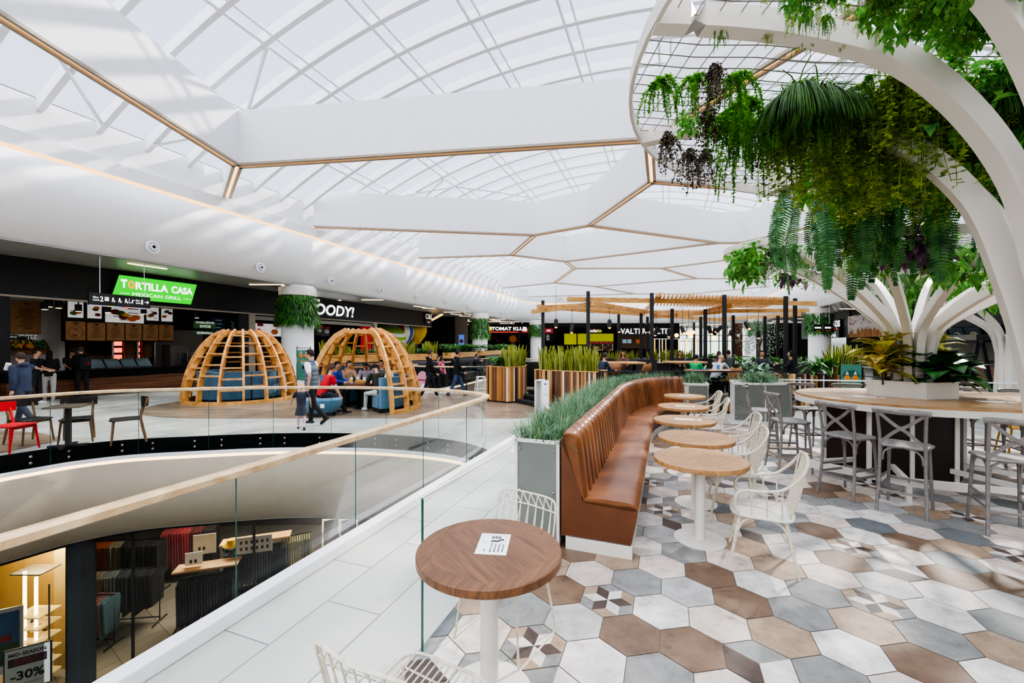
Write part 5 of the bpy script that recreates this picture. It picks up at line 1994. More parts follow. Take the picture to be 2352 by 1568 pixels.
# stall floor-to-ceiling back walls
s_a, s_b = onT(20, 700, FT)[0], onT(545, 700, FT)[0]
struct(tplane(MB(), s_a - 1, s_b + 6, 0, 4.6, -24.2, .1).build('wall_left', mat('dark_stall_wall', '#1c1a19', .6)))
s0, s1, z0, z1 = rect(18, 690, 148, 850, -22.6)
struct(tplane(MB(), s0 - .5, s1, 0, 4.4, -22.6, .08).build('wall_left', m_tilew))
s1b = onT(372, 760, -23.6)[0]
struct(tplane(MB(), s1 + .6, s1b + 2, .0, 2.6, -23.7, .06).build('wall_left', mat('greige_tile', '#8d857a', .4)))

# counter
c0, c1 = onT(12, 850, -19.6)[0], onT(475, 850, -19.6)[0] + 1.5
t = thing('service_counter', 'long walnut-striped service counter with a thick black top at the taco stall', 'counter', (0, 0, 0))
tplane(MB(), c0, c1, 0.02, .64, -19.75, .5).build('front_panel', m_counterwood, t)
tplane(MB(), c0 - .05, c1, .64, .95, -19.75, .62).build('countertop', m_blackgloss, t, bevel=.01)
t = thing('glass_display', 'glass sneeze guard with food trays along the black counter of the taco stall', 'display case', (0, 0, 0))
g0, g1 = onT(205, 840, -19.9)[0], onT(352, 840, -19.9)[0]
m_caseglass = glass('case_glass', (.9, .95, .95), .02, 1.5)
tplane(MB(), g0, g1, .95, 1.42, -19.75, .01).build('glass_front', m_caseglass, t)
a, c = ST(g0, -19.75, 1.42), ST(g1, -19.75, 1.42)
MB().quad(a, c, ST(g1, -20.15, 1.42), ST(g0, -20.15, 1.42)).build('glass_top', m_caseglass, t)
m_tray = mat('pale_food_label', '#b9c0cc', .3)
for i in range(4):
    q = g0 + (g1 - g0) * (i + .5) / 4
    b = MB(); hw = (g1 - g0) / 9
    b.quad(ST(q - hw, -19.9, .97), ST(q + hw, -19.9, .97), ST(q + hw, -20.2, 1.3), ST(q - hw, -20.2, 1.3))
    b.build('slanted_tray', m_tray, t)

# menu wall
m0, m1, z0, z1 = rect(144, 690, 400, 784, -21.6)
zlo = onT(270, 784, -21.6)[1]
mb_ = tag(tplane(MB(), m0, m1, zlo, 3.45, -21.7, .06).build('board_backing', m_shop), 'black panel hanging behind the counter that carries the menu boards', 'panel')
m_post = mat('menu_poster_white', '#e6e1da', .5, emit=.25, ec='#ffffff')
m_food = [mat('food_orange', '#b8612a', .6, emit=.15), mat('food_red', '#8f2f22', .6), mat('food_green', '#5d7a35', .6), mat('food_yellow', '#d2a23a', .6, emit=.1)]
m_text = mat('dark_menu_text', '#2b2520', .7)


def poster(u0, v0, u1, v1, t, label, rng, kraft=False, blobs=3, lines=4, parent=None, circle=False):
    s0, s1, z0, z1 = rect(u0, v0, u1, v1, t)
    p = thing('menu_board', label, 'menu board', ST((s0 + s1) / 2, t, (z0 + z1) / 2), head(20.3), 'menu boards of the taco stall')
    w_, h_ = s1 - s0, z1 - z0
    MB().box((0, 0, 0), (.03, w_, h_)).build('board', m_kraft if kraft else m_post, p)
    b = MB()
    x = .018
    if kraft:
        b.prism([(-.1, 0), (.1, 0), (0, -.09)], 0, .003).xf(Matrix.Translation((x, 0, h_ * .44)) @ Matrix(((0, 0, 1, 0), (1, 0, 0, 0), (0, 1, 0, 0), (0, 0, 0, 1))))
        if circle:
            for i in range(28):
                a0_, a1_ = 2 * PI * i / 28, 2 * PI * (i + 1) / 28
                b.bar((x, w_ * .38 * math.cos(a0_), -h_ * .08 + h_ * .33 * math.sin(a0_)), (x, w_ * .38 * math.cos(a1_), -h_ * .08 + h_ * .33 * math.sin(a1_)), .012, .004, up=(1, 0, 0))
            for i in range(5):
                b.box((x, rng.uniform(-.2, .2) * w_, rng.uniform(-.3, .12) * h_), (.003, w_ * .22, h_ * .03))
        else:
            for i in range(10):
                b.box((x, rng.uniform(-.04, .04) * w_, h_ * (.25 - .065 * i)), (.003, w_ * rng.uniform(.3, .7), h_ * .02))
        b.build('printed_lines', m_kraftl, p)
    else:
        for i in range(lines):
            b.box((x, rng.uniform(-.25, .25) * w_, h_ * rng.uniform(-.42, .42)), (.003, w_ * .28, h_ * .035))
        b.build('printed_lines', m_text, p)
        for i in range(blobs):
            q = MB().ball((x, rng.uniform(-.28, .28) * w_, rng.uniform(-.3, .3) * h_), min(w_, h_) * .2, 10, 6, (.05, 1.2, .75))
            q.build('food_picture', m_food[i % 4], p)
    return p


rp5 = random.Random(4)
ups = [(156, 692, 191, 729, 'leftmost white food poster of the taco stall menu wall'), (201, 697, 233, 731, 'second white food poster of the taco stall menu wall'), (242, 700, 330, 741, 'wide white chicken menu poster in the middle of the taco stall menu wall'),
       (337, 706, 364, 736, 'narrow white food poster right of the wide chicken menu'), (371, 709, 396, 738, 'rightmost narrow white food poster of the taco stall menu wall')]
for u0, v0, u1, v1, l in ups:
    p = poster(u0, v0, u1, v1, -21.6, l, rp5, False, 3 if u1 - u0 < 60 else 6, 4 if u1 - u0 < 60 else 9)
downs = [(151, 738, 196, 781), (200, 741, 242, 782), (245, 742, 285, 782), (288, 744, 325, 782), (328, 745, 363, 782), (365, 746, 398, 782)]
for i, (u0, v0, u1, v1) in enumerate(downs):
    poster(u0, v0, u1, v1, -21.6, ('brown kraft menu board with a printed circle' if i == 0 else ['', 'second', 'third', 'fourth', 'fifth', 'last'][i] + ' brown kraft menu board from the left, lines of text') + ' below the food posters', rp5, True, circle=(i == 0))
poster(25, 691, 94, 766, -22.5, 'large brown poster on the white tiled wall of the taco stall', rp5, True)
# drinks banner
s0, s1, z0, z1 = rect(19, 769, 79, 779, -22.45)
p = thing('price_banner', 'small dark green lemonade price banner on the white tiled wall', 'sign', ST((s0 + s1) / 2, -22.45, (z0 + z1) / 2), head(20.3))
MB().box((0, 0, 0), (.03, s1 - s0, z1 - z0)).build('board', mat('forest_green', '#28482c', .6), p)
m_whitetext = mat('white_lettering', '#f0f0ee', .5, emit=.35, ec='#ffffff')
def ltext(par, body, size, y, z, m, x=.02, **k):         # on a thing whose local x faces the hall
    M = Matrix(((0, 0, 1, x), (1, 0, 0, y), (0, 1, 0, z), (0, 0, 0, 1)))
    return text(body, size, M, m, par, .004, **k)


fit(ltext(p, 'LIMUNADA', .1, .15, .06, m_whitetext), .5, .06)
fit(ltext(p, '150.-', .1, .3, -.04, m_whitetext), .3, .09)
fit(ltext(p, 'CEĐENA', .1, -.3, .0, m_whitetext), .35, .06)
# fruit crates
m_crate = wood('crate_wood', '#5a3a20', '#8d6236', .6)
for i, (u, l, colr) in enumerate(((27, 'wooden crate of green limes on the shelf of the taco stall', '#3f6a2c'), (48, 'wooden crate heaped with oranges on the shelf of the taco stall', '#e39a26'), (79, 'wooden crate of herbs on the shelf of the taco stall', '#356a34'))):
    s, z = onT(u, 795, -21.9)
    t = thing('fruit_crate', l, 'crate', ST(s, -21.9, z), head(20.3))
    b = MB().box((0, 0, .0), (.5, .62, .03), M=Matrix.Rotation(.7, 3, 'Y'))
    for q in (-1, 1):
        b.box((0, q * .31, .04), (.5, .03, .16), M=Matrix.Rotation(.7, 3, 'Y'))
    b.build('crate', m_crate, t)
    for k in range(26):
        o = MB().ball((0, 0, 0), .055, 7, 5).build('fruit' if i < 2 else 'herb', mat('fruit_%d' % i, colr, .5), t) if k == 0 else o.copy()
        if k: COL.objects.link(o); o.parent = t
        a, q = rp5.uniform(-.2, .2), rp5.uniform(-.26, .26)
        o.location = (a * .76 + .04, q, -a * .64 + .07)
# shelf under the crates with bottles
s0, s1, z0, z1 = rect(14, 806, 100, 812, -21.7)
tag(tplane(MB(), s0, s1, z0 - .04, z1, -21.7, .5).build('shelf', m_crate), 'wooden shelf carrying fruit crates in the taco stall', 'shelf')
# kebab machines
m_glow = emis('grill_glow', '#ff4a1e', 3.2)
m_meat = mat('grilled_meat', '#6b4526', .6, var=.3, scale=20)
for u, l in ((283, 'upright kebab grill with red glowing burners, left of the pair behind the counter'), (324, 'upright kebab grill with red glowing burners, right of the pair behind the counter')):
    s, z = onT(u, 795, -22.4)
    t = thing('kebab_grill', l, 'grill', ST(s, -22.4, 1.05), head(20.3))
    for q in (-.45, .45):
        MB().box((0, q, .55), (.35, .07, 1.3)).build('side_frame', m_chrome, t)
    MB().box((-.25, -.1, .55), (.06, .8, 1.2)).build('burner_housing', m_dark, t)
    for zz_ in (.25, .55, .85):
        MB().box((-.2, -.12, zz_), (.03, .34, .2)).build('burner', m_glow, t)
    MB().lathe([(0, .0), (.14, .05), (.22, .5), (.2, .9), (0, .98)], 14, (.05, .2, .05)).build('meat_cone', m_meat, t, smooth=True)
    MB().box((0, 0, 1.22), (.5, 1.0, .06)).build('top_plate', m_chrome, t)
# back kitchen glow + appliances
s0, s1, z0, z1 = rect(205, 787, 330, 812, -23.6)
tag(tplane(MB(), s0, s1, z0, z1, -23.55, .04).build('kitchen_hatch', wood('hatch_wood', '#5d4026', '#8f6a42', .5)), 'wood-lined kitchen hatch glimpsed behind the counter below the menu boards', 'hatch')
for u, v0, l in ((400, 795, 'tall steel rack of trays behind the counter of the taco stall'),):
    s, z = onT(u + 40, 830, -21.5)
    t = thing('tray_rack', l, 'rack', ST(s, -21.5), head(20.3))
    for x, y in ((-.25, -.35), (.25, -.35), (-.25, .35), (.25, .35)):
        MB().box((x, y, .8), (.03, .03, 1.6)).build('upright', m_chrome, t)
    for k in range(10):
        MB().box((0, 0, .2 + k * .14), (.5, .7, .015)).build('tray', m_chrome, t)
s0, s1, z0, z1 = rect(382, 792, 425, 845, -22.2)
tag(tplane(MB(), s0, s1, 0.02, z1, -22.2, .6).build('steel_cabinet', mat('warm_steel', '#8a847c', .35, .4), bevel=.01), 'beige steel kitchen cabinet at the right end of the taco stall', 'cabinet')
# track spots
m_spot = m_dark
for u, v in ((103, 700), (113, 694), (135, 697), (180, 705), (248, 708), (330, 712), (452, 722)):
    s, z = onT(u, v, -20.8)
    t = thing('track_spotlight', 'small black track spotlight under the fascia of the taco stall', 'lamp', ST(s, -20.8, z), head(20.3), 'track spotlights of the taco stall')
    MB().lathe([(0, -.16), (.1, -.16), (.1, .1), (0, .1)], 12).build('housing', m_dark, t)
    MB().box((0, 0, .18), (.03, .03, .2)).build('bracket', m_dark, t)
    MB().lathe([(0, 0), (.08, 0), (.08, .01), (0, .01)], 12, (0, 0, -.172)).build('lens', emis('spot_lens', '#ffe2b0', 4), t)

# hanging order signs
m_green = mat('sign_green', '#2f5a2b', .5, emit=.15)
for (u0, v0, u1, v1), l, rows in (((445, 738, 495, 754), 'dark green hanging sign reading order here in cream letters', (('PORUČITE', .27, .07), ('OVDE', .27, -.08))), ((447, 760, 491, 769), 'narrow dark green hanging quesadilla sign below the order sign', (('QUESADILLA', .2, 0),))):
    s0, s1, z0, z1 = rect(u0, v0, u1, v1, -19.9)
    p = thing('hanging_sign', l, 'sign', ST((s0 + s1) / 2, -19.9, (z0 + z1) / 2), head(20.3))
    MB().box((0, 0, 0), (.04, s1 - s0, z1 - z0)).build('board', m_green, p)
    for tx, sz, z in rows:
        fit(ltext(p, tx, sz, 0, z, m_whitetext, .024, bold=.004), (s1 - s0) * (.82 if tx[0] != 'O' else .5), (z1 - z0) * (.36 if len(rows) > 1 else .6))
for (u0, v0, u1, v1), l, c in (((486, 726, 516, 778), 'dark blue price poster behind the wooden dome', '#1c2c44'), ((524, 735, 542, 760), 'dark burger poster beside the dark blue price poster', '#20180f')):
    s0, s1, z0, z1 = rect(u0, v0, u1, v1, -20.6)
    p = thing('wall_poster', l, 'poster', ST((s0 + s1) / 2, -20.6, (z0 + z1) / 2), head(20.3))
    MB().box((0, 0, 0), (.04, s1 - s0, z1 - z0)).build('board', mat('poster_' + c[1:], c, .5), p)
    for i in range(5):
        MB().box((.024, .05 * (i % 2), (z1 - z0) * (.32 - .16 * i)), (.004, (s1 - s0) * (.5 - .06 * (i % 3)), .06)).build('printed_line', mat('pale_blue_text', '#8fa3b8', .6), p)

# big green illuminated sign
s0, z = onT(255, 667, -19.55)
s1, z_ = onT(455, 669, -19.55)
zc = (onT(355, 645, -19.55)[1] + onT(355, 690, -19.55)[1]) / 2 + .02
L = s1 - s0
p = thing('illuminated_sign', 'bright green illuminated slanted sign of the Mexican grill on the black fascia', 'sign', ST((s0 + s1) / 2, -19.6, zc), head(20.3))
hh = .47
pts2 = [(-L / 2, -hh), (L / 2 - .25, -hh), (L / 2, hh), (-L / 2 + .25, hh)]
MX = Matrix(((0, 0, 1, 0), (1, 0, 0, 0), (0, 1, 0, 0), (0, 0, 0, 1)))
MB().prism([(x * 1.0, y * 1.0) for x, y in pts2], -.25, .0).xf(MX).build('sign_box', m_black, p, bevel=.05)
MB().prism([(x * .985, y * .96) for x, y in pts2], .0, .02).xf(MX).build('lit_face', emis('lit_green', '#04d81c', 1.25), p, bevel=.012)
m_lit = emis('lit_white', '#ffffff', 1.9)
def fl(body, f0, f1, z0, z1, m, **k):
    o_ = ltext(p, body, .4, 0, 0, m, .03, **k)
    fit(o_, (f1 - f0) * L, z1 - z0)
    o_.location = (0, (f0 + f1 - 1) / 2 * L, (z0 + z1) / 2) if 0 else (0, 0, 0)
    vs = o_.data.vertices
    cy_ = (min(v.co.y for v in vs) + max(v.co.y for v in vs)) / 2
    cz_ = (min(v.co.z for v in vs) + max(v.co.z for v in vs)) / 2
    for v in vs:
        v.co.y += ((f0 + f1) / 2 - .5) * L - cy_
        v.co.z += (z0 + z1) / 2 - cz_
    return o_


fl('T', .10, .165, -.02, .3, m_lit, bold=.02)
fl('O', .172, .245, -.04, .28, emis('lit_orange', '#ff9d12', 1.5), bold=.025)
fl('RTILLA', .252, .62, -.04, .26, m_lit, bold=.014)
fl('CASA', .66, .93, -.04, .26, m_lit, bold=.014)
fl('MEXICAN GRILL', .22, .78, -.3, -.17, m_lit)
for q in (-1, 1):
    MB().box((.026, q * L * .36, -.235), (.006, L * .1, .012)).build('rule', m_lit, p)

# wayfinding sign hanging in front
s0, z = onT(203, 690, -16.9); s1, z_ = onT(344, 695, -16.9)
zc = (onT(274, 676, -16.9)[1] + onT(274, 706, -16.9)[1]) / 2
L = s1 - s0
p = thing('wayfinding_sign', 'black hanging wayfinding sign with white pictograms and a thin rainbow strip', 'sign', ST((s0 + s1) / 2, -16.9, zc), head(20.3))
MB().box((0, 0, 0), (.06, L, .4)).build('board', m_black, p)
MB().box((.02, 0, -.2), (.03, L, .03)).build('pale_edge', mat('lilac_edge', '#c9c6dd', .5), p)
for i, c in enumerate(('#d4d435', '#58a8dc', '#c73a4a', '#e8a53a')):
    MB().box((.04, -L * .12 + (i - .5) * .17, -.2), (.004, .17, .028)).build('colour_chip', mat('chip_' + c[1:], c, .5, emit=.3), p)
fl('Nivo', .06, .14, .03, .09, m_lit); fl('Level', .06, .15, -.05, .01, m_lit); fl('2', .165, .215, -.06, .1, m_lit, bold=.004)
fl('Nivo', .745, .81, .03, .09, m_lit); fl('Level', .745, .82, -.05, .01, m_lit); fl('1', .84, .865, -.06, .1, m_lit, bold=.004)
b = MB()
def ic(y, z, w_, h_): b.box((.034, y, z), (.006, w_, h_))
for k in range(4): ic(-L * .26 + k * .03, .03, .012, .13)
ic(-L * .26 + .045, -.02, .1, .014); ic(-L * .26 + .045, .0, .1, .014)
for q in (-.135, -.03, .075):
    y = L * q
    b.ball((.034, y, .07), .02, 8, 5, (.1, 1, 1)); ic(y, .02, .035, .07); ic(y + .03, -.01, .07, .014); ic(y - .02, -.03, .014, .05); ic(y + .035, -.04, .014, .05)
ic(L * .13, .02, .007, .18)
ic(L * .17, -.03, .08, .02); ic(L * .185, .02, .02, .07); ic(L * .2, .055, .07, .02)
ic(L * .43, .02, .11, .016)
b.bar((.034, L * .43 + .02, .07), (.034, L * .43 + .06, .02), .016, .006, up=(1, 0, 0)).bar((.034, L * .43 + .02, -.03), (.034, L * .43 + .06, .02), .016, .006, up=(1, 0, 0))
b.build('pictograms', m_lit, p)
for y in (-L * .33, L * .4):
    MB().tube([(0, y, .2), (0, y, 4.72 - zc)], .012, 4).build('suspension_cable', m_steel, p)

# FOODY! letters and the far round logo
s0, z = onT(712, 712, -19.8); s1, z_ = onT(815, 715, -19.8)
p = thing('channel_letters', 'tilted white channel letters spelling the burger stall name on the black fascia', 'sign', ST((s0 + s1) / 2 - .2, -19.82, (z + z_) / 2), head(20.3))
ltext(p, 'F', 1.15, -(s1 - s0) * .36, .14, m_lit, .06, bold=.02, shear=.15)
ltext(p, 'OODY!', .92, (s1 - s0) * .07, -.02, m_lit, .06, bold=.02, shear=.15, sx=1.12)
ltext(p, 'FOODY!', 1.0, .0, .03, m_black, .03, bold=.05, shear=.15, sx=1.2)
s0, z = onT(982, 730, -19.8)
p = thing('round_logo', 'small round black logo with white lettering at the far end of the fascia', 'sign', ST(s0, -19.75, z), head(20.3))
MB().ball((0, 0, 0), .52, 20, 10, (.1, 1, 1)).build('disc', m_black, p, smooth=True)
ltext(p, 'C&S', .6, .0, .1, m_whitetext, .07, bold=.01)
for i, c in enumerate(('#3a66a8', '#e8e8e8', '#b83a34')):
    MB().box((.06, (i - 1) * .28, -.38), (.02, .26, .12)).build('stripe', mat('st_' + c[1:], c, .5), p)

# burger stall behind FOODY: lit menus, back wall, red panel
b0, b1 = onT(576, 760, -22)[0], onT(860, 760, -22)[0]
for (u0, v0, u1, v1), l in (((573, 742, 605, 770), 'pink and white lit menu screen with a red tag at the burger stall'), ((607, 744, 645, 772), 'white lit menu screen with a burger picture at the burger stall'), ((724, 748, 738, 770), 'dark menu screen just right of the plant-hung column'), ((738, 750, 757, 772), 'menu screen with a pale oval at the burger stall')):
    s0, s1, z0, z1 = rect(u0, v0, u1, v1, -21.4)
    p = thing('menu_screen', l, 'screen', ST((s0 + s1) / 2, -21.4, (z0 + z1) / 2), head(20.3))
    dk = u0 > 700
    MB().box((0, 0, 0), (.05, s1 - s0, z1 - z0)).build('display', mat('dark_screen', '#2a2523', .3) if dk else mat('pale_screen', '#d6cfd0', .4, emit=.5), p)
    MB().ball((.03, .1, -.1 if not dk else 0), min(z1 - z0, s1 - s0) * .28, 12, 6, (.05, 1.2, .8)).build('picture', m_food[0] if u0 == 607 else mat('pale_oval', '#b9b4ae', .5) if dk else mat('pink_print', '#d4547a', .5), p)
    MB().box((.03, .2, (z1 - z0) * .4), (.02, .35, .18)).build('red_tag', mat('red_tag', '#c52a3c', .5), p)
s0, s1, z0, z1 = rect(829, 746, 852, 800, -21)
tag(tplane(MB(), s0, s1, 1.2, z1, -21, .06).build('red_panel', mat('bright_red_panel', '#d01f24', .5, emit=.2)), 'bright red wall panel at the right end of the burger stall', 'panel')
c0, c1 = onT(590, 850, -20.2)[0], onT(850, 850, -20.2)[0]
t = thing('service_counter', 'dark counter of the burger stall behind the wooden domes', 'counter')
tplane(MB(), c0, c1, .02, .9, -20.4, .5).build('front_panel', m_counterwood, t)
tplane(MB(), c0, c1, .9, 1.1, -20.4, .6).build('countertop', m_blackgloss, t)

# hot-air balloon decorations at the far end
def balloon(uv, d, r, cols, lab, rx=1.):
    x, y, z = P(*uv, d)
    t = thing('balloon_decoration', lab, 'balloon', (x, y, z), .4)
    b = MB()
    prof_ = [(0, 1.0), (.45, .9), (.8, .6), (.98, .2), (.97, -.15), (.8, -.55), (.5, -.95), (.28, -1.25), (0, -1.27)]
    n = 24
    b.lathe([(q * r, z_ * r) for q, z_ in prof_][::-1], n)
    mm = [(int(i // (len(prof_) - 1)) // 2) % len(cols) for i in range(len(b.f))]
    b.m = mm
    b.build('envelope', [mat('bal_' + c[1:], c, .5) for c in cols], t, smooth=True)
    MB().box((0, 0, -1.75 * r), (.35 * r, .35 * r, .3 * r)).build('basket', m_crate, t)
    for q in (-1, 1):
        MB().tube([(q * .25 * r, 0, -1.25 * r), (q * .15 * r, 0, -1.6 * r)], .02, 4).build('rope', m_cord, t)


def bandballoon(uv, d, r, lab):
    x, y, z = P(*uv, d)
    t = thing('balloon_decoration', lab, 'balloon', (x, y, z), .4)
    b = MB().ball((0, 0, 0), r, 24, 12, (1.3, 1.3, .8))
    k = []
    for i, f in enumerate(b.f):
        zc_ = sum(b.v[q][2] for q in f) / len(f)
        k.append(int((zc_ / r + 1) * 4.2) % 2)
    b.m = k
    o_ = b.build('envelope', [mat('lime', '#8fb52a', .5), m_white], t, smooth=True)
    o_.rotation_euler = (.25, .2, 0)
    MB().box((.1, 0, -1.35 * r), (.3 * r, .3 * r, .25 * r)).build('basket', m_crate, t)


bandballoon((888, 768), 35, 1.25, 'lime and white banded balloon decoration under the end of the black fascia')
balloon((925, 763), 36.5, 1.0, ('#c53a32', '#e8e4de', '#3a5f9a', '#e8e4de'), 'red, white and blue striped balloon decoration')
balloon((957, 760), 38, .95, ('#e0bb2a', '#d6a822'), 'yellow balloon decoration, rightmost of the three')
# end of the stall row: black recess and brown pier
struct(MB().quad(P(955, 735, 43)[:2] + (0,), P(1050, 735, 43)[:2] + (0,), P(1050, 735, 43)[:2] + (4.7,), P(955, 735, 43)[:2] + (4.7,)).build('wall_back', m_shop))
pp = P(1059, 760, 42.8)
struct(MB().box((pp[0], pp[1] + .3, 2.35), (1.25, .6, 4.7)).build('wall_back', mat('taupe_pier', '#6f655c', .6)))
t = thing('poster_screen', 'small blue lit poster on the brown pier', 'poster', (P(1060, 781, 42.4)))
MB().box((0, 0, 0), (.55, .05, 1.1)).build('display', emis('blue_screen', '#5a86d8', .8), t)
MB().ball((0, -.03, -.1), .2, 10, 6, (1, .1, 1)).build('picture', m_food[1], t)
b_ = MB().quad(P(840, 740, 40)[:2] + (0,), P(960, 740, 40)[:2] + (0,), P(960, 740, 40)[:2] + (4.6,), P(840, 740, 40)[:2] + (4.6,))
struct(b_.build('wall_back', mat('pale_mural_wall', '#9b8f88', .6, var=.3, scale=1)))
# gold cove slot in the soffit near the fascia end
struct(MB().sweep([P(988, 737, 40), P(1015, 722, 33)], [(-.1, -.05), (.1, -.05), (.1, .05), (-.1, .05)]).build('trim_65', emis('gold_cove', '#ffcf7a', 1.6)))

# ================================================================ columns with plant collars
lf_moss = leaf('hanging_green_moss', '#2c6a22', '#63a338', .55, .3, 6)
lf_moss2 = leaf('dark_hanging_green', '#1c4426', '#3c7044', .55, .3, 6)
def column(u, d, label, plabel, r=.72, zc0=3.05):
    x = (u - 1176) * d / F
    t = thing('round_column', label, 'column', (x, d, 0))
    MB().lathe([(0, 0), (r, 0), (r, 4.7), (0, 4.7)], 36).build('shaft', m_white, t, smooth=30)
    MB().lathe([(r + .02, 4.2), (r + .12, 4.22), (r + .12, 4.6), (r + .02, 4.62)], 36).build('top_band', m_cream, t, smooth=30)
    b = MB()
    for i in range(2600 if d < 25 else 900):
        a = rp5.uniform(0, 2 * PI)
        z = rp5.uniform(zc0 - .1, 4.25)
        q = r + .03 + rp5.uniform(0, .06)
        p = Vector((math.cos(a) * q, math.sin(a) * q, z))
        d_ = Vector((math.cos(a) * rp5.uniform(.4, 1.2), math.sin(a) * rp5.uniform(.4, 1.2), rp5.uniform(-.6, .5))) + Vector((rp5.uniform(-.4, .4), rp5.uniform(-.4, .4), 0))
        ln_ = rp5.uniform(.25, .5) * (1.25 if z < 3.4 else 1)
        b.blade(p, d_, ln_, .05 if d < 25 else .08, 2.2, 3, mi=rp5.random() < .35, face=Vector((-math.sin(a), math.cos(a), 0)))
    o_ = b.build('plant_collar', [lf_moss, lf_moss2])
    o_.location = (x, d, 0)
    tag(o_, plabel, 'plant')
    return t


column(684, 20.6, 'white round column between the two wooden domes', 'collar of hanging greenery around the white column between the domes')
column(1102, 38.6, 'white round column behind the black booth with plants', 'collar of hanging greenery on the column behind the black booths', zc0=2.6)
column(1232, 50, 'white round column farthest away, behind the striped planters', 'collar of hanging greenery on the farthest white column')
column(1882, 32, 'white round column on the right before the billiards bar', 'collar of hanging greenery on the white column before the billiards bar', zc0=2.9)
column(1741, 44, 'white round column half hidden behind the pergola posts', 'collar of hanging greenery half hidden behind the pergola posts')

# ================================================================ round air nozzles, ceiling lights
nz0 = None
for k, (u, v) in enumerate(((361, 564), (606, 611), (768, 640), (882, 663), (968, 682), (1032, 693), (1084, 703), (1127, 713), (1162, 717))):
    s = 9 + 3.98 * k
    lab = 'round white air nozzle set in the white bulkhead above the food stalls'
    if nz0 is None:
        nz0 = thing('air_nozzle', lab, 'air vent', ST(s, -16.24, 5.12), head(20.3), 'round air nozzles along the white bulkhead')
        b = MB().lathe([(.0, .0), (.17, .0), (.21, .03), (.22, .08), (.16, .1), (.14, .06), (.13, .06)], 28)
        b.xf(Matrix.Rotation(PI / 2, 4, 'Y')).build('outer_ring', m_steel, nz0, smooth=30)
        b = MB().lathe([(0.05, .1), (.105, .11), (.115, .14), (.06, .15), (.05, .11)], 24)
        b.xf(Matrix.Rotation(PI / 2, 4, 'Y')).build('inner_ring', m_steel, nz0, smooth=30)
        b = MB().lathe([(0, .112), (.052, .112), (.052, .114), (0, .114)], 18)
        b.xf(Matrix.Rotation(PI / 2, 4, 'Y')).build('dark_throat', m_shop, nz0)
    else:
        dup(nz0, ST(s, -16.24, 5.12), head(20.3))
m_ceil = emis('ceiling_light', '#ffe3b8', 5)
cl0 = None
def clight(u, v, ln_, ang):
    global cl0
    x, y = G(u, v, 4.69)
    lab = 'slim warm light line in the slatted ceiling above the stalls'
    if cl0 is None:
        cl0 = thing('ceiling_light', lab, 'ceiling light', (x, y, 4.69), ang, 'slim light lines in the slatted ceilings')
        MB().box((0, 0, .01), (1, .09, .02)).build('diffuser', m_ceil, cl0)
        MB().box((0, 0, .024), (1.04, .14, .01)).build('trim_frame', m_grayw, cl0)
        cl0.scale = (ln_, 1, 1)
    else:
        dup(cl0, (x, y, 4.69), ang, scale=(ln_, 1, 1))


for u, v, l, a in [(340, 612, 1.2, 1.2), (612, 654, 1.6, 0), (762, 690, 1.2, 0), (856, 689, 1.4, 0), (965, 705, 1.6, 1.2), (1045, 717, 2, 0), (1048, 722, 1.6, 1.0), (1080, 722, 1.6, 1.0), (1078, 726, 2, 0), (1042, 730, 1.5, 1), (1038, 739, 2, 0), (1044, 743, 2, 0), (1145, 733, 2, 0), (1140, 736, 1.8, 1), (1135, 738, 2.4, 0), (1175, 739, 2, 0), (1080, 738, 2, 0), (1165, 743, 2, 0), (985, 708, 1, .3),
                   (1590, 744, 2, 0), (1600, 742, 2, .8), (1640, 745, 2, 0), (1560, 746, 2, 0), (1755, 742, 2.5, 0), (1795, 737, 2.2, 0), (1845, 732, 2.2, 0), (1960, 710, 2.6, .2), (1970, 697, 1.2, .3), (1500, 748, 1.5, 0), (1440, 747, 1.5, .5), (1370, 746, 1.5, 0), (1320, 748, 1.5, .5), (2280, 722, 1.0, .5)]:
    clight(u, v, l, a)
rd = random.Random(8)
dl0 = None
for i in range(44):
    u, v = rd.uniform(985, 1250), rd.uniform(731, 752)
    if rd.random() < .35: u = rd.uniform(1250, 1850); v = rd.uniform(743, 752)
    x, y = G(u, v, 4.69)
    if not 20 < y < 72: continue
    if dl0 is None:
        dl0 = tag(MB().lathe([(0, 0), (.09, 0), (.11, .02), (0, .02)], 10).build('downlight', m_ceil, None, loc=(x, y, 4.69)), 'tiny round downlight in the far slatted ceiling', 'ceiling light', 'round downlights in the far ceiling')
    else:
        o = dl0.copy(); COL.objects.link(o); o.location = (x, y, 4.69)
# ================================================================ far shops and right-hand stalls
DF = 57.0


def fq(u0, v0, u1, v1, d, m, name, label=None, cat='sign', kind=None, th=.06):
    x0, _, z1 = P(u0, v0, d)
    x1, _, z0 = P(u1, v1, d)
    z0 = max(z0, 0)
    b = MB().box((0, 0, 0), (x1 - x0, th, z1 - z0))
    o_ = b.build(name, m)
    o_.location = ((x0 + x1) / 2, d, (z0 + z1) / 2)
    if kind: o_['kind'] = kind
    else: tag(o_, label, cat)
    return o_


def ftext(par, body, size, x, z, m, y=-.05, **k):
    M = Matrix.Translation((x, y, z)) @ Matrix.Rotation(PI / 2, 4, 'X')
    return text(body, size, M, m, par, .01, **k)


fq(1040, 735, 1560, 850, DF + 4, m_shop, 'wall_back', kind='structure')
fq(1100, 742.5, 1560, 751, DF, m_black, 'wall_back', kind='structure')
for u in (1193, 1216, 1352, 1424, 1541):
    fq(u - 2, 742, u + 2, 850, DF, m_black, 'wall_back', kind='structure')
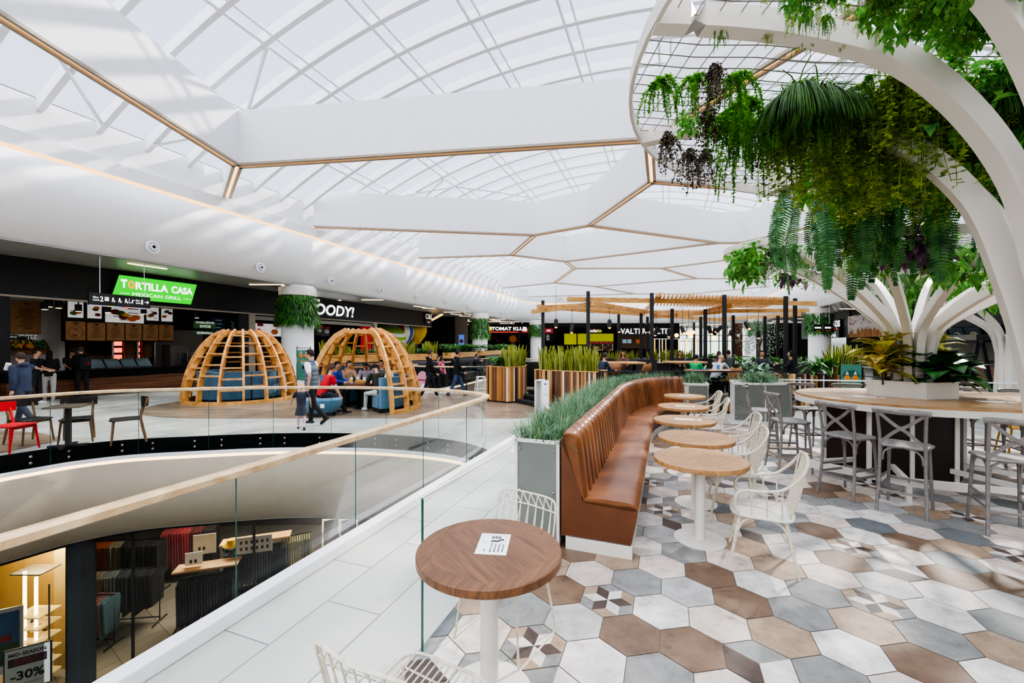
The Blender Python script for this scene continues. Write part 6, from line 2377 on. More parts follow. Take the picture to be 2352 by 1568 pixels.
# gaming hall sign
o = fq(1121, 748, 1192, 766, DF - .3, m_black, 'shop_sign', 'black shop sign with a yellow sun and red underline on the far wall')
ftext(o, 'AUTOMAT KLUB', .62, .25, .12, m_lit, bold=.015, sx=1.25)
MB().box((0, -.05, -.32), (4.0, .04, .1)).build('red_line', emis('red_neon', '#ff2a22', 1.6), o)
MB().ball((-1.85, -.05, .15), .3, 12, 8, (1, .2, 1)).build('sun_mark', emis('sun_yellow', '#ffc93a', 1.6), o)
o = fq(1122, 770, 1150, 800, DF + .5, m_shop, 'shop_window', 'black shop window with a red sweeping stripe under the gaming hall sign', 'window')
MB().sweep(crom([(-1.0, -.06, .7), (0, -.06, .55), (.9, -.06, -.5)], 5), [(-.02, -.18), (.02, -.18), (.02, .18), (-.02, .18)], up=(0, 1, 0)).build('red_stripe', mat('red_paint', '#b3221f', .4, emit=.3), o)
p = P(1178, 778, DF - .5)
b = MB()
for i in range(14):
    a = 2 * PI * i / 14
    b.prism([(math.cos(a - .2) * .38, math.sin(a - .2) * .38), (math.cos(a) * .72, math.sin(a) * .72), (math.cos(a + .2) * .38, math.sin(a + .2) * .38)], -.03, .03)
b.lathe([(0, -.04), (.42, -.04), (.42, .04), (0, .04)], 20)
b.xf(Matrix.Rotation(PI / 2, 4, 'X'))
b.tube([(0, 0, .7), (0, 0, 2.05)], .015, 5)
o = b.build('sun_ornament', mat('copper_sun', '#a3632a', .4, .5, emit=.1)); o.location = p
tag(o, 'copper sun ornament hanging before the dark gaming hall', 'ornament')
for u0, u1, l in ((1197, 1214, 'small red shop sign left of the farthest column'), (1249, 1271, 'small red shop sign right of the farthest column')):
    o = fq(u0, 753, u1, 765, DF - .3, mat('deep_red_sign', '#a3262b', .5, emit=.25), 'shop_sign', l)
    MB().box((0, -.04, 0), (.6, .02, .25)).build('lettering', m_whitetext, o)
o = fq(1249, 767, 1271, 784, DF - .2, m_shop, 'menu_screen', 'dark menu screen below the small red sign right of the farthest column', 'screen')
for i in range(4): MB().box((-.1, -.04, .35 - .2 * i), (.4, .02, .06)).build('printed_line', m_whitetext, o)
# supplement shop
o = fq(1352, 755, 1381, 764, DF - .3, mat('purple_sign', '#6b1f3f', .5, emit=.2), 'shop_sign', 'purple shop sign with white and green lettering over the lime shop')
ftext(o, 'media', .5, -.36, 0, m_lit, bold=.004); ftext(o, 'plus', .5, .5, 0, emis('lime_text', '#9fd62a', 1.6), bold=.01)
lime = mat('lime_wall', '#b3b41a', .6, emit=.35, ec='#b8ba10')
for u0, u1, l in ((1296, 1324, 'lime yellow lit wall panel left of the dark post'), (1327, 1409, 'wide lime yellow lit wall panel of the supplement shop')):
    fq(u0, 766, u1, 791, DF + 2.5, lime, 'lit_wall_panel', l, 'panel')
o = fq(1354, 784, 1409, 806, DF + 2, mat('shop_shelf', '#4b3a30', .6), 'product_shelf', 'dark product shelf under the lime panel', 'shelf')
rp6 = random.Random(9)
for i in range(5):
    q = MB().box((-1.4 + i * .68, -.1, .5), (.55, .1, .22)).build('red_price_banner', mat('banner_red', '#b03a34', .5, emit=.2), o)
sd = None
for i in range(36):
    c = rp6.choice(('#c9c2b4', '#7a2b26', '#3a3330', '#c9a24a', '#5d5a56'))
    MB().box((-1.55 + (i % 12) * .28, -.12, .15 - .32 * (i // 12)), (.18, .1, .22)).build('jar', mat('jar_' + c[1:], c, .5), o)
# barbecue restaurant
o = fq(1423, 752, 1542, 770, DF - .3, m_black, 'shop_sign', 'black shop fascia with the white repeated restaurant name on the far wall')
ftext(o, 'WALTER', 1.02, -1.85, .0, m_lit, bold=.008); ftext(o, 'WALTER', 1.02, 1.75, 0, m_lit, bold=.008)
MB().ball((-.02, -.05, .1), .13, 10, 6, (1, .3, 1)).build('dot', m_lit, o)
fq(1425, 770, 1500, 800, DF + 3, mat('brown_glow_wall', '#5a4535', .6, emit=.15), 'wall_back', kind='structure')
for u, l in ((1430, 'pale blue menu screen in the far restaurant, left of two'), (1441, 'pale blue menu screen in the far restaurant, right of two'), (1461, 'food picture screen in the far restaurant')):
    fq(u, 779, u + 9, 788, DF + 1, mat('screen_blue', '#7f97a8', .4, emit=.4) if u < 1460 else m_food[0], 'menu_screen', l, 'screen')
t = thing('lit_screen_wall', 'white lit partition grid with warm light strips at the far right restaurant', 'partition', (0, 0, 0))
m_warm = emis('amber_strip', '#ffcf3a', 2.4)
x0, y, z1 = P(1500, 778, DF - 2); x1, _, z0 = P(1617, 806, DF - 2)
MB().box(((x0 + x1) / 2, y, z1), (x1 - x0, .08, .08)).build('top_bar', m_white, t)
for i in range(9):
    MB().box((x0 + (x1 - x0) * i / 8, y, (z1 + .2) / 2), (.1, .08, z1 - .2)).build('post', m_white, t)
for f in (.03, .18, .52, .66, .83):
    MB().box((x0 + (x1 - x0) * f, y - .05, (z1 + .9) / 2), (.1, .05, z1 - .9)).build('light_strip', m_warm, t)
# windows to the open air
m_win = emis('outdoor_light', '#e9f1ea', 2.2)
for k, (u0, u1) in enumerate(((1500, 1560), (1560, 1612), (1612, 1690), (1703, 1745))):
    x0, y, z1 = P(u0, 742, 62); x1, _, _ = P(u1, 742, 62)
    o = MB().quad((x0, 66, .3), (x1, 66, .3), (x1, 66, 4.4), (x0, 66, 4.4)).build('wall_back', mat('outdoor_daylight_glow', '#dfe7dc', .9, emit=1.6, var=.3, scale=.6))  # glowing sheet standing in for daylight outside, not a real wall
    o['kind'] = 'structure'
    o = MB().quad((x0, 62, 0), (x1, 62, 0), (x1, 62, 4.7), (x0, 62, 4.7)).build('window_%d' % (2 + k), m_glass)
    o['kind'] = 'structure'
    n = max(2, int((x1 - x0) / 1.1))
    b = MB()
    for i in range(n + 1):
        b.box((x0 + (x1 - x0) * i / n, 61.95, 2.3), (.09, .1, 4.6))
    for z in (.1, 2.35, 3.2):
        b.box(((x0 + x1) / 2, 61.95, z), (x1 - x0, .1, .09))
    b.build('frame', m_black, o)
fq(1687, 742, 1705, 860, 52, wood('walnut_pier', '#3b2417', '#6b452c', .5), 'wall_back', kind='structure')
fq(1745, 742, 1905, 860, 58, mat('deep_brown_hall', '#1c1210', .7), 'wall_back', kind='structure')
x0, y, z1 = P(1696, 770, 51.8)
tag(MB().box((x0, y, z1), (.3, .05, .3)).build('wall_plate', m_white), 'small white plate on the walnut pier by the windows', 'plate')
# far low planters with bushes
for i, (u, d) in enumerate(((1150, 34), (1166, 33))):
    plant_obj('leafy_bush', lambda b: lily(b, 40, .7, .2), lf_zz, P(u, 806, d), 'broad-leaved plant in the timber trough behind the white column with greenery', 'plants in the trough behind the white column')

# ---- right side
RT = 14.0
def rrect(u, t):
    k = (u - 1176) / F
    d = t / (CS * k - SN)
    return d * (SN * k + CS)


sA, sB, sC, sD = rrect(2600, RT), rrect(2112, RT), rrect(1947, RT), rrect(1880, RT)
struct(tplane(MB(), sA - 6, sB + 4, 2.75, 4.7, RT + .3, .2).build('wall_right', m_fascia))
struct(tplane(MB(), sA - 8, sD + 8, 0, 4.7, 19, .2).build('wall_right', m_shop))
struct(tplane(MB(), sC, sD + 6, 2.45, 4.7, RT + .2, .2).build('wall_right', m_black))
# ice cream sign
FL = 360 - 0
def rthing(name, label, cat, s, t, z):               # local x faces the hall (towards -t)
    o_ = thing(name, label, cat, ST(s, t, z), 0)
    o_.rotation_euler.z = PI - PHI
    return o_


s0, s1 = rrect(2085, RT), rrect(1948, RT)
p = rthing('ice_cream_sign', 'wide ice cream sign: a waffle band with white icing dripping over it', 'sign', (s0 + s1) / 2, RT + .08, 3.2)
L = s1 - s0
m_waffle = bricks('waffle', '#c98a45', '#b87a38', '#8a5522', .35, .35, .03, math.radians(45), .6, .3, vert=False)
m_icing = mat('pink_white_icing', '#e3d5d0', .5, var=.1, scale=3)
MB().box((0, 0, -.35), (.08, L, .85)).build('waffle_band', m_waffle, p)
poly = [(-L / 2, .95), (-L / 2, -.05)]
for i in range(26):
    y = -L / 2 + L * (i + .5) / 26
    dp = rp6.choice((.15, .3, .5, .2, .4))
    poly += [(y - L / 60, .0), (y - L / 90, -dp), (y + L / 90, -dp), (y + L / 60, .0)]
poly += [(L / 2, -.05), (L / 2, .95)]
MB().prism(poly, .04, .1).xf(MX).build('icing', m_icing, p)
b = MB()
for i in range(90):
    y, z = rp6.uniform(-.48, .48) * L, rp6.uniform(.2, .9)
    b.box((.11, y, z), (.02, .12, .04), M=Matrix.Rotation(rp6.uniform(0, 3), 3, 'X'), mi=i % 3)
b.build('sprinkles', [mat('spr_red', '#c9555a', .5), mat('spr_blue', '#6f8fc0', .5), mat('spr_purple', '#a06a9a', .5)], p)
# billiards sign
s0, s1 = rrect(1944, RT), rrect(1900, RT)
p = rthing('shop_sign', 'black sign with white billiards bar lettering over a red bar', 'sign', (s0 + s1) / 2 + .6, RT - .1, 3.25)
L = s1 - s0
MB().box((0, 0, 0), (.1, L * .75, 1.6)).build('board', m_black, p)
def rtext(par, body, size, y, z, m, x=.06, **k):
    M = Matrix(((0, 0, 1, x), (1, 0, 0, y), (0, 1, 0, z), (0, 0, 0, 1)))
    return text(body, size, M, m, par, .01, **k)


rtext(p, 'BILLIARDS', .75, 0, .38, m_lit, bold=.01, sx=1.15)
rtext(p, '&BAR', .75, 0, -.5, m_lit, bold=.01, sx=1.15)
MB().box((.07, 0, -.05), (.03, L * .6, .1)).build('red_bar', emis('red_bar', '#ff3a2a', 1.6), p)
p = rthing('round_sign', 'round green and red sign projecting beside the billiards lettering', 'sign', rrect(1908, RT - 1.2), RT - 1.2, 3.2)
MB().ball((0, 0, 0), .62, 20, 10, (.12, .8, 1.1), mi=0).build('disc', m_white, p, smooth=True)
MB().ball((.06, 0, .42), .3, 12, 8, (.3, 1.1, .7)).build('green_patch', emis('green_patch', '#2fd04a', 1.0), p)
MB().ball((.06, 0, -.42), .3, 12, 8, (.3, 1.1, .7)).build('red_patch', mat('red_patch', '#b83228', .5), p)
rtext(p, 'V', .6, 0, 0, m_black, .12, bold=.02)
# hanging wayfinding plates
for u0, u1, l in ((1869, 1887, 'left one of two small black hanging signs before the right-hand column'), (1891, 1911, 'right one of two small black hanging signs before the right-hand column')):
    d = 26
    x0, y, z1 = P(u0, 745, d); x1, _, z0 = P(u1, 761, d)
    t = thing('hanging_sign', l, 'sign', ((x0 + x1) / 2, y, (z0 + z1) / 2))
    MB().box((0, 0, 0), (x1 - x0, .06, z1 - z0)).build('board', m_black, t)
    for i in range(4):
        MB().box((-.16 + i * .1, -.04, .02), (.06, .02, .1)).build('pictogram', m_lit, t)
    MB().box((0, -.04, -.17), ((x1 - x0) * .6, .02, .03)).build('colour_strip', m_food[3], t)
    MB().tube([(.1, 0, .2), (.1, 0, 4.7 - z1)], .01, 4).build('cable', m_steel, t)
# grill stall: menu screens, hood, counter, black frame
for i, (u, l) in enumerate(((2117, 'first'), (2151, 'second'), (2187, 'third'), (2224, 'fourth'), (2336, 'last'))):
    s = rrect(u + 12, RT + 1.3)
    p = rthing('menu_screen', '%s tilted menu screen from the left over the right-hand grill stall' % l, 'screen', s, RT + 1.3, 2.42)
    p.rotation_euler = (0, .0, PI - PHI)
    Mt = Matrix.Rotation(.25, 4, 'Y')
    MB().box((0, 0, 0), (.06, 1.15, .75)).xf(Mt).build('display', mat('slate_screen', '#3f4a55', .35, emit=.2), p)
    MB().ball((.05, .1, -.05), .24, 14, 6, (.1, 1.4, .8)).xf(Mt).build('plate_picture', mat('plate_pic', '#9fa6a6', .5, emit=.2), p)
    MB().ball((.08, .05, -.03), .13, 10, 6, (.1, 1.4, .8)).xf(Mt).build('food_picture', m_food[i % 4], p)
    MB().tube([(-.1, 0, .36), (-.1, 0, 2.27)], .015, 5).build('hanger_rod', m_dark, p)
c0, c1 = rrect(2420, 13.2), rrect(2040, 13.2)
t = thing('service_counter', 'long dark counter of the right-hand grill stall', 'counter')
tplane(MB(), c0, c1, .02, .95, 13.4, .5).build('front_panel', m_counterwood, t)
tplane(MB(), c0, c1, .95, 1.08, 13.4, .7).build('countertop', m_blackgloss, t)
struct(tplane(MB(), rrect(2290, 16), rrect(2105, 16), 1.0, 2.1, 16, .1).build('wall_right', mat('pale_kitchen_wall', '#9c968c', .5)))
s0 = rrect(2200, 14.6)
t = thing('extractor_hood', 'gray steel extractor hood behind the right-hand counter', 'hood', (0, 0, 0))
tplane(MB(), s0 - 2, s0 + 3, 2.05, 2.35, 14.8, 1.0).build('hood_body', mat('steel_hood', '#8d8b86', .35, .6), t)
tplane(MB(), s0 - 2.1, s0 + 3.1, 1.98, 2.05, 14.8, 1.1).build('hood_lip', m_dark, t)
x, y = 15.6, 14.6
t = thing('swing_frame', 'black A-shaped timber frame standing before the right-hand grill stall', 'frame', (x, y, 0), -.3)
for q in (-1, 1):
    MB().bar((q * .35 + .55, 0, 0), (.55 + q * .05, 0, 2.0), .1, .1).build('leg', m_dark, t)
    MB().bar((q * .35 - 1.2, .8, 0), (-1.2 + q * .05, .8, 2.0), .1, .1).build('leg', m_dark, t)
MB().bar((.6, -.05, 1.95), (-1.25, .85, 1.95), .1, .1).build('top_beam', m_dark, t)
# sign board with two bottles, gray shelf unit
m_teal = mat('teal_green_print', '#4f8a78', .5)
m_tealD = mat('dark_teal_print', '#2f6155', .5)
m_orange = mat('orange_print', '#d98a3a', .5)


def bottle_sign(loc, rz, w_, h_, label, big):
    t = thing('sign_board', label, 'sign', loc, rz)
    MB().box((0, 0, h_ / 2), (w_, .03, h_)).build('board', m_teal, t)
    MB().tube(crom([(-w_ / 2 - .01, 0, .0), (-w_ / 2 - .01, 0, h_ + .02), (-w_ / 2 + .05, 0, h_ + .08), (w_ / 2 - .05, 0, h_ + .08), (w_ / 2 + .01, 0, h_ + .02), (w_ / 2 + .01, 0, 0)], 5), .014, 6).build('frame', m_dark, t)
    zt = h_ * (.62 if not big else .86)
    MB().prism([(w_ * .44 * math.cos(PI * i / 12), h_ * .16 + w_ * .36 * math.sin(PI * i / 12)) for i in range(13)], .016, .02).xf(Matrix.Translation((0, 0, zt - h_ * .12)) @ Matrix.Rotation(PI / 2, 4, 'X')).build('arch', m_tealD, t) if not big else None
    for q in (-1, 1):
        MB().ball((q * w_ * .2, -.02, zt), w_ * .16, 14, 8, (1, .1, 1.15)).build('orange_bottle', m_orange, t)
        MB().prism([(-w_ * .08, 0), (w_ * .08, 0), (0, w_ * .16)], .0, .01).xf(Matrix.Translation((q * w_ * .2, -.02, zt + w_ * .22)) @ Matrix.Rotation(PI / 2, 4, 'X')).build('white_cap', m_white, t)
    for i in range(3):
        MB().box((0, -.018, zt - w_ * (.4 + .14 * i)), (w_ * (.6 - .12 * i), .006, .025)).build('print_line', m_orange if i == 0 else m_white, t)
    if big:
        MB().box((0, -.018, h_ * .56), (w_ * .22, .006, h_ * .08)).build('black_mark', m_black, t)
        MB().prism([(-w_ / 2, 0), (w_ / 2, 0), (w_ / 2, h_ * .16), (0, h_ * .22), (-w_ / 2, h_ * .24)], .016, .02).xf(Matrix.Rotation(PI / 2, 4, 'X')).build('white_foam', m_white, t)
    return t


p = G(1932, 898)
bottle_sign((11.0, 13.6, .0), -.1, .62, 1.2, 'teal sign board with two orange bottles on the right, before the steel shelf unit', False)
t = thing('shelf_unit', 'gray steel shelf unit right of the teal bottle sign', 'shelf', (12.25, 14.0, 0), -.2)
for x_ in (-.55, 0, .55):
    MB().box((x_, 0, .55), (.04, .5, 1.1)).build('upright', m_chrome, t)
for z_ in (.2, .5, .8, 1.08):
    MB().box((0, 0, z_), (1.14, .5, .03)).build('shelf', m_chrome, t)
# amber chairs behind the communal table
m_yel = mat('mustard_metal', '#b8862b', .4, .2)
for p, h, l in ((ST(9.6, 5.6), 120, 'mustard yellow metal chair behind the communal table, near the far stools'), (ST(10.2, 3.3), 60, 'mustard yellow metal chair glimpsed behind the leaf planter')):
    t = thing('metal_chair', l, 'chair', p, head(h), 'mustard metal chairs')
    MB().box((0, 0, .45), (.4, .4, .02)).build('seat', m_yel, t, bevel=.008)
    for sx in (-1, 1):
        for sy in (-1, 1):
            MB().tube([(sx * .17, sy * .17, .44), (sx * .23, sy * .23, 0)], .014, 6).build('leg', m_yel, t)
    MB().tube(crom([(-.19, -.19, .45), (-.22, -.22, .66), (-.2, -.24, .85), (0, -.25, .9), (.2, -.24, .85), (.22, -.22, .66), (.19, -.19, .45)], 5), .013, 6).build('back_hoop', m_yel, t)
    for x_ in (-.1, 0, .1):
        MB().tube([(x_, -.19, .45), (x_ * 1.1, -.25, .88)], .008, 5).build('spindle', m_yel, t)
# ================================================================ wooden domes with blue seats
m_domewood = wood('honey_birch', '#b97c3e', '#e4b06a', .45, (4, 4, 4), 1.4)
m_blue = mat('blue_velvet', '#4b7590', .75, var=.14, scale=7, sheen=.35)


def dome(name, label, C, Rd, H, rtop, ribs, rungs, skip):
    t = thing(name, label, 'pavilion', (*C, 0))
    rad = lambda z: rtop + (Rd - rtop) * max(0, 1 - (z / H) ** 1.9) ** .65 if z < H else rtop
    ring = [(Rd * math.cos(2 * PI * i / 64), Rd * math.sin(2 * PI * i / 64), .05) for i in range(64)]
    arc0, arc1 = skip
    pts = [(Rd * math.cos(a), Rd * math.sin(a), .05) for a in [arc1 + (2 * PI - (arc1 - arc0)) * i / 60 for i in range(61)]]
    MB().sweep(pts, [(-.07, -.05), (.07, -.05), (.07, .05), (-.07, .05)]).build('base_hoop', m_domewood, t, smooth=40)
    pts = [(rtop * math.cos(2 * PI * i / 32), rtop * math.sin(2 * PI * i / 32), H - .04) for i in range(32)]
    MB().sweep(pts, [(-.03, -.05), (.03, -.05), (.03, .05), (-.03, .05)], True).build('top_hoop', m_domewood, t, smooth=40)
    for a in ribs:
        ca, sa = math.cos(a), math.sin(a)
        pr = [(rad(H * i / 14) , H * i / 14) for i in range(15)]
        MB().sweep([(q * ca, q * sa, z) for q, z in pr], [(-.032, -.075), (.032, -.075), (.032, .075), (-.032, .075)], up=(ca, sa, .001)).build('rib', m_domewood, t, smooth=35)
    for a, b_, z in rungs:
        q = rad(z)
        MB().bar((q * math.cos(a), q * math.sin(a), z), (q * math.cos(b_), q * math.sin(b_), z), .13, .045).build('rung', m_domewood, t)
    return t


def arcwall(mb, r0, r1, a0, a1, z0, z1, n=14):
    pts = [Vector((math.cos(a0 + (a1 - a0) * i / n), math.sin(a0 + (a1 - a0) * i / n), 0)) for i in range(n + 1)]
    for i in range(n):
        p, q = pts[i], pts[i + 1]
        mb.prism([(p.x * r0, p.y * r0), (q.x * r0, q.y * r0), (q.x * r1, q.y * r1), (p.x * r1, p.y * r1)], z0, z1)
    return mb


D1, D2 = (-9.2, 14.3), (-4.35, 12.2)
rp7 = random.Random(17)
nr = 16
ang = [2 * PI * (i + .5) / nr for i in range(nr)]
rungs = []
for i in range(nr):
    a, b_ = ang[i], ang[(i + 1) % nr]
    off = .12 if i % 2 else 0.02
    for k in range(6):
        z = .42 + off + k * .34
        if z < 2.2: rungs.append((a, b_, z))
dome('wooden_dome', 'left wooden lattice dome pavilion with a curved blue seat inside', D1, 1.62, 2.3, .52, ang, rungs, (0, 0))
t = thing('curved_sofa', 'curved blue velvet sofa inside the left wooden dome', 'sofa', (*D1, 0))
for i in range(6):
    a0 = math.radians(150 + i * 41)
    b = arcwall(MB(), 1.05, 1.25, a0 + .02, a0 + math.radians(41) - .02, .12, .98, 5)
    b.build('back_panel', m_blue, t, smooth=30)
arcwall(MB(), .62, 1.05, math.radians(150), math.radians(396), .12, .45, 24).build('seat', m_blue, t, smooth=30)
arcwall(MB(), .66, 1.2, math.radians(150), math.radians(396), .0, .12, 24).build('plinth', m_dark, t, smooth=30)
# right dome: open towards the viewer's left
open0, open1 = math.radians(178), math.radians(317)
ribs2 = [open1 + (2 * PI - (open1 - open0)) * i / 12 for i in range(13)]
rungs = []
for i in range(12):
    a, b_ = ribs2[i], ribs2[i + 1]
    off = .12 if i % 2 else 0.02
    for k in range(6):
        z = .42 + off + k * .34
        if z < 2.15 : rungs.append((a, b_, z))
dome('wooden_dome', 'right wooden lattice dome pavilion, open at the front, people seated inside', D2, 1.6, 2.27, .48, ribs2, rungs, (open0, open1))
t = thing('curved_sofa', 'curved blue velvet sofa inside the right wooden dome where people sit', 'sofa', (*D2, 0))
s0, s1 = math.radians(-50), math.radians(176)
n = 6
for i in range(n):
    a0, a1 = s0 + (s1 - s0) * i / n, s0 + (s1 - s0) * (i + 1) / n
    arcwall(MB(), 1.12, 1.3, a0 + .015, a1 - .015, .12, .95, 5).build('back_panel', m_blue, t, smooth=30)
arcwall(MB(), .7, 1.12, s0, s1, .12, .45, 24).build('seat', m_blue, t, smooth=30)
arcwall(MB(), .75, 1.25, s0, s1, .0, .12, 24).build('plinth', m_dark, t, smooth=30)
# stool end seat in front with white tag
t = thing('upholstered_stool', 'rounded blue velvet seat at the open front of the right dome with a white tag', 'seat', (-4.98, 10.95, 0))
MB().lathe([(0, .1), (.3, .1), (.4, .25), (.42, .42), (.38, .46), (0, .46)], 28, rx=1.25).build('cushion', m_blue, t, smooth=True)
MB().lathe([(0, 0), (.28, 0), (.28, .1), (0, .1)], 20, rx=1.25).build('plinth', m_dark, t)
MB().box((.2, -.4, .3), (.1, .01, .1)).build('tag', m_white, t)
# table in the right dome, food on it
t = thing('round_table', 'round dark table inside the right wooden dome, covered with trays and cups', 'table', (*D2, 0))
MB().lathe([(0, .70), (.52, .70), (.52, .74), (0, .74)], 32).build('tabletop', m_oakd, t)
MB().lathe([(0, 0), (.25, 0), (.25, .03), (.05, .05), (.05, .70), (0, .70)], 20).build('pedestal', m_dark, t)
m_cupw = mat('paper_cup_white', '#ece7df', .5)
m_cupy = mat('cup_yellow_print', '#e0a52e', .5)
m_trayr = mat('red_tray', '#b3262a', .4)
m_trayb = mat('blue_tray', '#28346e', .4)
def on_table(x, y, z=.741): return (D2[0] + x, D2[1] + y, z)


cup0 = None
for i, (x, y, l) in enumerate(((-.22, -.28, 'tall yellow-and-white paper cup nearest the boy in tan'), (-.1, -.12, 'second yellow-and-white paper cup on the dome table'), (.12, -.2, 'white paper cup with a straw in the middle of the dome table'), (.28, -.18, 'yellow fries carton cup beside the paper bag'), (.36, -.3, 'clear white plastic cup at the right edge of the dome table'))):
    t = thing('paper_cup', l, 'cup', on_table(x, y))
    MB().lathe([(0, 0), (.03, 0), (.042, .15), (0, .15)], 14).build('cup_body', m_cupw, t, smooth=30)
    MB().lathe([(.0345, .035), (.0405, .11)], 14).build('printed_band', m_cupy if i != 2 and i != 4 else m_cupw, t, smooth=30)
    MB().lathe([(0, .15), (.044, .15), (.04, .165), (0, .165)], 14).build('lid', m_white, t)
    MB().tube([(0, 0, .16), (.01, 0, .24)], .004, 5).build('straw', m_white, t)
for x, y, mm, l in ((-.2, -.2, m_trayb, 'blue serving tray on the dome table before the boy in tan'), (.32, -.25, m_trayr, 'red serving tray on the dome table near the boy in dark jacket')):
    tag(MB().box((0, 0, .006), (.34, .24, .012)).build('tray', mm, None, bevel=.003, loc=on_table(x, y, .7405)), l, 'tray')
b = MB().box((0, 0, .05), (.3, .2, .1)); o = b.build('paper_bag', mat('brown_paper', '#a87a44', .8, var=.2, bump=.3), bevel=.02); o.location = on_table(.08, -.38); o.rotation_euler = (0, 0, .4); tag(o, 'crumpled brown paper bag at the front of the dome table', 'bag')
for i, (x, y) in enumerate(((.2, -.1), (-.05, -.3))):
    o = MB().ball((0, 0, .03), .06, 10, 6, (1.2, 1, .5)).build('food_wrapper', mat('wrapper_white', '#e6e2e6', .7, bump=.4)); o.location = on_table(x, y); tag(o, 'crumpled white food wrapper on the dome table', 'wrapper', 'food wrappers on the dome table')

# ================================================================ booths and second opening
m_blackl = mat('black_leather', '#1e2026', .35, coat=.2)
def booth(p0, p1, label, plabel, trough=True, seatside=1, plants=()):
    a, c = Vector((*p0, 0)), Vector((*p1, 0))
    L = (c - a).length
    ang_ = math.atan2(c.y - a.y, c.x - a.x)
    t = thing('booth_bench', label, 'bench', (a.x, a.y, 0), ang_)
    n = max(6, int(L / .16))
    MB().box((L / 2, -.32, .22), (L, .55, .4)).build('seat', m_blackl, t, bevel=.04)
    b = MB()
    rows = [(0, .42), (-.03, .7), (-.02, 1.0), (.04, 1.1), (.1, 1.08)]
    vs, fs = [], []
    m_ = n * 4
    for i in range(m_ + 1):
        bu = .035 * abs(math.sin(PI * i / 4))
        for y, z in rows:
            vs.append((L * i / m_, y - bu, z))
    for i in range(m_):
        for j in range(4):
            fs.append((i * 5 + j, i * 5 + j + 1, i * 5 + j + 6, i * 5 + j + 5))
    b.add(vs, fs).build('channelled_back', m_blackl, t, smooth=50)
    MB().box((L / 2, .1, .5), (L, .1, 1.0)).build('back_board', m_dark, t)
    if trough:
        t2 = thing('timber_trough', plabel, 'planter', (a.x, a.y, 0), ang_)
        for y in (.18, .62):
            MB().box((L / 2, y, 1.28), (L, .03, .3)).build('side_board', m_pine, t2)
        for x in (0.015, L - .015):
            MB().box((x, .4, 1.28), (.03, .47, .3)).build('end_board', m_pine, t2)
        MB().box((L / 2, .4, 1.2), (L - .05, .42, .1)).build('soil', m_deck, t2)
        MB().box((L / 2, .42, .56), (L - .1, .4, 1.1)).build('support', m_dark, t2)
    return t


booth((-6.9, 15.6), (-3.4, 19.75), 'black channelled leather booth beneath the long timber trough behind the right dome', 'long golden timber trough of snake plants behind the black booth')
booth((-3.0, 21.6), (-1.95, 25.6), 'black channelled leather booth farther back, under the leafy timber trough', 'golden timber trough of leafy plants before the white column')
booth((-1.75, 27.0), (-.2, 32.5), 'black channelled leather booth farthest back, behind the striped planter', 'golden timber trough farthest back, before the gaming hall')
dv = (Vector((-3.4, 19.75, 0)) - Vector((-6.9, 15.6, 0)))
for i, f in enumerate((.02, .1, .18, .66, .7, .74, .92, .95, .985)):
    p = Vector((-6.9, 15.6, 0)) + dv * f + Vector((-.3, .26, 0))
    snake_at((p.x, p.y, 1.24), 'snake plant in the long timber trough behind the right dome', 'snake plants in the long timber trough', 1.05)
for f in (.26, .34, .42, .5, .58, .8, .86):
    p = Vector((-6.9, 15.6, 0)) + dv * f + Vector((-.3, .26, 0))
    plant_obj('leafy_plant', lambda b: zz(b, 0, 0, 0, .42, 14, rp7, .12, .07, .3), lf_zz, (p.x, p.y, 1.24), 'leafy green plant between the snake plants in the long timber trough', 'leafy plants in the long timber trough')
for i in range(7):
    f = i / 6
    p = Vector((-3.0, 21.7, 0)).lerp(Vector((-1.95, 25.5, 0)), f) + Vector((-.38, .1, 0))
    plant_obj('leafy_plant', lambda b: zz(b, 0, 0, 0, .62, 18, rp7, .16, .09, .45), lf_zz, (p.x, p.y, 1.24), 'leafy green plant in the timber trough before the white column', 'leafy plants in the trough before the white column')
for i in range(5):
    f = i / 4
    p = Vector((-1.75, 27.1, 0)).lerp(Vector((-.2, 32.4, 0)), f) + Vector((-.38, .1, 0))
    plant_obj('leafy_plant', lambda b: zz(b, 0, 0, 0, .6, 16, rp7, .16, .09, .45), lf_zz, (p.x, p.y, 1.24), 'leafy green plant in the farthest timber trough', 'leafy plants in the farthest trough')
# turquoise metal chairs
m_turq = mat('turquoise_metal', '#5fb8a2', .4, .1)
tq0 = None
for u, v, h, l in ((1009, 877, 80, 'turquoise metal chair nearest the small floor opening'), (1031, 872, 120, 'turquoise metal chair, second along the small floor opening'), (1063, 862, 100, 'turquoise metal chair farther along the small floor opening'), (1082, 857, 60, 'turquoise metal chair at the far end of the small floor opening'), (964, 884, 90, 'turquoise metal chair half hidden behind the balustrade end')):
    p = G(u, v)
    p = (p[0] - .25, p[1])
    if tq0 is None:
        tq0 = thing('metal_chair', l, 'chair', p, head(h), 'turquoise metal chairs')
        MB().box((0, 0, .45), (.36, .36, .025)).build('seat', m_turq, tq0, bevel=.01)
        for sx in (-1, 1):
            for sy in (-1, 1):
                MB().bar((sx * .15, sy * .15, .45), (sx * .23, sy * .22, 0), .035, .03).build('leg', m_turq, tq0)
        b = MB().box((0, -.2, .66), (.14, .015, .42))
        b.build('back_splat', m_turq, tq0)
        MB().tube(crom([(-.17, -.17, .45), (-.19, -.21, .7), (-.15, -.22, .84), (0, -.225, .87), (.15, -.22, .84), (.19, -.21, .7), (.17, -.17, .45)], 4), .014, 6).build('back_hoop', m_turq, tq0)
    else:
        dup(tq0, p, head(h), l)
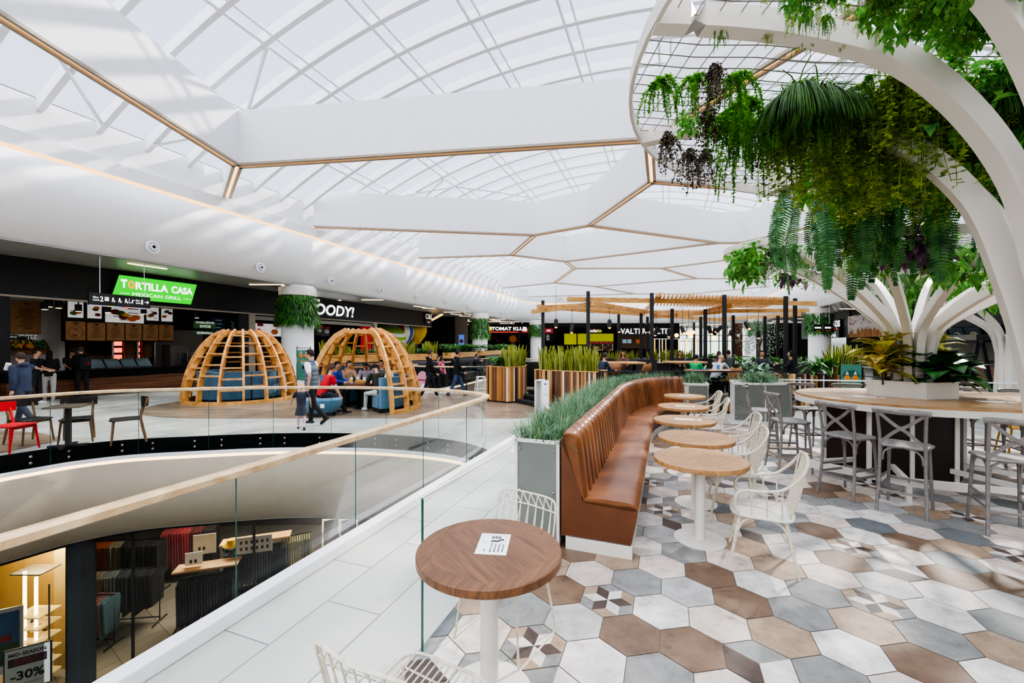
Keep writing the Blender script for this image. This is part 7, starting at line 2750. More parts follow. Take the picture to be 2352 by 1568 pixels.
# round pink stickers on the glass
m_pink = mat('pink_sticker', '#d99aa8', .5)
for (u, v, d), l in (((971, 878, 17.05), 'round pink sticker on the near glass of the small floor opening'), ((1104, 841, 27.2), 'round pink sticker on the far glass of the small floor opening')):
    x, y, z = P(u, v, d)
    t = thing('window_sticker', l, 'sticker', (x, y - .05, z), -.55 if d < 20 else -.1)
    MB().lathe([(0, 0), (.47, 0), (.47, .006), (0, .006)], 30, ry=1.0, rx=.72).xf(Matrix.Rotation(PI / 2, 4, 'X')).build('disc', m_pink, t)
    MB().box((0, -.012, .1), (.45, .004, .05)).build('red_lettering', mat('dark_red_print', '#9c3046', .5), t)
    MB().lathe([(.14, 0), (.16, 0), (.16, .004), (.14, .004)], 20).xf(Matrix.Translation((.1, -.008, -.2)) @ Matrix.Rotation(PI / 2, 4, 'X')).build('printed_ring', m_white, t)
# high table and white stool
x, y = -1.35, 16.05
t = thing('high_table', 'black high table with slim legs beside the wood-striped planter', 'table', (x, y, 0), .1)
MB().box((0, 0, .98), (.85, .5, .04)).build('tabletop', m_dark, t)
for sx in (-1, 1):
    for sy in (-1, 1):
        MB().box((sx * .4, sy * .23, .48), (.04, .04, .96)).build('leg', m_dark, t)
t = thing('metal_stool', 'white metal stool under the black high table', 'stool', (-1.15, 15.45, 0), .3)
MB().box((0, 0, .66), (.3, .3, .03)).build('seat', m_white, t, bevel=.01)
for sx in (-1, 1):
    for sy in (-1, 1):
        MB().bar((sx * .12, sy * .12, .65), (sx * .2, sy * .2, 0), .04, .03).build('leg', m_white, t)
for q in (-1, 1):
    MB().bar((-.17, q * .17, .22), (.17, q * .17, .22), .02, .03).bar((q * .17, -.17, .22), (q * .17, .17, .22), .02, .03).build('foot_bar', m_white, t)
# totem sign between the domes
bottle_sign((-8.6, 17.3, 0), .25, .5, 1.62, 'tall teal sanitizer sign with orange bottles beside the white column', True)

# ================================================================ dark table and chairs behind the far balustrade
m_walnutleg = wood('walnut_leg', '#4e3826', '#7d5f43', .45, (8, 8, 2), 1.5)
m_darkseat = mat('black_veneer', '#25221f', .35)
m_red = mat('red_paint_chair', '#d3202a', .35)


def side_chair(loc, hdg, label, mseat, mleg, group=None):
    t = thing('side_chair', label, 'chair', loc, head(hdg), group)
    MB().prism([(-.2, -.2), (.2, -.2), (.23, .2), (.15, .25), (-.15, .25), (-.23, .2)], .43, .46).build('seat', mseat, t, bevel=.012)
    for sx in (-1, 1):
        MB().tube([(sx * .19, .19, .43), (sx * .23, .22, 0)], [.02, .014], 8).build('front_leg', mleg, t, smooth=True)
        MB().tube(crom([(sx * .21, -.27, 0), (sx * .19, -.19, .43), (sx * .19, -.22, .62), (sx * .2, -.28, .82)], 4), [.014] + [.02] * 12, 8).build('rear_leg', mleg, t, smooth=True)
    pts = crom([(-.25, -.2, .75), (-.15, -.27, .75), (0, -.295, .75), (.15, -.27, .75), (.25, -.2, .75)], 5)
    MB().sweep(pts, [(-.008, -.08), (.008, -.08), (.012, .0), (.008, .085), (-.008, .085), (-.012, 0)]).build('backrest', mseat, t, smooth=60)
    for q in (-1, 1): MB().bar((-.19, q * .19, .41), (.19, q * .19, .41), .02, .04).build('apron', mleg, t)
    return t


pA, pB = G(180, 1012), G(283, 1014)
side_chair((-8.3, 8.0), 140, 'black and walnut chair behind the dark square table at the far balustrade', m_darkseat, m_walnutleg)
side_chair((-7.3, 7.95), 228, 'black and walnut chair standing side-on, right of the dark square table', m_darkseat, m_walnutleg)
side_chair((-9.1, 7.9), 100, 'black and walnut chair partly hidden behind the red chair', m_darkseat, m_walnutleg)
side_chair((-8.72, 7.3), 88, 'bright red chair at the left edge behind the glass balustrade', m_red, m_red)
t = thing('square_table', 'dark square pedestal table behind the far glass balustrade', 'table', (-8.05, 7.6, 0), .45)
MB().box((0, 0, .735), (.5, .5, .03)).build('tabletop', wood('gray_brown_top', '#3f382f', '#6b6150', .4, (2, 14, 14)), t)
MB().box((0, 0, .37), (.07, .07, .70)).build('pedestal', m_dark, t)
for q in (0, 1):
    MB().bar((-.27 * (1 - q), -.27 * q, .02), (.27 * (1 - q), .27 * q, .02), .06, .035).build('foot', m_dark, t)
# ================================================================ people
SKIN = {}
def cl(c, rough=.8, **k):
    n_ = 'cloth_' + c[1:]
    return MATS.get(n_) or mat(n_, c, rough, var=.1, scale=9, **k)


def person(label, loc, hdg, H=1.7, top='#222428', bot='#1e2026', hair='#2a1d14', lean=0., legs=((0, 0), (0, 0)), arms=((.05, .1, .15, .1),) * 2, yaw=0., pitch=0., sit=None,
           short=False, shoes='#26262a', skin='#c99a7c', long_hair=False, vest=None, hood=False, dress=None, z=0., group=None, beard=False, fine=False):
    k = H / 1.75
    t = thing('person', label, 'person', (loc[0], loc[1], z), head(hdg), group)
    ms = mat('skin_' + skin[1:], skin, .55, var=.05, scale=9)
    V = Vector
    TH_, SH_ = .44, .42
    hip = (sit / k + .1) if sit is not None else max(TH_ * math.cos(a) + SH_ * math.cos(a - b_) for a, b_ in legs) + .075
    u = V((0, math.sin(lean), math.cos(lean)))
    f = V((0, math.cos(lean), -math.sin(lean)))
    pel = V((0, 0, hip))
    ch = pel + u * .52
    nk = pel + u * .59
    hl = lean * .5 + pitch
    Mh = Matrix.Translation(nk + u * .03) @ Matrix.Rotation(-yaw, 4, 'Z') @ Matrix.Rotation(-hl, 4, 'X')
    hc = V((0, .025, .125))
    jl, ja = [], []
    for sx, (a, b_) in zip((-1, 1), legs):
        h_ = pel + V((sx * .09, 0, -.03))
        ab = .10 if sit is not None else .02
        kn = h_ + V((sx * ab, math.sin(a) * TH_, -math.cos(a) * TH_))
        an = kn + V((sx * .0, math.sin(a - b_) * SH_, -math.cos(a - b_) * SH_))
        jl.append((h_, kn, an, a - b_))
    for sx, (a, c, e, i_) in zip((-1, 1), arms):
        s_ = ch + V((sx * .185, 0, -.02))
        d1 = V((sx * math.sin(c), math.sin(a) * math.cos(c), -math.cos(a) * math.cos(c)))
        el = s_ + d1 * .28
        d2 = V((-sx * math.sin(i_), math.sin(a + e) * math.cos(i_), -math.cos(a + e) * math.cos(i_)))
        wr = el + d2 * .25
        ja.append((s_, el, wr, d2.normalized()))

    def loft(mb, secs):
        n, vs, fs = 14, [], []
        for q, rx, ry in secs:
            c = pel + u * q
            for i in range(n):
                a = 2 * PI * i / n
                vs.append(c + V((1, 0, 0)) * rx * math.cos(a) + f * ry * math.sin(a))
        m_ = len(secs)
        for r_ in range(m_ - 1):
            for i in range(n):
                j = (i + 1) % n
                fs.append((r_ * n + i, r_ * n + j, (r_ + 1) * n + j, (r_ + 1) * n + i))
        fs += [tuple(range(n))[::-1], tuple((m_ - 1) * n + i for i in range(n))]
        mb.add(vs, fs)

    def limb(mb, pts, rs):
        pts = [V(p) for p in pts]
        mb.tube(pts, list(rs), 10)
        for p, r_ in zip(pts, rs):
            mb.ball(p, r_ * .99, 10, 6)

    def finish(mb, name, m_, vox, sm=4):
        mb.xf(Matrix.Scale(k, 4))
        o_ = mb.build(name, m_, t)
        r_ = o_.modifiers.new('remesh', 'REMESH'); r_.mode = 'VOXEL'; r_.voxel_size = vox * k; r_.use_smooth_shade = True
        s_ = o_.modifiers.new('smooth', 'SMOOTH'); s_.iterations = sm; s_.factor = .5
        return o_
    # body: torso, neck, head, limbs, hands
    b = MB()
    loft(b, [(-.06, .14, .1), (.1, .13, .09), (.3, .15, .1), (.46, .15, .085), (.53, .1, .06)])
    b.tube([pel + u * .5, nk, Mh @ V((0, .01, .07))], [.06, .052, .05], 10)
    n0 = len(b.v)
    b.ball(hc, .1, 14, 10, (.77, .95, 1.16)).ball(hc + V((0, .025, -.055)), .06, 12, 8, (.88, .95, 1)).ball(hc + V((0, .1, -.012)), .02, 8, 6, (.7, 1, 1.3))
    for sx in (-1, 1):
        b.ball(hc + V((sx * .078, -.005, -.01)), .024, 8, 6, (.5, .8, 1.2))
    b.xf(Mh, n0)
    for h_, kn, an, fa in jl:
        limb(b, [h_, kn, an], [.08, .052, .036])
        b.ball(an + V((0, .05, -.045)), .045, 8, 6, (.8, 1.7, .6))
    for sx, (s_, el, wr, d2) in zip((-1, 1), ja):
        limb(b, [s_, el, wr], [.05, .038, .027])
        sd = d2.cross(V((1, 0, .2))).normalized()
        pm = d2.cross(sd).normalized()
        b.sweep([wr - d2 * .01, wr + d2 * .045, wr + d2 * .085], [(-.012, -.03), (.012, -.03), (.012, .03), (-.012, .03)], up=sd, scale=[.75, 1.1, 1])
        for q, ln_ in zip((-.03, -.01, .01, .03), (.06, .075, .07, .055)):
            p0 = wr + d2 * .07 + sd * q
            b.tube([p0, p0 + d2 * ln_ * .55 + sd * q * .25, p0 + d2 * ln_ * .95 + sd * q * .35 + pm * .014 * -sx], [.0095, .009, .0075], 6)
        p0 = wr + d2 * .025 + sd * .025
        b.tube([p0, p0 + d2 * .03 + sd * .03, p0 + d2 * .065 + sd * .036], [.011, .01, .008], 6)
    finish(b, 'body', ms, .0115 if fine else .016, 2)
    # face
    for sx in (-1, 1):
        q = Mh @ (hc + V((sx * .031, .088, .008)))
        MB().ball(q * k, .0095 * k, 8, 6).build('eye', mat('dark_eye', '#2a211c', .3), t)
        q0, q1 = Mh @ (hc + V((sx * .018, .094, .032))), Mh @ (hc + V((sx * .048, .085, .03)))
        MB().bar(q0 * k, q1 * k, .006 * k, .007 * k).build('eyebrow', cl(hair), t)
    q0, q1 = Mh @ (hc + V((-.022, .088, -.058))), Mh @ (hc + V((.022, .088, -.058)))
    MB().bar(q0 * k, q1 * k, .01 * k, .01 * k).build('mouth', mat('lip_tone', '#9c5a4e', .5), t)
    # hair
    hb_ = MB().ball((0, 0, 0), .1, 18, 14, (.86, 1.04, 1.22))
    keep = []
    for fc in hb_.f:
        c = sum((V(hb_.v[i]) for i in fc), V()) / len(fc)
        if c.y > .035 and c.z < .055: continue
        if c.z < (-.045 if not long_hair else -.12) or (c.y > -.02 and c.z < -.02 and not long_hair): continue
        keep.append(fc)
    hb_.f, hb_.m = keep, [0] * len(keep)
    hb_.xf(Matrix.Translation(hc + V((0, -.004, .006))))
    if long_hair:
        hb_.sweep([hc + V((0, -.07, .02)), hc + V((0, -.1, -.1)), hc + V((0, -.1, -.28))], [(-.075, -.03), (.075, -.03), (.06, .03), (-.06, .03)], up=(0, -1, 0))
    hb_.xf(Mh).xf(Matrix.Scale(k, 4))
    o_ = hb_.build('hair', cl(hair, .6), t, smooth=True)
    so = o_.modifiers.new('thickness', 'SOLIDIFY'); so.thickness = .012 * k
    # top
    b = MB()
    loft(b, [(-.08, .168, .125), (.1, .16, .12), (.3, .178, .128), (.45, .172, .108), (.54, .1, .075)])
    for s_, el, wr, d2 in ja:
        if short: limb(b, [s_, s_.lerp(el, .62)], [.07, .062])
        else: limb(b, [s_, el, wr - d2 * .015], [.068, .056, .043])
    if hood: b.ball(pel + u * .56 - f * .07, .09, 10, 8, (1.25, .8, .75))
    finish(b, 'jacket' if not short else 'shirt', cl(top), .017, 3)
    if vest:
        b = MB()
        secs = []
        for i in range(13):
            q = -.1 + i * .052
            g = .012 if i % 2 else 0
            rx = .18 + .012 * math.sin(PI * i / 12)
            secs.append((q, (rx + g) if i < 11 else .15, (.137 + g) if i < 11 else .1))
        loft(b, secs)
        b.ball(pel + u * .56 - f * .01, .085, 10, 8, (1, 1, .7))
        finish(b, 'padded_vest', cl(vest), .014, 1)
    # trousers or dress
    b = MB()
    if dress:
        loft(b, [(-.36, .24, .22), (-.2, .2, .18), (0, .155, .125), (.1, .15, .12), (.12, .14, .1)])
        finish(b, 'dress_skirt', cl(dress), .02, 2)
        b = MB()
    loft(b, [(-.09, .14, .115), (.02, .165, .12), (.09, .155, .115)])
    for h_, kn, an, fa in jl:
        limb(b, [h_, kn, an + (kn - an).normalized() * .03], [.1, .07, .056] if not dress else [.075, .055, .043])
    finish(b, 'trousers' if not dress else 'tights', cl(bot), .018, 3)
    for h_, kn, an, fa in jl:
        ft = max(-.5, min(.9, -fa * .8)) if fa < 0 else -fa * .15
        b = MB()
        cA, sA_ = math.cos(ft), math.sin(ft)
        R_ = lambda y, z_: an + V((0, y * cA + z_ * sA_, -y * sA_ + z_ * cA))
        b.sweep([R_(-.07, -.035), R_(-.04, -.03), R_(.03, -.03), R_(.1, -.048), R_(.17, -.055), R_(.185, -.057)], [(-.042, -.03), (.042, -.03), (.036, .02), (.02, .05), (-.02, .05), (-.036, .02)], scale=[.8, 1.05, 1.05, .95, .75, .4])
        b.xf(Matrix.Scale(k, 4))
        b.build('shoe', cl(shoes, .5), t, smooth=True)
    return t


W0 = ((.42, .12), (-.3, .25))            # mid-stride
W1 = ((-.32, .42), (.38, .08))
ARMW = ((-.35, .12, .25, .0), (.4, .1, .35, .05))
person('man in a gray padded vest and white T-shirt walking past the domes', G(716, 973), -88, 1.7, '#e8e8ea', '#17181b', '#2c2118', .03, ((-.25, .5), (.12, .05)), ((-.3, .14, .5, .1), (.2, .12, .4, .1)), short=True, vest='#56616b', shoes='#141416', fine=True)
person('small blond girl in a dark patterned dress and pink tights', G(692, 985), -25, .98, '#3a3b46', '#d9a9b4', '#c9a066', 0, ((.25, .1), (-.2, .25)), ((.1, .5, .1, -.2), (.05, .45, .2, -.1)), short=True, shoes='#25252a', dress='#3a3b46', fine=True)
person('man in a black hooded jacket and dark jeans near the small floor opening', G(986, 913), 70, 1.68, '#15161a', '#1b2130', '#3b332c', .02, W0, ((-.2, .1, .3, .05), (.25, .1, .4, .05)), hood=True, shoes='#b9b9b4')
person('man in a black quilted jacket and faded jeans walking beside the striped planter', G(1050, 908), 82, 1.66, '#121316', '#3d5273', '#231a14', .02, W0, ((-.15, .1, .3, .05), (.3, .1, .45, .05)), vest='#17181c', hood=True, shoes='#5d2f30')
p = G(52, 977)
person('man in a navy hoodie drinking from a white cup at the left edge', p, -88, 1.68, '#28324a', '#2a2f3c', '#3a2c22', .04, W1, ((-.15, .12, .3, .05), (.9, .1, 1.25, .5)), hood=True, shoes='#2a2a30', pitch=.05)
q = MB().lathe([(0, 0), (.034, 0), (.046, .15), (.048, .16), (0, .16)], 14).build('paper_cup', m_cupw, None, smooth=30)
q.location = (p[0] - .45, p[1] + .05, 1.27); q.rotation_euler = (0, .45, 0)
tag(q, 'white paper cup in the hand of the man in the navy hoodie', 'cup')
person('long-haired woman in a black jacket and pale gray leggings at the taco counter', G(113, 919), -40, 1.62, '#121214', '#b9b4b0', '#0f0d0d', .05, ((.1, .05), (-.12, .05)), ((.3, .1, .9, .2),) * 2, long_hair=True, shoes='#c9b4ae')
person('man in black with a backpack standing at the taco counter', G(188, 912), -70, 1.72, '#131315', '#17171a', '#4a3a30', .06, ((.06, .05), (-.06, .04)), ((.4, .12, .9, .2),) * 2, hood=True, shoes='#1a1a1c')
x, y = G(188, 912)
t = thing('backpack', 'black backpack with a small red badge worn by the man at the taco counter', 'backpack', (x + .2, y - .09, 1.2), head(-70))
MB().box((0, 0, 0), (.32, .16, .46)).build('pack_body', mat('black_nylon', '#18181b', .7), t, bevel=.06)
MB().box((0, -.1, -.05), (.24, .06, .2)).build('front_pocket', mat('black_nylon', '#18181b', .7), t, bevel=.025)
MB().box((.03, -.135, .0), (.05, .006, .06)).build('badge', m_red, t)
person('young man in a black T-shirt waiting at the taco counter', G(80, 925), 60, 1.66, '#16161a', '#1a1a1f', '#241a14', .03, ((.1, .05), (-.08, .05)), ((.35, .12, .9, .3),) * 2, short=True, shoes='#d9d9d6')
sx_, sy_ = ST(onT(163, 850, -20.35)[0], -20.35)
person('stall worker in a black shirt serving behind the taco counter', (sx_, sy_), 120, 1.62, '#141416', '#1a1a1a', '#2a1c14', .12, ((0, 0), (0, 0)), ((.5, .1, .7, .3),) * 2, pitch=.3, short=True)
# ---- in the right dome
SIT = ((1.45, 1.5), (1.4, 1.35))
TABLE_ARMS = ((.55, .12, .85, .35),) * 2
def indome(a_, r_, lab, **kw):
    a = math.radians(a_)
    hdg = (math.degrees(math.atan2(-math.cos(a), -math.sin(a)))) + kw.pop('turn', 0)
    return person(lab, (D2[0] + r_ * math.cos(a), D2[1] + r_ * math.sin(a)), hdg, kw.pop('H', 1.66), sit=.46, legs=kw.pop('legs', SIT), arms=kw.pop('arms', TABLE_ARMS), **kw)


indome(137, .98, 'boy in a tan hoodie sitting in the right dome, facing the viewer', top='#a88a6c', hair='#221812', lean=.18, hood=True, bot='#1d1d22')
indome(102, .98, 'black-haired boy in a gray hoodie bending over his food in the right dome', top='#8d8690', hair='#120f0e', lean=.3, pitch=.45, hood=True, bot='#222228', skin='#a97a5c')
indome(74, 1.0, 'boy at the back of the right dome half hidden by a wooden rib', top='#5a5d64', hair='#1d1612', lean=.05)
indome(20, .82, 'fair-haired boy in a white T-shirt sitting in the right dome', top='#e2e2e0', hair='#6b4c34', lean=.15, pitch=.2, short=True)
indome(-42, .93, 'boy in a dark olive jacket and pale jeans sitting in the open dome', top='#2c2d24', hair='#15110f', bot='#c3c3c0', lean=.3, pitch=.4, shoes='#e4e4e4', legs=((1.45, 1.35), (1.5, 1.7)))
indome(168, .98, 'boy in a blue shirt behind the boy in red in the right dome', top='#27408f', hair='#120f0e', lean=.15, pitch=.2)
person('boy in a red polo shirt on the blue seat at the open dome front', (-4.98, 10.95), 40, 1.68, '#b81826', '#1b1b1f', '#4a3426', .42, ((1.4, 1.2), (1.3, .9)), ((.55, .2, .2, .1), (.25, .25, .15, -.1)), yaw=-.1, sit=.46, short=True, shoes='#1c1c20', fine=True)
# ---- booths
bA = Vector((-6.9, 15.6, 0)) + dv * .93 + Vector((.22, -.2, 0))
person('man in dark clothes with glasses sitting in the black booth behind the walking man', bA, 140, 1.62, '#23242b', '#1d1d22', '#1a1412', .1, SIT, TABLE_ARMS, sit=.44)
person('woman in a pink hoodie sitting at the small floor opening', (-3.15, 19.3), -80, 1.62, '#d4627c', '#2a2a33', '#2a1a16', .22, SIT, TABLE_ARMS, sit=.45, hood=True, long_hair=True)
person('dark-haired person eating in the black booth before the white column', (-2.1, 23.6), 110, 1.62, '#26262b', '#1c1c20', '#15110f', .15, SIT, ((.6, .12, 1.6, .35),) * 2, sit=.44)
person('woman with dark hair in the first dome booth behind the tan hoodie', Vector((-6.9, 15.6, 0)) + dv * .42 + Vector((.22, -.2, 0)), 140, 1.6, '#1c1c22', '#1c1c20', '#120e0d', .1, SIT, TABLE_ARMS, sit=.44, long_hair=True)
# ---- pergola platform
person('woman in a bright green blazer sitting behind the guard rail', (5.68, 13.05), 60, 1.5, '#0f9a55', '#24242a', '#17110f', .1, SIT, ((.6, .12, 1.5, .3),) * 2, yaw=.2, sit=.36, z=PZ)
person('bald man in a light gray shirt leaning over the table under the pergola', (6.35, 13.1), 55, 1.6, '#b4b3b2', '#26262b', '#a8876f', .5, SIT, ((.9, .12, .5, .3),) * 2, pitch=.3, sit=.38, z=PZ)
bst = P(1640, 838, 12.9)
person('woman with brown hair sitting at the golden timber table under the pergola', (4.35, 16.4), 190, 1.56, '#6b4a44', '#26262b', '#3a241a', .1, SIT, TABLE_ARMS, sit=.4, z=PZ, long_hair=True)
person('person in a dark blue jacket sitting just right of the striped planter', (2.85, 13.5), 70, 1.56, '#2a3646', '#22242a', '#2f241c', .25, SIT, TABLE_ARMS, sit=.38, z=PZ)
person('person in a pale jacket sitting deeper behind the striped planter', (3.1, 14.6), 80, 1.54, '#bdb4ac', '#2a2a2e', '#2a1c16', .2, SIT, TABLE_ARMS, sit=.38, z=PZ, long_hair=True)
person('woman with black hair at the second timber table under the pergola', (6.75, 16.9), 185, 1.54, '#3a2a2c', '#22242a', '#100d0c', .1, SIT, TABLE_ARMS, sit=.4, z=PZ, long_hair=True)
person('man gesturing with raised hands among the pergola seats', (8.9, 14.9), 200, 1.6, '#2c2e36', '#3c4048', '#241a14', -.1, ((1.3, .9), (1.2, .7)), ((1.0, .2, .5, -.2), (1.0, .2, .5, -.1)), sit=.4, z=PZ)
person('woman in black sitting with crossed legs among the pergola posts', (9.3, 14.0), -60, 1.6, '#131316', '#4a4c52', '#1a1210', -.05, ((1.45, 1.1), (1.5, .8)), ((.6, .1, 1.4, .3),) * 2, sit=.4, z=PZ, long_hair=True)
person('man in a gray-green top sitting with his back to the viewer under the pergola', (8.6, 16.6), 10, 1.58, '#4a5250', '#24262c', '#2f2018', .05, SIT, TABLE_ARMS, sit=.4, z=PZ)
person('woman with brown hair sitting behind the silvery plants under the pergola', (7.5, 15.2), 30, 1.56, '#6a5f5a', '#24262c', '#4a2f20', .1, SIT, TABLE_ARMS, sit=.4, z=PZ, long_hair=True)
person('woman in black holding her hand to her head at the right-hand grill stall', P(2215, 840, 15.2)[:2], 200, 1.6, '#111114', '#1a1a1f', '#4a2c1c', .05, SIT, ((.4, .1, 1.0, .3), (1.5, .3, 2.0, .6)), sit=.42, long_hair=True)
x, y = P(2215, 840, 15.2)[:2]
stl = thing('metal_stool', 'black stool under the woman with her hand to her head', 'stool', (x, y, 0))
MB().lathe([(0, .38), (.18, .38), (.18, .42), (0, .42)], 20).build('seat', m_dark, stl)
for i in range(4):
    a = PI / 4 + i * PI / 2
    MB().tube([(.12 * math.cos(a), .12 * math.sin(a), .38), (.2 * math.cos(a), .2 * math.sin(a), 0)], .014, 6).build('leg', m_dark, stl)
sq = None
for (px, py), l in (((5.68, 13.05), 'dark seat under the woman in the green blazer'), ((6.35, 13.1), 'dark seat under the bald man in light gray'), ((2.85, 13.5), 'dark seat under the person in the dark blue jacket'), ((3.1, 14.6), 'dark seat under the person in the pale jacket'),
                    ((8.9, 14.9), 'dark seat under the gesturing man'), ((9.3, 14.0), 'dark seat under the woman in black with crossed legs'), ((8.6, 16.6), 'dark seat under the man in gray-green'), ((7.5, 15.2), 'dark seat under the woman behind the silvery plants'), ((4.35, 16.4), 'dark seat under the brown-haired woman at the timber table'), ((6.75, 16.9), 'dark seat under the black-haired woman at the second timber table')):
    if sq is None:
        sq = thing('cube_seat', l, 'seat', (px, py, PZ), 0, 'dark seats under the pergola guests')
        MB().box((0, 0, .36), (.4, .4, .06)).build('cushion', m_booth, sq, bevel=.02)
        MB().box((0, 0, .17), (.34, .34, .33)).build('base', m_dark, sq)
    else: dup(sq, (px, py, PZ), 0, l)
# ================================================================ shop on the level below
m_tint = glass('tinted_shop_glass', (.72, .72, .70), .0, 1.5)
path = offs(VOID, .62)
i0 = min(range(len(path)), key=lambda i: (path[i] - Vector((-8.9, 6.4, 0))).length)
i1 = min(range(len(path)), key=lambda i: (path[i] - Vector((-.9, 8.6, 0))).length)
lo, hi = min(i0, i1), max(i0, i1)
seg = path[lo:hi + 1]
t = thing('shopfront', 'glazed dark-framed shopfront on the level below, under the far walkway', 'shopfront')
for j in range(0, len(seg) - 1, 12):
    q = seg[j:j + 13]
    if len(q) < 3: continue
    MB().strip(q, [(0, LOW + .03), (0, -1.94)]).build('glass_pane', m_tint, t)
    if q[0].x > -8.25: MB().box((q[0].x, q[0].y, (LOW - 1.94) / 2), (.04, .04, -1.94 - LOW)).build('mullion', m_dark, t)
MB().sweep([p + Vector((0, 0, -1.99)) for p in seg], [(-.04, -.05), (.04, -.05), (.04, .05), (-.04, .05)]).build('head_rail', m_dark, t)
# dark pier between window display and racks
x, y = G(186, 1400, -3.3)
struct(MB().box((x - .1, y + .1, (LOW - 1.94) / 2), (.3, .3, -1.94 - LOW)).build('wall_lower', mat('slate_pier', '#3f454a', .4)))
struct(MB().quad((-20, 15.5, LOW), (8, 16.5, LOW), (8, 16.5, -1.9), (-20, 15.5, -1.9)).build('wall_lower', mat('dark_brown_wall', '#33271f', .7)))
rp8 = random.Random(33)
m_rackm = mat('black_rack_tube', '#181818', .4, .5)


def garment(t, x, L, colr, w_=.5, th=.03):
    m_ = mat('cloth_' + colr[1:], colr, .85, var=.12, scale=12)
    a = MB()
    prof_ = [(-w_ * .5, 0), (-w_ * .5, -.06), (-w_ * .42, -L), (w_ * .42, -L), (w_ * .5, -.06), (w_ * .5, 0), (.06, .08), (-.06, .08)]
    a.prism(prof_, -th / 2, th / 2).xf(Matrix.Translation((x, 0, 0)) @ Matrix(((0, 0, 1, 0), (1, 0, 0, 0), (0, 1, 0, 0), (0, 0, 0, 1))))
    return a.build('garment', m_, t)


def rack(loc, rz, L, H, cols, label, drop=.95, shelf=False):
    t = thing('clothes_rack', label, 'clothes rack', (*loc, LOW), rz)
    for x in (-L / 2, L / 2):
        MB().tube([(x, -.25, 0), (x, -.25, .02), (x, 0, .04), (x, 0, H), (x, 0, .04), (x, .25, .02), (x, .25, 0)], .016, 6).build('stand', m_rackm, t)
    MB().tube([(-L / 2, 0, H), (L / 2, 0, H)], .016, 6).build('hanging_rail', m_rackm, t)
    MB().tube([(-L / 2, 0, .12), (L / 2, 0, .12)], .014, 6).build('lower_rail', m_rackm, t)
    if shelf:
        MB().box((0, 0, H + .22), (L + .1, .42, .04)).build('top_shelf', wood('lit_shelf_wood', '#b88a5a', '#e0b888', .5), t)
        for x in (-L / 2, L / 2):
            MB().tube([(x, 0, H), (x, 0, H + .22)], .014, 6).build('shelf_post', m_rackm, t)
    n = int(L / .065)
    for i in range(n):
        x = -L / 2 + .06 + i * (L - .12) / max(1, n - 1)
        o = garment(t, x, drop * rp8.uniform(.8, 1.05), cols[int(i / n * len(cols)) % len(cols)], rp8.uniform(.4, .5), .035)
        o.location.z = H - .1
        MB().tube([(x, 0, H - .03), (x, 0, H + .01)], .005, 4).build('hanger_hook', m_chrome, o).location.z = -(H - .1)
    return t


def GL(u, v): return G(u, v, LOW)


dk = ['#20242c', '#2d3440', '#3b4452', '#23262b', '#6e6658', '#2a2e36']
rack(GL(290, 1432), .12, 1.5, 1.35, ['#8f8674', '#6d7a80', '#35404c', '#2a2e38', '#22262e'], 'clothes rack of shirts and jeans, nearest behind the lower shop glass')
rack(GL(300, 1360), .1, 1.7, 1.45, ['#b9603a', '#8f8674', '#20242c', '#22262e', '#1b1d22'], 'clothes rack with an orange jacket, second from the lower shop glass')
rack(GL(478, 1430), .32, 1.25, 1.2, ['#2b3440', '#333c48', '#3d4752', '#2f3842'], 'rack of dark jeans under a lit shelf in the lower shop', 1.0, True)
rack(GL(590, 1352), .36, 1.6, 1.2, ['#333c48', '#3d4752', '#4a5560', '#2b3440'], 'rack of jeans under a long lit shelf farther right in the lower shop', 1.0, True)
rack(GL(440, 1330), .25, 1.4, 1.55, ['#7a2f38', '#8a3440', '#54272e', '#2a2226'], 'rack of dark red coats deep in the lower shop', 1.1)
rack(GL(680, 1330), .5, .8, 1.3, ['#6b6742', '#7a7550', '#5d5a3c'], 'small rack of olive jackets at the right end of the lower shop', .7)
rack(GL(235, 1480), .0, .55, 1.15, ['#8a5560', '#94606a', '#5f7f90'], 'small rack of pink tops at the dark pier of the lower shop', .8)
# mannequin with yellow hat
x, y = GL(532, 1402)
t = thing('mannequin', 'dark mannequin wearing a yellow bucket hat in the lower shop', 'mannequin', (x, y, LOW))
b = MB().lathe([(0, 0), (.16, 0), (.16, .03), (.02, .04), (.02, .8), (.1, .82), (.17, .95), (.14, 1.15), (.19, 1.35), (.17, 1.45), (.06, 1.5), (.05, 1.56), (0, 1.58)], 18, ry=.7)
b.build('torso', mat('navy_cloth', '#2a313a', .8), t, smooth=True)
MB().ball((0, 0, 1.68), .1, 12, 8, (.9, 1, 1.2)).build('head', m_cream, t, smooth=True)
MB().lathe([(.2, 1.7), (.12, 1.76), (.1, 1.84), (0, 1.85)], 18).build('bucket_hat', mat('yellow_hat', '#e0b41e', .7), t, smooth=True)
o = MB().box((0, 0, 0), (.22, .1, .15)).build('shoulder_bag', mat('tan_bag', '#a8663a', .6), t, bevel=.03); o.location = (.1, -.16, .95)
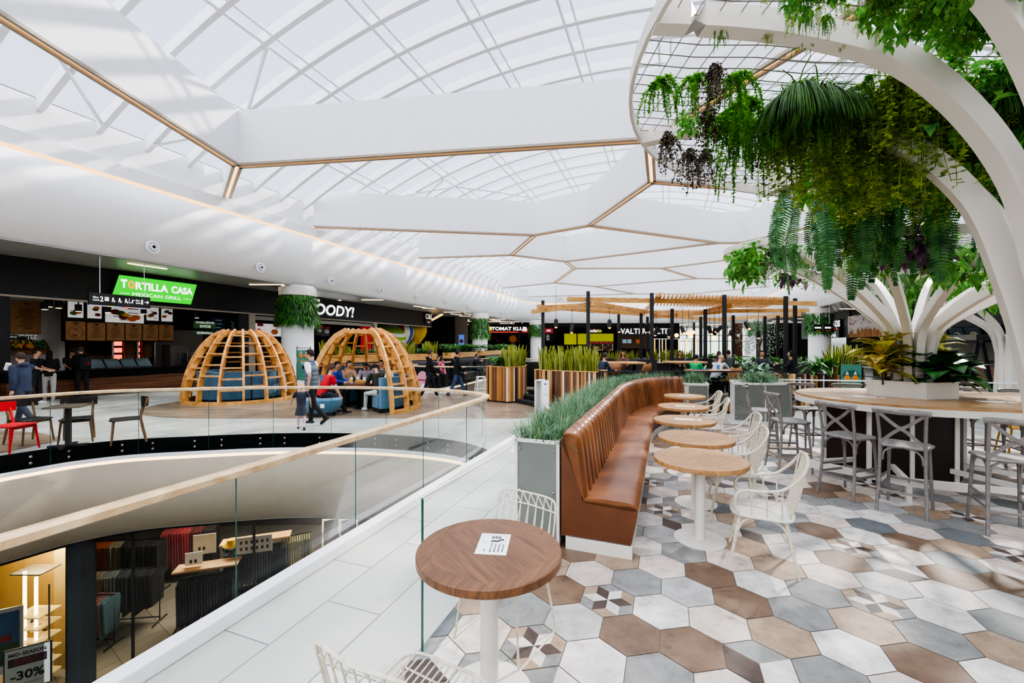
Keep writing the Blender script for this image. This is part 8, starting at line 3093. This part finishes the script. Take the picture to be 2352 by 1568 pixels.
# white price boards on shelves
for (u, v), h, w_, l in (((445, 1290), .3, .36, 'small white framed price card on the lit shelf in the lower shop'), ((585, 1262), .42, .8, 'wide white board with rows of small pictures in the lower shop'), ((470, 1265), .5, .5, 'gray framed text board standing on the lit shelf in the lower shop')):
    x, y = G(u, v, -3.45)
    t = thing('price_card', l, 'sign', (x, y, -3.52), .3)
    MB().box((0, 0, h / 2), (w_, .02, h)).build('card', m_paper if w_ < .45 else m_grayw, t)
    b = MB()
    for i in range(6 if w_ > .6 else 2):
        for k in range(2 if w_ > .6 else 1):
            b.box((-w_ * .38 + (i * w_ * .15 if w_ > .6 else i * .1 + .08), -.013, h * (.3 + .38 * k)), (.05, .004, .08))
    b.build('printed_pictures', m_ink, t)
# warm display window at the left
m_ochre = mat('warm_ochre_wall', '#b39358', .6)
x0, y0 = G(-60, 1420, -3.6)
struct(MB().quad((-14.5, 9.3, LOW), (-9.75, 9.4, LOW), (-9.75, 9.4, -1.93), (-14.5, 9.3, -1.93)).build('wall_lower', m_ochre))
struct(MB().box((-9.5, 9.1, (LOW - 1.93) / 2), (.35, .5, -1.93 - LOW)).build('wall_lower', mat('pale_ochre_pier', '#c7b07a', .6)))
t = thing('display_shelf', 'lit shop display shelf with two upright light tubes and glass shelves of shoes', 'shelf', (0, 0, 0))
m_tube = emis('warm_tube', '#ffdfa8', 7)
for (u, va, vb) in ((57, 1312, 1505), (83, 1325, 1470)):
    x, y, za = P(u, va, 8.35); _, _, zb = P(u, vb, 8.35)
    MB().tube([(x, y, za), (x, y, max(zb, LOW + .2))], .028, 8).build('light_tube', m_tube, t)
m_shelfg = mat('lit_glass_shelf', '#e6cf96', .3, emit=.35)
for k, v in enumerate((1405, 1432, 1462, 1492, 1520, 1548)):
    x, y, z = P(84, v, 8.45)
    MB().box((x, y, z), (.56, .42, .02)).build('glass_shelf', m_shelfg, t)
for u in (113,):
    x, y, z = P(u, 1340, 8.3)
    MB().box((x, y, (z + LOW) / 2), (.02, .02, z - LOW)).build('post', m_chrome, t)
MB().box((P(70, 1320, 8.4)[0], 8.5, P(70, 1314, 8.4)[2]), (.6, .4, .02)).build('top_frame', m_chrome, t)
for (u, v), c, l in (((72, 1424), '#3a2f2a', 'black shoe on the upper lit glass shelf of the lower display'), ((98, 1445), '#9c7a4a', 'tan shoe on the second lit glass shelf of the lower display'), ((66, 1487), '#8a2430', 'red high-heeled shoe at the left of the lit glass shelves'), ((92, 1475), '#a32a3a', 'red high-heeled shoe at the right of the lit glass shelves'), ((67, 1462), '#8f7040', 'brown shoe on the third lit glass shelf of the lower display')):
    x, y, z = P(u, v, 8.4)
    t = thing('shoe', l, 'shoe', (x, y, z), rp8.uniform(-.6, .6))
    MB().sweep(crom([(-.1, 0, .07), (-.04, 0, .05), (.06, 0, .02), (.13, 0, .015)], 4), [(-.03, -.02), (.03, -.02), (.02, .03), (-.02, .03)], scale=[1, 1, 1.05, 1.1, 1.15, 1.2, 1.2, 1.2, 1.15, 1.1, 1, .8, .3]).build('upper', mat('shoe_' + c[1:], c, .35), t, smooth=True)
    MB().bar((-.1, 0, .06), (-.1, 0, -.01), .02, .02).build('heel', mat('shoe_' + c[1:], c, .35), t)
# sale sign and poster
x, y, z = P(65, 1530, 7.75)
t = thing('sale_sign', 'framed mid-season sale sign showing minus thirty percent in the lower display window', 'sign', (x, y, z), .52)
MB().box((0, 0, 0), (.62, .03, .78)).build('frame', m_dark, t)
MB().box((0, -.012, 0), (.58, .02, .74)).build('card', mat('pale_sign_card', '#d9ded6', .6, emit=.12), t)  # faint glow put into the card, which has no light of its own
m_purp = mat('purple_block', '#4b3350', .6)
MB().box((0, -.024, .14), (.5, .004, .15)).build('purple_block', m_purp, t)
m_redt = mat('salmon_lettering', '#d0524e', .6)
def st_(body, sz, zz_, m_, **k):
    text(body, sz, Matrix.Translation((0, -.028, zz_)) @ Matrix.Rotation(PI / 2, 4, 'X'), m_, t, .003, **k)


st_('MID-SEASON', .085, .28, m_ink, bold=.002)
st_('SALE', .165, .14, m_redt, bold=.006)
st_('-30%', .22, -.12, m_ink, bold=.006)
MB().box((0, -.026, -.27), (.4, .003, .008)).build('red_rule', m_redt, t)
x, y, z = P(3, 1478, 8.0)
t = thing('window_poster', 'white framed poster of a blue and green seaside picture at the bottom left corner', 'poster', (x - .15, y, z), .5)
MB().box((0, 0, 0), (.8, .03, 1.25)).build('frame', m_white, t)
MB().box((0, -.018, .25), (.7, .006, .6)).build('sky_picture', mat('poster_blue', '#3a78b0', .5, var=.3, scale=3), t)
MB().box((0, -.018, -.25), (.7, .006, .42)).build('green_picture', mat('poster_green', '#3c6a4a', .5, var=.4, scale=5), t)
MB().box((0, -.022, .05), (.5, .004, .12)).build('red_caption', mat('poster_red', '#b02a30', .5), t)
# security gates at the right end of the shop
for u, l in ((800, 'white shop security gate at the lower right entrance'), (762, 'white shop security gate behind the first one at the lower entrance')):
    x, y = GL(u, 1300)
    t = thing('security_gate', l, 'gate', (x, y, LOW), .4)
    MB().tube(crom([(-.25, 0, 0), (-.25, 0, 1.35), (-.18, 0, 1.45), (.18, 0, 1.45), (.25, 0, 1.35), (.25, 0, 0)], 5), .03, 8).build('loop', m_white, t)
    MB().box((0, 0, .15), (.5, .05, .3)).build('base', m_dark, t)
# ================================================================ camera, light
cd = bpy.data.cameras.new('camera')
cam = bpy.data.objects.new('camera', cd)
COL.objects.link(cam)
cam.location = (0, 0, CH)
cam.rotation_euler = (PI / 2, 0, 0)
cd.sensor_width = 36
cd.lens = 36 * F / 2352
cd.shift_y = (HZ - 784) / 2352
cd.clip_end = 400
SC.camera = cam

w = bpy.data.worlds.new('sky')
SC.world = w
w.use_nodes = True
nt = w.node_tree
nt.nodes.clear()
out = nt.nodes.new('ShaderNodeOutputWorld')
bg = nt.nodes.new('ShaderNodeBackground')
tc = nt.nodes.new('ShaderNodeTexCoord')
sp = nt.nodes.new('ShaderNodeSeparateXYZ')
nt.links.new(tc.outputs['Generated'], sp.inputs[0])
r = nt.nodes.new('ShaderNodeValToRGB')
e = r.color_ramp.elements
e[0].position, e[0].color = .0, (.35, .36, .36, 1)
e[1].position, e[1].color = 1., (.70, .78, 1.0, 1)
q = e.new(.02); q.color = (.86, .9, .96, 1)
q = e.new(.35); q.color = (.80, .85, 1.0, 1)
nt.links.new(sp.outputs['Z'], r.inputs['Fac'])
nt.links.new(r.outputs[0], bg.inputs['Color'])
bg.inputs['Strength'].default_value = SKY_S
nt.links.new(bg.outputs[0], out.inputs[0])


def sun(name, az, el, e, ang, c):
    l = bpy.data.lights.new(name, 'SUN')
    l.energy = e
    l.angle = math.radians(ang)
    l.color = c
    o = bpy.data.objects.new(name, l)
    COL.objects.link(o)
    a, q = math.radians(az), math.radians(el)
    d = -Vector((math.sin(a) * math.cos(q), math.cos(a) * math.cos(q), math.sin(q)))
    o.rotation_euler = d.to_track_quat('-Z', 'Y').to_euler()
    o.location = (0, 0, 20)
    return o


sun('sun', 47, 40, SUN_S, 2.5, (1, .92, .82))
sun('sky_fill', 215, 70, FILL_S, 110, (.97, .98, 1))


def area(name, loc, size, e, c, rot=(0, 0, 0)):
    l = bpy.data.lights.new(name, 'AREA')
    l.energy = e
    l.shape = 'RECTANGLE'
    l.size, l.size_y = size
    l.color = c
    o = bpy.data.objects.new(name, l)
    COL.objects.link(o)
    o.location = loc
    o.rotation_euler = rot
    return o


for x, y in ((-8.2, 11.5), (-5.2, 12.2), (-2.2, 11.8)):
    area('shop_fill_light', (x, y, -1.96), (1.6, .5), 130, (1, .86, .66))  # fill lights added to brighten the dark lower shop
area('window_display_lamp', (-9.8, 8.7, -1.97), (1.2, .4), 170, (1, .8, .5))  # added fill so the sale sign and display read brighter
SC.view_settings.view_transform = 'AgX'
SC.view_settings.look = 'AgX - High Contrast'
SC.view_settings.exposure = EXPO
cy = SC.cycles
cy.max_bounces = 6
cy.diffuse_bounces = 3
cy.glossy_bounces = 2
cy.transmission_bounces = 4
cy.transparent_max_bounces = 14
cy.use_denoising = True
cy.sample_clamp_indirect = 6
cy.caustics_reflective = False
cy.caustics_refractive = False
cy.use_adaptive_sampling = True
cy.adaptive_threshold = .1
cy.use_light_tree = False
